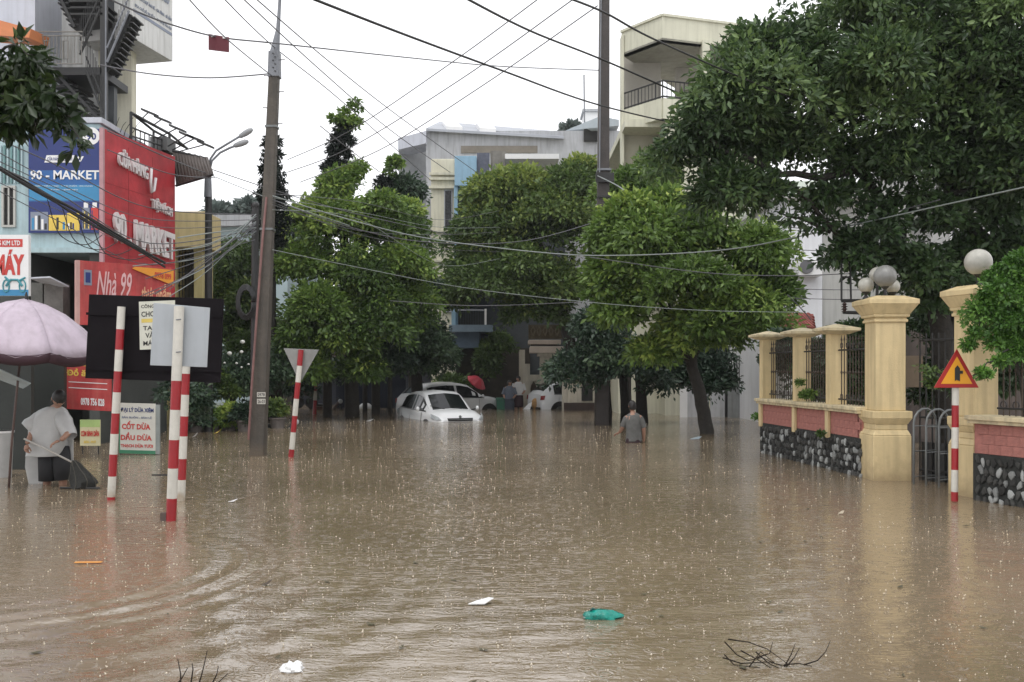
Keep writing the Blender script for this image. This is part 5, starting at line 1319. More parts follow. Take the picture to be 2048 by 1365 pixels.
tree('round_far_tree', 'faint rounded treetops over the far blue house, left of the concrete pole', gz(450, 62), [([P(450, 800, 62), P(450, 450, 62)], .3, .2, 8)],
     [bl(440, 430, 62, 25, 16, 2), bl(505, 424, 62, 26, 18, 2), bl(470, 440, 62, 50, 12, 2)], 3500, .5, 65, leafmat('hazy_leaf', (.10, .13, .12), (.16, .20, .18), (.22, .27, .24)), cr=.9, aspect=.6)
tree('round_far_tree', 'faint small treetop on the skyline left of the far water tank', gz(1140, 70), [([P(1140, 800, 70), P(1140, 270, 70)], .2, .1, 6)],
     [bl(1140, 262, 70, 24, 9, 1.5)], 1200, .5, 66, bpy.data.materials['hazy_leaf'], cr=.9, aspect=.6)

for k, (bls, n, lab) in enumerate((([bl(905, 765, 38.9, 55, 26, .6), bl(975, 725, 39.2, 20, 50, .5), bl(990, 690, 39.4, 30, 50, .5)], 6000, 'dim creeper and shrubs against the dark house front behind the cars'),
        ([bl(660, 735, 36, 70, 28, .9), bl(740, 715, 35, 60, 34, .9), bl(600, 775, 33, 30, 30, .7)], 6500, 'dark low branches over the shaded hoarding left of the cars'))):
    c = bls[0]; o = link_mesh('hedge', foliage(bls, n, .2, 160 + k, cr=.35, aspect=.45, tint=(0, .3)), L_olive if k == 0 else L_deep, base=(c[0], c[1], 0)); tag(o, lab, 'shrub')
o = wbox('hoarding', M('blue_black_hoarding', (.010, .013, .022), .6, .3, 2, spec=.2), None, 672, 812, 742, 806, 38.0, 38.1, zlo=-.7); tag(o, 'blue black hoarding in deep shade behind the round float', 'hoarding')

# conifers with drooping tiers
def conifer(label, px, Y, top, bot, rpx, seed, n, lean=0):
    tiers = []; y = bot; k = 0; rg = random.Random(seed)
    step = 27
    while y > top:
        f = (y - top) / (bot - top); r = rpx * (.28 + .72 * f) * rg.uniform(.75, 1.15); cx = px + lean * (1 - f)
        for s in (-1, 1):
            tiers.append(bl(cx + s * r * .45, y + 1, Y, r * .42, 7, .4 * m_(r, Y))); tiers.append(bl(cx + s * r * .92, y + rg.uniform(6, 12), Y, r * .24, 5, .25 * m_(r, Y)))
        tiers.append(bl(cx, y - 4, Y, r * .30, 10, m_(r, Y) * .8))
        y -= step * rg.uniform(.8, 1.1)
    tree('conifer', label, gz(px, Y), [([P(px, 870, Y), P(px, bot, Y), P(px + lean, top - 8, Y)], .16, .03, 8)], tiers, n, .17, seed, L_cedar, cr=.16, inner=0, clump=9, aspect=.3, droop=.7, tint=(0, .6), bumpy=.1)
conifer('tall dark tiered conifer topped with a green climber, tallest in the left group', 655, 31, 235, 430, 42, 71, 9500, 35)
conifer('dark tiered conifer half hidden behind the leaning concrete pole', 545, 29, 275, 480, 40, 72, 8000)
conifer('short dark conifer tip left of the grey house', 752, 33, 345, 430, 34, 73, 3500, 16)
o = link_mesh('climber', foliage([bl(708, 202, 31, 15, 11, .3), bl(716, 218, 31, 9, 14, .3), bl(694, 222, 31, 17, 10, .4), bl(680, 240, 31, 15, 8, .3), bl(702, 240, 31, 15, 12, .4), bl(668, 238, 31, 8, 6, .2), bl(688, 256, 31, 12, 8, .3)], 1300, .15, 74, cr=.15, aspect=.5, droop=.3, tint=(.1, .5)), L_mid, base=P(690, 250, 31)); tag(o, 'tuft of bright climbing leaves on the tip of the tallest conifer', 'climber')
o = link_mesh('climber', foliage([bl(790, 320, 33, 17, 9, .4), bl(782, 332, 33, 13, 9, .4), bl(798, 330, 33, 8, 8, .3), bl(778, 346, 33, 9, 8, .3)], 700, .16, 75, cr=.16, aspect=.5, droop=.3, tint=(.1, .5)), L_mid, base=P(788, 345, 33)); tag(o, 'light green climber leaves left of the grey house parapet', 'climber')

o = link_mesh('climber', foliage([bl(715, 330, 30.6, 22, 16, .6), bl(700, 350, 30.6, 34, 18, .7)], 1500, .16, 76, cr=.22, aspect=.5, droop=.3, tint=(.1, .5)), L_mid, base=P(700, 340, 30.6)); tag(o, 'bright climber hanging half way up the tallest conifer', 'climber')
# fern palm fronds low in the left group
def frond_plant(name, label, c, n, L_, mat, seed, lw=.03, ll=.22, rise=.6, pots=None, cat='palm'):
    rg = random.Random(seed); c = Vector(c); t = thing(name, label, cat, (c.x, c.y, -.7))
    MB().tube([Vector((c.x, c.y, -.7)), c], [.09, .07], 8).build('stem', bark, t)
    for i in range(n):
        a = 6.283 * i / n + rg.uniform(-.2, .2); d = Vector((math.cos(a), math.sin(a), 0)); Lf = L_ * rg.uniform(.8, 1.15); rs = rise * rg.uniform(.6, 1.2)
        pts = [c + d * Lf * s + Vector((0, 0, Lf * (rs * s - 1.15 * s * s * .9))) for s in (0, .15, .3, .45, .6, .75, .9, 1)]
        mb = MB(); mb.tube(pts, [.016, .015, .014, .012, .010, .008, .005, .003], 5)
        sd = d.cross(Vector((0, 0, 1)))
        for j in range(34):
            s = .12 + .86 * j / 34; k = min(int(s * 7.99 / 1.0 * .9), 6)
            p = c + d * Lf * s + Vector((0, 0, Lf * (rs * s - 1.035 * s * s)))
            l = ll * math.sin(math.pi * (.15 + .8 * s)) ** .7
            for q in (-1, 1):
                tip = p + sd * q * l + d * l * .45 - Vector((0, 0, l * .35)); w = d * lw
                mb.add([p - w * .5, p + w * .5, tip], [(0, 1, 2)])
        o = mb.build('frond', mat, t)
        at = o.data.attributes.new('tint', 'FLOAT', 'POINT'); at.data.foreach_set('value', [rg.uniform(.1, .5)] * len(o.data.vertices))
frond_plant('fern_palm', 'feathery dark palm fronds drooping over the water behind the white cars', P(780, 665, 33), 13, 2.0, L_deep, 81, .05, .5, .9)
frond_plant('fern_palm', 'second feathery palm in the shade left of the first one', P(730, 600, 33.5), 11, 1.6, L_mid, 82, .05, .45, .9)

# vine at the right edge
vt = tree('vine', 'bright green small leaved vine tumbling over the right gate column and railing', (6.1, 11.0, -.7),
     [([Vector((6.35, 11.2, -.7)), P(2040, 760, 11.1), P(2020, 640, 11.1), P(1990, 560, 11.2)], .03, .015, 6), ([P(2030, 690, 10.9), P(1990, 722, 10.7), P(1945, 752, 10.55)], .012, .005, 6), ([P(1960, 640, 11.4), P(1945, 675, 11.2), P(1925, 695, 11.1)], .008, .004, 5)],
     [bl(2010, 570, 11.1, 50, 50, .45), bl(2050, 620, 11, 60, 80, .5), bl(1975, 620, 11.2, 42, 45, .35), bl(2000, 670, 11.1, 45, 35, .35), bl(2050, 530, 11.1, 40, 38, .35), bl(2100, 640, 11, 60, 120, .5),
      bl(2035, 700, 10.9, 20, 18, .15, 1.2), bl(2000, 722, 10.75, 22, 10, .1, 1.2), bl(1965, 745, 10.6, 22, 8, .08, 1), bl(1948, 660, 11.1, 9, 30, .1, 1), bl(1938, 690, 11.1, 10, 9, .08, .8)],
     26000, .052, 91, L_bright, cr=.11, clump=10, aspect=.55, droop=.35, tint=(0, .5), fresh=lit_top(99, 0, .4), cat='vine', bumpy=.4)
# garden growth behind the wall
for k, (bls, n, lab, mt) in enumerate((
        ([bl(1640, 720, 17.6, 45, 75, .5), bl(1700, 710, 17, 50, 90, .5), bl(1640, 780, 17.4, 60, 35, .4), bl(1720, 780, 16.6, 50, 40, .4)], 9500, 'dark shrub seen through the two railing panels near the globe column', L_dark),
        ([bl(1565, 730, 19.6, 32, 70, .5)], 4200, 'dark shrub behind the leftmost railing panel', L_deep),
        ([bl(1850, 640, 18, 60, 60, .6), bl(1860, 780, 17.5, 35, 90, .5), bl(1930, 700, 17.5, 60, 100, .6)], 7000, 'dark shrub filling the garden behind the gate', L_dark),
        ([bl(2000, 700, 14.5, 90, 110, .5)], 6500, 'dark hedge behind the railing at the right edge', L_dark),
        ([bl(1855, 740, 12.3, 26, 13, .12), bl(1868, 765, 12.3, 22, 14, .12)], 420, 'sprig of dark leaves between the column and the warning sign', L_olive),
        ([bl(1608, 790, 15.9, 11, 12, .08), bl(1600, 765, 16, 7, 20, .05), bl(1622, 788, 15.8, 10, 8, .06)], 600, 'small green climber growing through the middle railing panel', L_mid),
        ([bl(1512, 835, 18.5, 7, 10, .1)], 120, 'little green weed at the foot of the wall end', L_bright),
        ([bl(1640, 868, 14.98, 14, 7, .04)], 160, 'weed rooted on top of the rubble stones under the middle pink panel', L_olive),
        ([bl(345, 790, 19.5, 28, 75, .4), bl(385, 800, 21, 30, 60, .4)], 3200, 'dark shrub between the coconut board and the potted plants', L_deep))):
    c = bls[0]; o = link_mesh(('shrub', 'shrub', 'shrub', 'hedge', 'sprig', 'climber', 'weed', 'weed', 'shrub')[k], foliage(bls, n, .12 if k < 4 or k == 8 else .06, 100 + k, cr=.24 if k < 4 or k == 8 else .07, aspect=.5, tint=(0, .5)), mt, base=(c[0], c[1], 0))
    tag(o, lab, 'shrub' if k < 4 else 'plant')

# foreground branch, top left
o = tree('overhanging_branch', 'leafy branch with big drooping dark leaves hanging in at the top left', P(-60, 160, 8.2),
     [([P(-90, 60, 8.4), P(-20, 110, 8.2), P(40, 150, 8), P(90, 190, 7.9), P(130, 215, 7.8)], .035, .008, 8), ([P(-20, 110, 8.2), P(30, 90, 8), P(75, 110, 7.9)], .014, .006, 6), ([P(30, 150, 8), P(60, 220, 7.9), P(75, 265, 7.8)], .012, .005, 6), ([P(110, 205, 7.9), P(145, 240, 7.8), P(160, 300, 7.7)], .008, .004, 5)],
     [bl(10, 145, 8.1, 62, 60, .35), bl(55, 190, 8, 60, 55, .35), bl(-10, 215, 8, 60, 55, .35), bl(95, 215, 7.9, 40, 45, .25), bl(60, 130, 8, 40, 32, .25), bl(125, 245, 7.8, 20, 35, .12, .9), bl(150, 290, 7.7, 10, 22, .06, .8), bl(40, 85, 8.1, 50, 14, .2, .4), bl(25, 255, 8, 40, 22, .2, .6)],
     1900, .135, 95, leafmat('drooping_big_leaf', (.010, .022, .008), (.030, .055, .015), (.10, .14, .03), .32, .25), cr=.13, clump=7, aspect=.42, droop=.85, tint=(0, .5), cat='branch', bumpy=.2)

# potted shrubs on the left bank
rg = random.Random(8)
pot_me = MB().lathe((0, 0, 0), [(.16, 0), (.20, .30), (.23, .32), (.23, .36), (.19, .36)], 14).mesh('pot'); pot_me.materials.append(terracotta)
ps = [(392, 862, 24, 44), (425, 858, 24.4, 40), (458, 858, 24.6, 46), (490, 856, 24.2, 42), (402, 812, 26, 50), (455, 800, 26.5, 55), (500, 800, 27, 50), (555, 835, 25.5, 30)]
plabs = ('potted shrub nearest the grey sign pole in the front row', 'second potted shrub of the front row', 'third potted shrub of the front row, with pale leaves', 'potted shrub touching the left of the concrete pole', 'taller potted shrub behind the first of the front row', 'tallest potted shrub under the white flowers', 'tall potted shrub behind the concrete pole', 'low reddish potted shrub right of the concrete pole')
for k, (px, py, Y, h) in enumerate(ps):
    t = thing('potted_shrub', plabs[k], 'plant', (X(px, Y), Y, -.1), 'potted shrubs on the left bank')
    piece(pot_me, 'pot', t, (X(px, Y), Y, -.08))
    link_mesh('foliage', foliage([bl(px, py - h * .75, Y, 26, h * .55, .35), bl(px + 6, py - h * .4, Y, 22, h * .3, .3)], 1500, .13, 120 + k, cr=.2, aspect=.42, tint=(0, .7), fresh=lit_top(99, 0, .3)), (L_deep, L_mid, L_mid, L_deep, L_deep, L_olive, L_deep, L_olive)[k], t, kind='stuff')
kb = MB().box(X(365, 24.8), X(520, 24.8), 24.8, 25.2, -.7, .12).build('planter_kerb', M('dark_kerb', (.05, .05, .045), .7, .3, 5)); tag(kb, 'dark planter kerb edge under the potted shrubs', 'kerb')
for k, (px, py, r_) in enumerate(((459, 707, 5), (483, 704, 4), (449, 726, 2.5), (473, 727, 3), (497, 729, 2.5), (483, 735, 2.5), (485, 684, 5))):
    o = MB().ball(P(px, py, 26), m_(r_, 26), 8, (1, 1, .8)).build('white_flower', flower, smooth='all'); tag(o, 'round white blossom in the dark leaves above the potted shrubs', 'flower', 'white blossoms in the dark leaves')
o = MB().slab([P(405, 800, 25), P(420, 802, 25), P(416, 770, 25.3), P(379, 766, 25.3)], (0, .03, .0)).build('folded_sheet', tarp); tag(o, 'crumpled pale sheet leaning over the shrubs by the black board', 'sheet')

# ================================================================== PEOPLE
def skinned(name, joints, edges, mat, parent, sub=2, root=0):
    """joints: [(Vector, radius)]"""
    me = bpy.data.meshes.new('tmp'); me.from_pydata([tuple(j[0]) for j in joints], edges, []); me.update()
    o = bpy.data.objects.new('tmp', me); COL.objects.link(o)
    me.skin_vertices.new() if hasattr(me.skin_vertices, 'new') and not me.skin_vertices else None
    md = o.modifiers.new('skin', 'SKIN')
    if not me.skin_vertices:
        pass
    for i, j in enumerate(joints):
        r = j[1]; r = (r, r) if not hasattr(r, '__len__') else r
        me.skin_vertices[0].data[i].radius = r; me.skin_vertices[0].data[i].use_root = (i == root)
    md.use_smooth_shade = True
    s = o.modifiers.new('sub', 'SUBSURF'); s.levels = sub; s.render_levels = sub
    dg = bpy.context.evaluated_depsgraph_get(); dg.update()
    r = bpy.data.meshes.new_from_object(o.evaluated_get(dg))
    bpy.data.objects.remove(o)
    r.materials.clear()
    return link_mesh(name, r, mat, parent, smooth='all')

def cloth(name, rings, mat, parent, n=16, cap_top=False, wob=.0, seed=0, th=True):
    """rings: (centre, rx, ry) from top to bottom; a hollow garment tube"""
    rg = random.Random(seed); mb = MB(); k = 0; ph = rg.uniform(0, 6)
    for c, rx, ry in rings:
        for j in range(n):
            a = 6.2832 * j / n; w = 1 + wob * math.sin(a * 4 + ph + k * .7) + wob * .6 * math.sin(a * 7 + k)
            mb.v.append((c[0] + rx * w * math.cos(a), c[1] + ry * w * math.sin(a), c[2]))
        k += 1
    for i in range(len(rings) - 1):
        for j in range(n): mb.f.append((i * n + j, (i + 1) * n + j, (i + 1) * n + (j + 1) % n, i * n + (j + 1) % n))
    o = mb.build(name, mat, parent, smooth='all')
    if th: sd_ = o.modifiers.new('thick', 'SOLIDIFY'); sd_.thickness = .008
    s = o.modifiers.new('sub', 'SUBSURF'); s.levels = 1; s.render_levels = 1
    return o

def hand(parent, wrist, dirv, palm_n, size=1.0, curl=.5, mat=None):
    """palm with four unequal fingers and a side thumb"""
    d = Vector(dirv).normalized(); nn = Vector(palm_n).normalized(); s = d.cross(nn).normalized(); w = Vector(wrist); u = size
    J = [(w, .024 * u), (w + d * .045 * u, (.034 * u, .018 * u)), (w + d * .085 * u, (.036 * u, .017 * u))]; E = [(0, 1), (1, 2)]
    for k, (off, ln) in enumerate(((-.030, .060), (-.010, .070), (.011, .066), (.031, .052))):
        b = w + d * .080 * u + s * off * u; p1 = b + d * ln * .5 * u + nn * .004; p2 = p1 + (d * (1 - curl) + nn * curl).normalized() * ln * .35 * u; p3 = p2 + (d * (1 - 1.5 * curl) + nn * curl * 1.4).normalized() * ln * .3 * u
        i = len(J); J += [(b, .0105 * u), (p1, .0095 * u), (p2, .0085 * u), (p3, .007 * u)]; E += [(2, i), (i, i + 1), (i + 1, i + 2), (i + 2, i + 3)]
    b = w + d * .03 * u - s * .03 * u; i = len(J); J += [(b - s * .012 * u, .012 * u), (b - s * .03 * u + d * .03 * u + nn * .012 * u, .0105 * u), (b - s * .028 * u + d * .055 * u + nn * .026 * u, .009 * u)]; E += [(1, i), (i, i + 1), (i + 1, i + 2)]
    return skinned('hand', J, E, mat or skin, parent, 1)

def head(parent, c, face, r=.105, tilt=0, hair_mat=None, hairlen=.0):
    """head mesh with face features; face = horizontal facing direction"""
    c = Vector(c); f = Vector(face).normalized(); s = f.cross(Vector((0, 0, 1))).normalized(); up = s.cross(f).normalized()
    mb = MB(); n = 20; rings = 14
    for i in range(rings + 1):
        ph = math.pi * i / rings
        for j in range(n):
            a = 2 * math.pi * j / n; x = math.sin(ph) * math.cos(a); y = math.sin(ph) * math.sin(a); z = math.cos(ph)
            w = .78 * (1 - .22 * max(0, -z)); dd = .95 * (1 - .10 * max(0, -z))
            p = f * (x * r * dd) + s * (y * r * w) + up * (z * r * 1.22)
            if x > .8 and abs(y) < .25 and -.35 < z < .05: p = p + f * r * .20 * (1 - abs(y) * 3)
            if x > .8 and .0 <= z < .3 and .2 < abs(y) < .5: p = p - f * r * .06
            mb.v.append(tuple(c + p))
    for i in range(rings):
        for j in range(n): mb.f.append((i * n + j, (i + 1) * n + j, (i + 1) * n + (j + 1) % n, i * n + (j + 1) % n))
    h = mb.build('head', skin, parent, smooth='all')
    for q in (-1, 1):
        MB().ball(c + f * r * .80 + s * q * r * .32 + up * r * .08, r * .10, 8).build('eye', black_print, h, smooth='all')
        MB().ball(c + s * q * r * .80 - up * r * .05, r * .2, 8, (.5, .8, 1.2)).build('ear', skin, h, smooth='all')
    MB().ball(c + f * r * .84 - up * r * .50, r * .2, 8, (.5, .9, .3)).build('mouth', M('lips', (.25, .09, .08), .5), h, smooth='all')
    mb = MB()
    for i in range(9):
        ph = math.pi * .70 * i / 8
        for j in range(n):
            a = 2 * math.pi * j / n; x = math.sin(ph) * math.cos(a); y = math.sin(ph) * math.sin(a); z = math.cos(ph)
            back = 1 if x < .15 else 0
            z2 = z if back or z > .22 else .22 + (z - .22) * .04
            g_ = 1.06 + .02 * math.sin(j * 5 + i * 3)
            mb.v.append(tuple(c + f * (x * r * .97 * g_) + s * (y * r * .82 * g_) + up * (z2 * r * 1.28) - up * (hairlen if back and i > 6 else 0)))
    for i in range(8):
        for j in range(n): mb.f.append((i * n + j, (i + 1) * n + j, (i + 1) * n + (j + 1) % n, i * n + (j + 1) % n))
    mb.build('hair', hair_mat or hair, parent, smooth='all')
    return h

# wading person in the grey shirt, back to the camera
Yv = 20.5; bx_, by_ = X(1267, Yv), Yv
t = thing('person', 'person in a grey T-shirt and dark shorts wading waist deep with their back turned', 'person', (bx_, by_, -.75))
def V_(x, y, z): return Vector((bx_ + x, by_ + y, z))
J = [(V_(0, 0, .06), (.145, .11)), (V_(0, 0, .22), (.135, .10)), (V_(0, .0, .42), (.165, .11)), (V_(0, .02, .55), (.12, .085)), (V_(-.01, .03, .64), .055), (V_(-.02, .04, .70), .05),
     (V_(-.17, .01, .53), .062), (V_(-.22, .04, .33), .048), (V_(-.26, .14, .24), .038), (V_(-.29, .20, .20), .030),
     (V_(.17, .01, .53), .062), (V_(.22, -.01, .30), .048), (V_(.23, .06, .10), .038), (V_(.23, .10, .0), .030),
     (V_(-.09, .0, -.05), .095), (V_(-.10, .0, -.38), .065), (V_(-.10, .0, -.70), .05), (V_(.09, .05, -.05), .095), (V_(.10, .10, -.38), .065), (V_(.10, .05, -.70), .05)]
E = [(0, 1), (1, 2), (2, 3), (3, 4), (4, 5), (3, 6), (6, 7), (7, 8), (8, 9), (3, 10), (10, 11), (11, 12), (12, 13), (0, 14), (14, 15), (15, 16), (0, 17), (17, 18), (18, 19)]
skinned('body', J, E, skin, t)
hand(t, V_(-.29, .20, .20), (-.45, .3, -.25), (0, 0, -1), 1.0, .5); hand(t, V_(.23, .10, .0), (0, .1, -1), (-1, 0, 0), 1.0, .4)
head(t, V_(-.02, .05, .78), (-.35, 1, 0), .10)
cloth('shirt', [(V_(0, .02, .645), .07, .06), (V_(0, .02, .60), .145, .09), (V_(0, .01, .555), .195, .11), (V_(0, 0, .42), .175, .12), (V_(0, 0, .25), .16, .12), (V_(.01, 0, .10), .175, .13), (V_(.0, 0, .02), .18, .135)], grey_shirt, t, wob=.05)
for s_, a, b in ((-1, V_(-.14, .01, .55), V_(-.225, .05, .34)), (1, V_(.14, .01, .55), V_(.225, 0, .32))):
    MB().tube([a, a.lerp(b, .3), a.lerp(b, .7), b], [.06, .072, .07, .066], 12, cap=False).build('sleeve', grey_shirt, t, smooth='all')
cloth('shorts', [(V_(0, 0, .10), .165, .125), (V_(0, 0, .0), .18, .14), (V_(0, .02, -.2), .20, .15)], dark_shorts, t, wob=.02)
wk = MB()
for k in range(3): wk.box(bx_ - .45 + .3 * k, bx_ + .0 + .45 * k, Yv - .30 - .05 * k, Yv - .26 - .05 * k, -.05, .012)
# person in raincoat, bending over a net
Yr2 = 13.05
def Q(px, py, dy=0): return P(px, py, Yr2 + dy)
t = thing('person', 'person in a translucent white raincoat bending over a long handled net at the left', 'person', (Q(105, 0).x, Yr2, -.3))
J = [(Q(103, 892, .05), (.13, .11)), (Q(102, 868, .02), (.125, .10)), (Q(103, 840, -.02), (.15, .11)), (Q(108, 822, -.06), (.11, .08)), (Q(114, 812, -.09), .05), (Q(117, 806, -.11), .045),
     (Q(84, 832, -.03), .055), (Q(66, 862, -.12), .045), (Q(56, 884, -.26), .035), (Q(53, 889, -.28), .028),
     (Q(127, 834, -.08), .055), (Q(140, 862, -.2), .045), (Q(126, 878, -.34), .036), (Q(119, 881, -.36), .028),
     (Q(94, 905, .04), .10), (Q(95, 940, .0), .065), (Q(94, 985, .05), .048), (Q(122, 905, .0), .10), (Q(126, 940, -.06), .065), (Q(126, 985, .0), .048)]
skinned('body', J, E, skin, t)
hand(t, Q(53, 889, -.28), (.1, -.2, -.4), (1, -.3, 0), 1.0, .75); hand(t, Q(119, 881, -.36), (-.5, -.3, -.3), (0, 0, -1), 1.0, .75)
head(t, Q(118, 797, -.14), (.42, -.55, -.85), .108, hairlen=.05)
rc = cloth('raincoat', [(Q(110, 813, -.06), .09, .08), (Q(106, 820, -.05), .20, .13), (Q(101, 832, -.03), .275, .17), (Q(98, 850, -.02), .29, .20), (Q(97, 872, -.02), .275, .22), (Q(97, 893, -.02), .262, .22), (Q(95, 905, -.02), .258, .22), (Q(93, 912, -.01), .268, .23)], raincoat, t, wob=.06, seed=3)
for a, b, r0_, r1_ in ((Q(90, 830, -.03), Q(54, 858, -.13), .10, .115), (Q(122, 832, -.08), Q(141, 874, -.2), .11, .10)):
    MB().tube([a - (b - a) * .15, a, a.lerp(b, .3), a.lerp(b, .55), a.lerp(b, .8), b], [r0_ * .5, r0_ * .9, r0_ * 1.08, (r0_ + r1_) / 2 * .98, r1_ * 1.04, r1_ * .9], 14, cap=False).build('raincoat_sleeve', raincoat, t, smooth='all')
MB().poly([Q(52, 893, .10), Q(80, 900, .12), Q(84, 935, .13), Q(84, 968, .13), Q(58, 972, .13), Q(50, 935, .12)], (0, .02, 0)).build('raincoat_tail', raincoat, t)
MB().poly([Q(130, 880, .05), Q(146, 868, .0), Q(146, 940, .05), Q(136, 962, .06), Q(132, 920, .06)], (0, .02, 0)).build('raincoat_tail', raincoat, t)
for a, b in (((95, 896), (94, 962)), ((121, 896), (126, 960))):
    MB().tube([Q(*a, .02), Q((a[0] + b[0]) / 2, (a[1] + b[1]) / 2, -.03), Q(*b, -.03)], [.125, .118, .11], 12).build('trouser_leg', black_cloth, t, smooth='all')
n_ = thing('scoop_net', 'dark hand net with a long pale handle dragged by the person in the raincoat', 'net', Q(160, 976, -.3))
MB().tube([Q(48, 878, -.30), Q(95, 900, -.34), Q(148, 927, -.36)], .013, 8).build('handle', M('bamboo', (.42, .40, .36), .5, .1), n_, smooth='all')
mb = MB(); pr_ = [(147, 921, .02), (151, 929, .065), (156, 941, .11), (162, 953, .15), (166, 965, .185), (166, 974, .20), (165, 981, .17)]
mb.v = []; k_ = 14
for i, (x, y, r_) in enumerate(pr_):
    for j in range(k_):
        a = 6.2832 * j / k_; w = 1 + .12 * math.sin(a * 3 + i * 1.3) + .09 * math.sin(a * 7 + 2.4 * i); c = Q(x, y, -.36); mb.v.append((c.x + r_ * w * math.cos(a) * .85, c.y + r_ * w * math.sin(a) * .7, c.z + r_ * .25 * math.cos(a)))
for i in range(len(pr_) - 1):
    for j in range(k_): mb.f.append((i * k_ + j, (i + 1) * k_ + j, (i + 1) * k_ + (j + 1) % k_, i * k_ + (j + 1) % k_))
mb.f.append(tuple(range(k_))); mb.build('net_bag', net_m, n_, smooth=True)
for j in range(0, k_, 2):
    MB().tube([Vector(mb.v[i * k_ + j]) + (Vector(mb.v[i * k_ + j]) - Q(pr_[i][0], pr_[i][1], -.36)) * .03 for i in range(len(pr_))], .006, 4).build('net_cord', M('net_cord', (.07, .065, .05), .7, .2), n_)
MB().tube([Q(120, 976, -.45), Q(200, 977, -.45)], .014, 8).build('rim_bar', iron, n_)

# two distant people and one with the umbrella
def far_person(label, px, Y, feet, top, shirt, trous, face, arm=1):
    H = 1.65; b = gz(px, Y); z0 = Z(top, Y) - H; t = thing('person', label, 'person', (b.x, Y, z0)); v = lambda x, y, z: Vector((b.x + x, Y + y, z0 + z))
    J = [(v(0, 0, .90), (.14, .10)), (v(0, 0, 1.05), .12), (v(0, 0, 1.28), (.16, .10)), (v(0, 0, 1.38), .10), (v(0, 0, 1.46), .05), (v(0, 0, 1.50), .05),
         (v(-.17, 0, 1.36), .06), (v(-.22, .0, 1.1), .045), (v(-.2 * arm, -.2, 1.0), .035), (v(-.2 * arm, -.28, 1.0), .03), (v(.17, 0, 1.36), .06), (v(.24, 0, 1.1), .045), (v(.16, -.2, 1.0), .035), (v(.14, -.28, 1.0), .03),
         (v(-.09, 0, .8), .09), (v(-.1, 0, .45), .065), (v(-.1, 0, .05), .05), (v(.09, 0, .8), .09), (v(.1, 0, .45), .065), (v(.1, 0, .05), .05)]
    skinned('body', J, E, skin, t, 1); head(t, v(0, -.02, 1.57), face, .09)
    cloth('shirt', [(v(0, 0, 1.46), .08, .07), (v(0, 0, 1.38), .22, .12), (v(0, 0, 1.2), .20, .13), (v(0, 0, .92), .20, .14)], shirt, t, wob=.03)
    cloth('trousers', [(v(0, 0, .98), .17, .12), (v(0, 0, .8), .2, .14), (v(0, 0, .45), .19, .12)], trous, t, wob=.03)
    for q in (-1, 1): MB().tube([v(q * .16, 0, 1.38), v(q * .235, 0, 1.12)], [.075, .08], 10, cap=False).build('sleeve', shirt, t, smooth='all')
    return t
far_person('distant person in a greyish blue shirt beside the green bin', 1019, 36.8, 818, 762, M('slate_shirt', (.12, .14, .18), .8, .2, 8), M('slate_trousers', (.05, .06, .08), .8), (.6, -.5, 0))
far_person('distant person in a white shirt and dark trousers by the gate pavilion', 1037, 37.0, 818, 754, M('white_shirt', (.55, .55, .55), .8, .1), dark_shorts, (-1, -.3, 0))
far_person('distant person mostly hidden behind the silver car under a red umbrella', 934, 40.6, 818, 766, M('pale_shirt', (.42, .40, .46), .8, .1), dark_shorts, (.3, -1, 0))
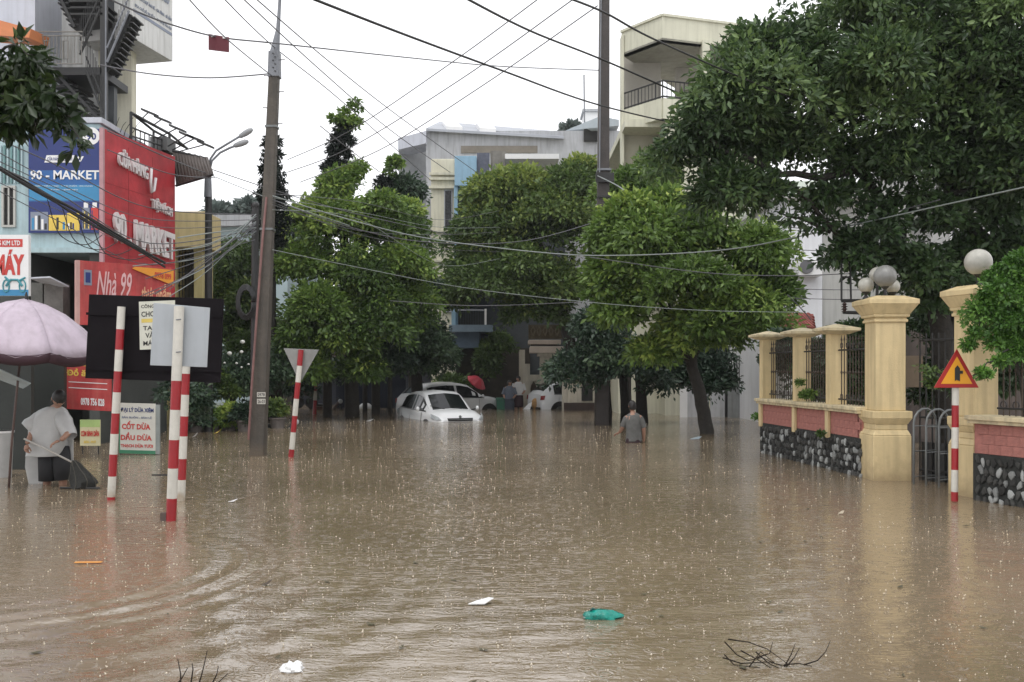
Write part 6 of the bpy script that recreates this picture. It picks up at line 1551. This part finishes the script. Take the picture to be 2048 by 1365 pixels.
def umbrella(name, label, apex, R_, drop, mat, matu, ribs=8, tilt=(0, 0), pole=None, valance=0, big=True):
    apex = Vector(apex); t = thing(name, label, 'umbrella', pole[-1] if pole else apex)
    tx, ty = tilt; ax_ = Vector((tx, ty, 1)).normalized(); a0 = ax_.orthogonal().normalized() if abs(ax_.z) < .95 else Vector((1, 0, 0)); a0 = (a0 - ax_ * a0.dot(ax_)).normalized(); a1 = ax_.cross(a0)
    prof = [(0, 0), (.25, .10), (.5, .29), (.75, .58), (.9, .81), (1.0, 1.0)]
    for k in range(ribs):
        mb = MB(); m = 6
        for (r, h) in prof:
            for j in range(m + 1):
                f = j / m; a = 6.2832 * (k + f) / ribs; sag = 1 - .075 * math.sin(math.pi * f) * r; wr = .016 * R_ * (math.sin(f * 17 + k * 2) * r + .7 * math.sin(r * 21 + k) * math.sin(math.pi * f))
                mb.v.append(tuple(apex + (a0 * math.cos(a) + a1 * math.sin(a)) * R_ * r * sag - ax_ * (drop * (h + .10 * math.sin(math.pi * f) * r * 1.0) + wr)))
        q = m + 1
        for i in range(len(prof) - 1):
            for j in range(m): mb.f.append((i * q + j, (i + 1) * q + j, (i + 1) * q + j + 1, i * q + j + 1))
        o = mb.build('canopy_panel', mat, t, smooth='all'); s_ = o.modifiers.new('thick', 'SOLIDIFY'); s_.thickness = .006
        if valance:
            mb = MB()
            for (dz, sc_) in ((0, 1), (valance * .5, .985), (valance, .95)):
                for j in range(m + 1):
                    f = j / m; a = 6.2832 * (k + f) / ribs; sag = 1 - .075 * math.sin(math.pi * f)
                    mb.v.append(tuple(apex + (a0 * math.cos(a) + a1 * math.sin(a)) * R_ * sag * sc_ - ax_ * (drop * (1 + .10 * math.sin(math.pi * f)) + dz)))
            for i in range(2):
                for j in range(m): mb.f.append((i * q + j, (i + 1) * q + j, (i + 1) * q + j + 1, i * q + j + 1))
            o = mb.build('valance', matu, t, smooth='all'); s_ = o.modifiers.new('thick', 'SOLIDIFY'); s_.thickness = .005
        a = 6.2832 * k / ribs; MB().tube([apex - ax_ * .03 + (a0 * math.cos(a) + a1 * math.sin(a)) * R_ * r * .99 - ax_ * (drop * h) for r, h in prof], .008, 5).build('rib', iron, t)
    MB().lathe(apex, [(.03, -.03), (.025, .02), (.008, .09)], 8, ax_).build('finial', iron, t)
    if pole: MB().tube([apex, *pole], .016 if big else .008, 8).build('pole', M('rusty_pole', (.10, .06, .05), .5, .3, 8), t, smooth='all')
    return t
umbrella('parasol', 'large faded pink market parasol with a dark wine underside at the left edge', P(52, 598, 12.6), 1.03, .62, umb_pink, umb_dark, 8, (.10, -.06), [P(24, 880, 12.7), P(17, 985, 12.75)], .13)
umbrella('small_umbrella', 'red umbrella tilted in the shade behind the silver car', P(960, 756, 38.3), .44, .26, umb_red, umb_red, 8, (.75, -.45), [P(938, 782, 38.5)], 0, False)

# stall under the parasol; its dark interior is painted as flat sheets
o = MB().box(X(-60, 15.0), X(62, 15.0), 15.0, 15.1, -.6, Z(700, 15)).build('stall_shade_wall', stall_shade); tag(o, 'dark sheet added for the shaded stall interior under the parasol', 'tarpaulin')
o = MB().box(X(60, 15.9), X(128, 15.9), 15.9, 16.0, -.6, Z(690, 15.9)).build('stall_shade_wall', stall_shade); tag(o, 'second dark shade sheet behind the head of the person in the raincoat', 'tarpaulin')
o = MB().slab([P(-10, 735, 12.2), P(62, 768, 12.6), P(46, 778, 13.0), P(-10, 757, 13.0)], (0, 0, .01)).build('tarpaulin_corner', tarp); tag(o, 'pale blue triangular corner of tarpaulin under the parasol at the left edge', 'tarpaulin')
t = thing('bucket', 'pale grey plastic bucket standing at the left edge of the picture', 'bucket', (X(5, 14), 14, -.3)); MB().lathe((X(5, 14), 14, 0), [(.11, -.3), (.135, .3), (.15, Z(862, 14) - .02), (.15, Z(862, 14))], 16).build('body', M('dull_plastic', (.38, .38, .37), .5), t, smooth=True); MB().lathe((X(5, 14), 14, Z(862, 14)), [(.155, -.03), (.16, .0)], 16).build('rim', white_print, t)
# small sign boards
def board(label, corners, Y, name='sign_board'):
    (lx, ly), (rx, ry), (ty,) = corners
    t = thing(name, label, 'sign', (X((lx + rx) / 2, Y), Y, Z(max(ly, ry), Y))); a, b = P(lx, ly, Y), P(rx, ry, Y)
    return t, Panel(a, b - a, (0, 0, Z(ty, Y) - a.z))
t, p = board('red snack sign with yellow letters and a white phone number', ((128, 818), (222, 823), (690,)), 16.4)
p.slab(0, 1, 0, 1, -.04, 0).build('panel', red_board, t)
for s, a, b, c, d, mt in (('Quán bà', .08, .94, .84, .96, yellow_print), ('Trà đá', .08, .94, .68, .80, yellow_print), ('Đồ ăn vặt', .06, .88, .50, .64, yellow_print), ('0978 756 828', .36, .86, .07, .19, white_print)): lettering(s, p, a, b, c, d, mt, t, .002, .004, .03)
for v in (.42, .33): p.slab(.1, .92, v, v + .012, 0, .004).build('rule', white_print, t)
t, p = board('small pale green and yellow board with red letters low on the left', ((160, 892), (200, 892), (840,)), 17.6)
p.slab(0, 1, 0, 1, -.03, 0).build('panel', M('pale_yellow_board', (.62, .58, .36), .6, .1), t); p.slab(0, 1, .72, 1, 0, .003).build('green_top', M('lime_print', (.40, .55, .20), .6), t)
lettering('CƠM BÌNH DÂN', p, .05, .95, .36, .62, red_print, t, .003, .003, .04); lettering('BÚN - PHỞ', p, .2, .8, .10, .22, yellow_print, t, .003, .003, .03)
for u in (.1, .9): MB().tube([p.at(u, 0, -.02), p.at(u, -.8, -.02)], .012, 6).build('leg', iron, t)
t, p = board('white coconut shop board with blue and red capitals standing in the water', ((238, 905), (311, 907), (806,)), 17.6)
p.slab(0, 1, -.02, 1, -.02, 0).build('panel', M('cream_board', (.60, .60, .54), .6, .08), t)
p.slab(1.0, 1.10, -.02, .98, -.06, -.01).build('side_panel', M('grey_board_side', (.28, .31, .30), .6), t)
for s, a, b, c, d, mt in (('ĐẠI LÝ DỪA XIÊM', .05, .95, .80, .93, blue_print), ('BÁN BUÔN - BÁN LẺ', .08, .90, .69, .745, grey_print), ('CỐT DỪA', .08, .86, .47, .64, red_print), ('DẦU DỪA', .05, .90, .25, .41, red_print), ('THẠCH DỪA TƯƠI', .05, .93, .09, .19, red_print)): lettering(s, p, a, b, c, d, mt, t, .002, .003, .035)
p.slab(0, 1, -.02, .05, 0, .003).build('green_foot', M('green_print', (.05, .22, .12), .5), t); p.slab(.0, .03, -.02, 1, 0, .004).build('green_edge', MATS['green_print'], t)
for u in (.03, .97): MB().tube([p.at(u, 0, -.03), p.at(u, -.6, -.03)], .014, 6).build('leg', iron, t)

# ================================================================== CARS
def make_car(label, pos, yaw, z0, paint, wheels=True):
    """x forward, y left; pos on the water plane, z0 = height of the ground under the car"""
    t = thing('parked_car', label, 'car', (pos[0], pos[1], z0)); ca, sa = math.cos(yaw), math.sin(yaw)
    def T(x, y, z): return Vector((pos[0] + x * ca - y * sa, pos[1] + x * sa + y * ca, z0 + z))
    #  x, wlow, wmid, zbelt, wbelt, ztop, wtop, crown
    st = [(-2.02, .60, .66, .62, .64, .70, .58, .02), (-1.98, .72, .78, .80, .72, .96, .66, .03), (-1.86, .76, .82, .95, .76, 1.06, .66, .04), (-1.55, .78, .85, .98, .80, 1.34, .60, .05), (-1.25, .78, .86, .97, .82, 1.44, .585, .06), (-.6, .78, .86, .95, .83, 1.50, .60, .06), (0, .78, .86, .94, .83, 1.49, .60, .06), (.40, .78, .86, .93, .82, 1.42, .59, .06),
          (.75, .78, .86, .93, .80, 1.20, .63, .05), (1.12, .78, .85, .93, .77, .965, .66, .05), (1.45, .77, .84, .90, .74, .955, .62, .05), (1.75, .75, .82, .84, .71, .905, .57, .04), (1.92, .70, .78, .76, .68, .84, .52, .02), (2.01, .64, .72, .62, .62, .70, .50, .01)]
    mb = MB(); ring = 13
    for x, wl, wm, zb, wb, zt, wt, cr_ in st:
        half = [(wl, .22), (wm, .45), (wm, .62 if zb > .75 else zb * .8), ((wm + wb) / 2 + .01, zb * .93), (wb, zb), (wt + (wb - wt) * .12, zt - (zt - zb) * .12), (wt * .92, zt + cr_ * .2)]
        pts = [(y, z) for y, z in half] + [(0, zt + cr_)] + [(-y, z) for y, z in half[::-1]]
        for y, z in pts: mb.v.append(tuple(T(x, y, z)))
    ring = 15
    for i in range(len(st) - 1):
        for j in range(ring - 1): mb.f.append((i * ring + j, i * ring + j + 1, (i + 1) * ring + j + 1, (i + 1) * ring + j))
    mb.f.append(tuple(range(ring))); mb.f.append(tuple((len(st) - 1) * ring + j for j in range(ring))[::-1])
    mb.build('body', paint, t, smooth=True)
    def at(i, f, side, v):       # point on the side between belt (v=0) and roof (v=1) at station i+f
        a, b = st[i], st[min(i + 1, len(st) - 1)]; g = [a[k] + (b[k] - a[k]) * f for k in range(8)]
        y = g[4] + (g[6] - g[4]) * v; z = g[3] + (g[5] - g[3]) * v
        return T(g[0], side * (y + .012), z + .002)
    for s in (1, -1):            # side windows with a pillar between
        for (segs) in (((3, .3), (4, 0), (5, 0), (5, .55)), ((5, .72), (6, 0), (7, 0), (8, 0), (8, .72))):
            lo = [at(i, f, s, .06) for i, f in segs]; hi = [at(i, f, s, .86) for i, f in segs]
            m = MB(); m.add(lo + hi, [(k, k + 1, k + 1 + len(lo), k + len(lo)) for k in range(len(lo) - 1)]); m.build('side_window', glass_dark, t)
        segs = ((3, .25), (5, .6), (6, 0), (8, .8)); MB().tube([at(i, f, s, .02) for i, f in segs], .012, 5).build('window_trim', car_black, t)
        for xd in (-.42, .78, -1.3): MB().tube([T(xd, s * .868, .30), T(xd, s * .868, .62), T(xd + .02, s * .842, .90)], .006, 4).build('door_seam', car_black, t)
        MB().ball(T(-.15, s * .868, .78), .09, 8, (1, .25, .22)).build('door_handle', paint, t, smooth='all')
        m = MB(); m.ball(T(.86, s * .98, 1.0), .11, 10, (.55, 1.0, .75)); mo = m.build('mirror', paint, t, smooth='all'); MB().tube([T(.86, s * .80, .96), T(.86, s * .92, .98)], .02, 6).build('mirror_arm', car_black, mo)
        m = MB(); hl = [T(1.58, s * .80, .88), T(1.78, s * .765, .85), T(1.94, s * .68, .80), T(1.985, s * .60, .72), T(1.93, s * .735, .70), T(1.70, s * .825, .78)]
        c_ = sum(hl, Vector()) / 6; fwd = (T(1, s * .6, 0) - T(0, 0, 0)).normalized() * .03; m.poly([h + fwd for h in hl], -fwd * 1.5); m.build('headlight', lamp_glass, t)
        m = MB(); tl = [T(-1.86, s * .83, .94), T(-1.99, s * .74, .93), T(-2.015, s * .72, .76), T(-1.90, s * .835, .78)]; m.poly([h - T(1, -s * .5, 0) * 0 + (T(-1, s * .5, 0) - T(0, 0, 0)).normalized() * .02 for h in tl], (T(1, -s * .5, 0) - T(0, 0, 0)).normalized() * .03); m.build('tail_light', tail_red if z0 > -.5 else lamp_glass, t)
    def top(i, f, y, off=.008):
        a, b = st[i], st[i + 1]; g = [a[k] + (b[k] - a[k]) * f for k in range(8)]; z = g[5] + g[7] * (1 - (abs(y)) ** 1.5)
        return T(g[0] + .004, y * g[6] * .93, z + off)
    for nm, segs in (('windscreen', ((7, .1), (8, 0), (9, -.02))), ('rear_window', ((2, .1), (2, .5), (3, .0), (3, .7)))):
        m = MB(); ys_ = (-.94, -.5, 0, .5, .94)
        for i, f in segs:
            for y in ys_: m.v.append(tuple(top(i, max(f, 0) if i < 9 else 0, y, .016)))
        for r_ in range(len(segs) - 1):
            for c_ in range(4): m.f.append((r_ * 5 + c_, r_ * 5 + c_ + 1, r_ * 5 + c_ + 6, r_ * 5 + c_ + 5))
        m.build(nm, glass_dark, t)
    for y0_, y1_ in ((.35, -.15), (-.2, -.62)): MB().tube([T(1.14, y0_, 1.005), T(.98, y1_, 1.10)], .012, 5).build('wiper', car_black, t)
    m = MB(); m.hexa([T(1.985, -.40, .67), T(1.985, .40, .67), T(2.035, .38, .67), T(2.035, -.38, .67), T(1.95, -.42, .76), T(1.95, .42, .76), T(2.01, .40, .76), T(2.01, -.40, .76)]); gr = m.build('grille', car_black, t, bevel=.01)
    MB().tube([T(2.035, -.36, .715), T(2.035, .36, .715)], .008, 5).build('grille_bar', steel_bright, gr)
    MB().lathe(T(1.99, 0, .80), [(.045, 0), (.04, .012)], 12, T(1, 0, .3) - T(0, 0, 0)).build('badge', steel_bright, t)
    MB().hexa([T(-2.06, -.7, .28), T(2.04, -.62, .24), T(2.04, .62, .24), T(-2.06, .7, .28), T(-2.05, -.7, .48), T(2.03, -.60, .36), T(2.03, .60, .36), T(-2.05, .7, .48)]).build('lower_bumper', car_black, t)
    for x, y in ((1.25, .79), (1.25, -.79), (-1.25, .79), (-1.25, -.79)):
        s = 1 if y > 0 else -1; axd = T(0, s, 0) - T(0, 0, 0)
        w = MB().lathe(T(x, y - s * .12, .31), [(.20, 0), (.31, .02), (.32, .08), (.31, .19), (.22, .20)], 24, axd).build('wheel', tyre, t, smooth=True)
        MB().lathe(T(x, y + s * .075, .31), [(.21, 0), (.20, .02), (.06, .0), (.05, .02)], 20, axd).build('rim', steel_bright, w)
        MB().lathe(T(x, y - s * .10, .33), [(.38, 0), (.385, .178), (.36, .18)], 24, axd).build('wheel_arch', car_black, w)
    MB().tube([T(-1.1, 0, 1.50), T(-1.25, 0, 1.62)], .01, 5).build('antenna', car_black, t)
    return t
c1 = W(905, 843)
make_car('white hatchback sunk to its grille in the flood, nearest of the cars', (-2.33, 30.35), R(-90 + 23), -.655, car_paint)
make_car('silver car parked behind the flooded white hatchback with its front wheel showing', (-2.40, 37.0), R(36), -.48, car_silver)
make_car('white car half hidden by the small dark tree beside the gate pavilion', (2.75, 38.2), R(20), -.40, car_paint)

# ================================================================== STREET CLUTTER
t = thing('wheelie_bin', 'green plastic bin standing beside the two distant people', 'bin', (X(1004, 37.2), 37.2, -.5))
MB().frus((X(1004, 37.2), 37.2, 0), ax, ay, .36, .44, -.5, Z(800, 37.2)).build('body', green_bin, t, bevel=.02); MB().frus((X(1004, 37.2), 37.2, 0), ax, ay, .50, .46, Z(800, 37.2), Z(796, 37.2)).build('lid', green_bin, t, bevel=.01)
t = thing('sack_pile', 'orange and white sack at the foot of the third car', 'sack', (X(1068, 37.3), 37.3, 0))
MB().ball(P(1070, 808, 37.3), .16, 12, (.9, .8, 1.4)).build('orange_sack', M('orange_sack', (.42, .24, .09), .6, .3, 10), t, smooth='all'); MB().slab([P(1046, 820, 37.1), P(1060, 820, 37.1), P(1064, 806, 37.2), P(1058, 808, 37.2)], (0, .08, .02)).build('white_flap', white_print, t)
t = thing('float', 'round white plastic float on the water left of the cars', 'float', W(731, 820))
c = W(731, 820); MB().ball((c.x, c.y, .02), .30, 20, (.95, .9, .85)).build('dome', foam_white, t, smooth='all')
MB().lathe((c.x, c.y, .0), [(.31, 0), (.32, .03), (.30, .05)], 20).build('rim', M('float_rim', (.5, .48, .4), .5), t, smooth=True)
# motorbikes half under water
def motorbike(label, px, Y, s, col_):
    t = thing('motorbike', label, 'motorbike', (X(px, Y), Y, -.55)); T = lambda x, y, z: Vector((X(px, Y) + x * s, Y + y * s, -.55 + z * s))
    for x in (-.6, .6):
        w = MB().lathe(T(x, -.05, .30), [(.20, 0), (.28, .01), (.29, .05), (.28, .09), (.20, .10)], 18, Vector((0, 1, 0))).build('wheel', tyre, t, smooth=True)
    MB().tube([T(-.5, 0, .45), T(-.1, 0, .42), T(.2, 0, .5), T(.42, 0, .85)], [.09, .12, .09, .05], 8).build('frame', col_, t, smooth='all')
    MB().tube([T(.6, 0, .3), T(.42, 0, .95)], .03, 6).build('fork', iron, t); MB().tube([T(.36, -.30, 1.0), T(.42, 0, .97), T(.36, .30, 1.0)], .018, 6).build('handlebar', iron, t)
    MB().slab([T(-.75, -.12, .72), T(.02, -.12, .68), T(.02, .12, .68), T(-.75, .12, .72)], (0, 0, .09)).build('seat', car_black, t, bevel=.02)
    MB().ball(T(.50, 0, .88), .09, 10).build('headlight', lamp_glass, t, smooth='all'); MB().poly([T(-.55, -.13, .45), T(-.1, -.14, .42), T(.0, -.12, .66), T(-.7, -.12, .70)], (0, .26 * s, 0)).build('side_panel', col_, t)
motorbike('dark motorbike half under water right of the big concrete pole', 562, 25.6, .8, car_black)
motorbike('motorbike with a pale panel parked in the shade left of the round float', 655, 36.5, 1.0, M('brown_panel', (.10, .06, .045), .4))
t = thing('hand_cart', 'small cart with a bundled brown load under the trees by the far give way sign', 'cart', (X(612, 35.5), 35.5, -.4))
MB().box(X(592, 35.5), X(628, 35.5), 35.2, 35.9, Z(792, 35.5), Z(786, 35.5)).build('bed', wood, t)
for x in (596, 624): MB().lathe(P(x, 805, 35.15), [(.20, 0), (.24, .02), (.24, .06), (.2, .08)], 16, Vector((0, -1, 0))).build('wheel', tyre, t)
MB().ball(P(608, 772, 35.5), .33, 12, (1.1, .8, .95)).build('load', M('brown_sacking', (.10, .06, .04), .8, .4, 8, .6, 20), t, smooth='all')

o = MB().box(X(400, 25.0), X(425, 25.0), 25.0, 25.6, -.2, .1).build('white_crate', foam_white); tag(o, 'small white foam crate between the front potted shrubs', 'crate')

# ================================================================== FLOATING THINGS
def blob_mesh(c, r, sq, seed, n=14, amp=.2, mode=0):
    rg = random.Random(seed); mb = MB(); mb.ball((0, 0, 0), 1, n)
    k = [rg.uniform(0, 6) for _ in range(6)]; c = Vector(c); out = []
    for v in mb.v:
        x, y, z = v; w = 1 + amp * (math.sin(x * 4 + k[0]) * math.sin(y * 5 + k[1]) + .6 * math.sin(z * 7 + k[2] + x * 6) + .4 * math.sin(x * 13 + k[3]))
        out.append((c.x + x * w * r * sq[0], c.y + y * w * r * sq[1], c.z + z * w * r * sq[2]))
    mb.v = out; return mb
t = thing('plastic_bottle', 'crumpled teal green plastic bottle bag floating in the foreground', 'plastic bag', W(1205, 1232))
c = W(1208, 1236); u_ = m_(1, c.y)
prof = [(-42, 3, 3), (-38, 9, 7), (-28, 10, 8), (-24, 11, 10), (-10, 12.5, 12), (6, 12, 10.5), (18, 10, 8.5), (26, 8, 7), (34, 5, 4.5), (39, 2, 2)]
mb = MB(); n_s = 16
for i, (dx_, ry_, rz_) in enumerate(prof):
    for j in range(n_s):
        a = 6.2832 * j / n_s; w = 1 + .16 * math.sin(a * 3 + i * 1.7) + .10 * math.sin(a * 6 - i * 2.3)
        mb.v.append((c.x + dx_ * u_ + .004 * math.sin(i * 3 + j), c.y + ry_ * 1.5 * u_ * w * math.cos(a), c.z + .012 + rz_ * 1.15 * u_ * w * max(math.sin(a), -.5)))
for i in range(len(prof) - 1):
    for j in range(n_s): mb.f.append((i * n_s + j, (i + 1) * n_s + j, (i + 1) * n_s + (j + 1) % n_s, i * n_s + (j + 1) % n_s))
mb.build('body', teal_bag, t, smooth=True)
MB().slab([c + Vector((-42 * u_, -.035, .006)), c + Vector((-20 * u_, -.04, .006)), c + Vector((-22 * u_, .02, .012)), c + Vector((-40 * u_, .02, .012))], (0, 0, .006)).build('flap', M('grey_film', (.34, .42, .40), .25, .3, 12), t)
MB().tube([c + Vector((-30 * u_, 0, .038)), c + Vector((-22 * u_, .0, .060)), c + Vector((-16 * u_, .0, .050))], .007, 6).build('handle', M('dark_teal', (.01, .08, .07), .3), t)
def scrap(label, px, py, w, d, mat, pts=None, name='paper_scrap', lift=.03):
    c = W(px, py); u_ = m_(1, c.y); t = MB(); q = [c + Vector((x * w * u_, y * d, z * lift + .006)) for x, y, z in (pts or ((-.5, -.3, 0), (.15, -.5, .2), (.5, .1, 1), (.3, .5, .8), (-.2, .4, .1)))]
    t.poly(q, (0, 0, .006)); o = t.build(name, mat); tag(o, label, name.split('_')[-1]); return o
scrap('white folded scrap of paper floating left of the teal plastic', 962, 1209, 50, .10, foam_white)
scrap('tiny white scrap floating near the far striped post', 706, 835, 30, .5, M('dim_white', (.40, .38, .34), .6), name='foam_scrap', lift=.04)
scrap('small white scrap floating below the far dark plank', 740, 843, 14, .3, white_print, name='foam_scrap', lift=.06)
scrap('faint pale blue bag floating at the foot of the leaning trunk', 1391, 879, 26, .3, M('pale_blue_film', (.36, .44, .50), .3), name='plastic_film', lift=.05)
scrap('thin orange strip floating in the brown water at the lower left', 176, 1128, 52, .06, M('orange_plastic', (.75, .33, .08), .5), ((-.5, -.3, .1), (.5, -.1, .1), (.5, .5, .1), (-.5, .3, .1)), 'orange_strip')
scrap('small dark leaf shaped stick floating at the tip of the wake', 534, 1171, 20, .05, wood, name='wood_stick')
scrap('dark plank floating beside the far striped post', 652, 830, 44, .35, wood, ((-.5, .4, .2), (.5, -.5, .2), (.5, -.2, .2), (-.5, .7, .2)), 'wood_plank')
scrap('pale scrap floating in the reflection of the yellow column', 1682, 1029, 14, .06, M('dull_scrap', (.45, .38, .28), .6), name='leaf_scrap')
scrap('small yellow floating scrap below the front potted shrubs', 435, 868, 12, .2, yellow_print, name='foam_scrap', lift=.1)
scrap('pale scrap floating beside the small yellow one below the potted shrubs', 390, 875, 8, .2, white_print, name='foam_scrap', lift=.1)
scrap('faint white smear of foam left of the concrete pole reflection', 466, 1005, 18, .06, foam_white, name='foam_scrap')
t = thing('plastic_bag', 'white crumpled plastic bag floating at the bottom edge', 'plastic bag', W(586, 1340)); blob_mesh(W(586, 1340) + Vector((0, 0, .004)), .055, (1.1, .9, .62), 5, 20, .28).build('body', foam_white, t, smooth=True)
MB().poly([W(560, 1346) + Vector((0, 0, .004)), W(582, 1347) + Vector((0, 0, .004)), W(580, 1341) + Vector((0, 0, .012))], (0, 0, .004)).build('flap', white_print, t)
# twigs
def twig_pile(label, runs, Y0, r, name='branch_pile'):
    c = W(*Y0); t = thing(name, label, 'branches', c)
    for pts in runs:
        q = []
        for px, py, h in pts: p = P(px, py + 0, c.y); q.append(Vector((p.x, c.y + h * .0 + (Y0[1] - py) * .004, max(p.z, -.02) if h else .004)))
        MB().tube(q, [r * (1 - .6 * i / (len(q) - 1)) for i in range(len(q))], 5).build('twig', M('wet_twig', (.022, .016, .011), .7, .3, spec=.15), t, smooth='all')
rg = random.Random(12)
runs = [[(1462, 1300, 1), (1480, 1318, 1), (1500, 1326, 1), (1530, 1322, 1), (1565, 1334, 1)], [(1450, 1322, 1), (1485, 1330, 1), (1540, 1328, 1), (1575, 1334, 1)], [(1470, 1296, 1), (1510, 1300, 1), (1545, 1310, 1), (1580, 1332, 1)],
        [(1570, 1334, 1), (1590, 1318, 1), (1606, 1302, 1)], [(1574, 1334, 1), (1595, 1322, 1), (1612, 1308, 1)], [(1610, 1332, 1), (1640, 1326, 1), (1662, 1314, 1), (1680, 1298, 1)], [(1520, 1322, 1), (1548, 1316, 1), (1560, 1300, 1)], [(1455, 1318, 1), (1470, 1332, 1), (1520, 1336, 1)], [(1500, 1334, 1), (1530, 1314, 1), (1556, 1332, 1)], [(1520, 1314, 1), (1540, 1330, 1), (1562, 1338, 1)], [(1490, 1312, 1), (1520, 1325, 1), (1545, 1338, 1)], [(1570, 1332, 1), (1600, 1330, 1), (1625, 1334, 1)]]
twig_pile('tangle of thin dark branches sticking out of the water at the lower right', runs, (1560, 1336), .0042)
twig_pile('bare twigs rising from the bottom edge at the lower left', [[(362, 1378, 1), (350, 1358, 1), (333, 1338, 1)], [(395, 1380, 1), (393, 1355, 1), (388, 1326, 1)], [(380, 1378, 1), (372, 1352, 1), (366, 1344, 1)], [(418, 1380, 1), (424, 1360, 1), (422, 1348, 1)], [(400, 1380, 1), (430, 1372, 1), (446, 1358, 1)], [(345, 1380, 1), (356, 1364, 1), (360, 1350, 1)]], (390, 1378), .0048)

# ================================================================== rainy air
hz = MB().box(-70, 70, -12, 75, -2.4, 17.5).mesh('haze'); ho = bpy.data.objects.new('haze', hz); COL.objects.link(ho)
hm = bpy.data.materials.new('rain_haze'); hm.use_nodes = True; hn = hm.node_tree.nodes; hn.remove(hn['Principled BSDF'])
pv = hn.new('ShaderNodeVolumePrincipled'); pv.inputs['Color'].default_value = (.93, .94, .96, 1); pv.inputs['Density'].default_value = .0005; pv.inputs['Anisotropy'].default_value = .2
hm.node_tree.links.new(pv.outputs[0], hn['Material Output'].inputs['Volume']); hz.materials.append(hm); tag(ho, 'pale rainy haze filling the street', kind='stuff')
SC.cycles.volume_bounces = 0

def leaf_litter():
    rg = np.random.default_rng(77); V = []; Fc = []
    for i in range(70):
        y = 4.8 * (24 / 4.8) ** rg.random(); x = (rg.random() - .5) * 1.06 * y
        if x > .36 * y and y > 10: continue
        a = rg.random() * 6.28; l = .022 + .03 * rg.random(); w = l * .4; c, d = math.cos(a), math.sin(a); k = len(V)
        V += [(x - c * l, y - d * l, .010), (x - d * w, y + c * w, .006), (x + c * l, y + d * l, .013), (x + d * w, y - c * w, .006), (x, y, .014)]
        Fc += [(k, k + 1, k + 4), (k + 1, k + 2, k + 4), (k + 2, k + 3, k + 4), (k + 3, k, k + 4)]
    me = bpy.data.meshes.new('leaf_litter'); me.from_pydata(V, [], Fc); me.update()
    tag(link_mesh('leaf_litter', me, M('wet_dead_leaf', (.07, .06, .025), .5, .4, 3), base=(0, 0, 0)), 'small wet leaves scattered over the flood water', kind='stuff')
leaf_litter()
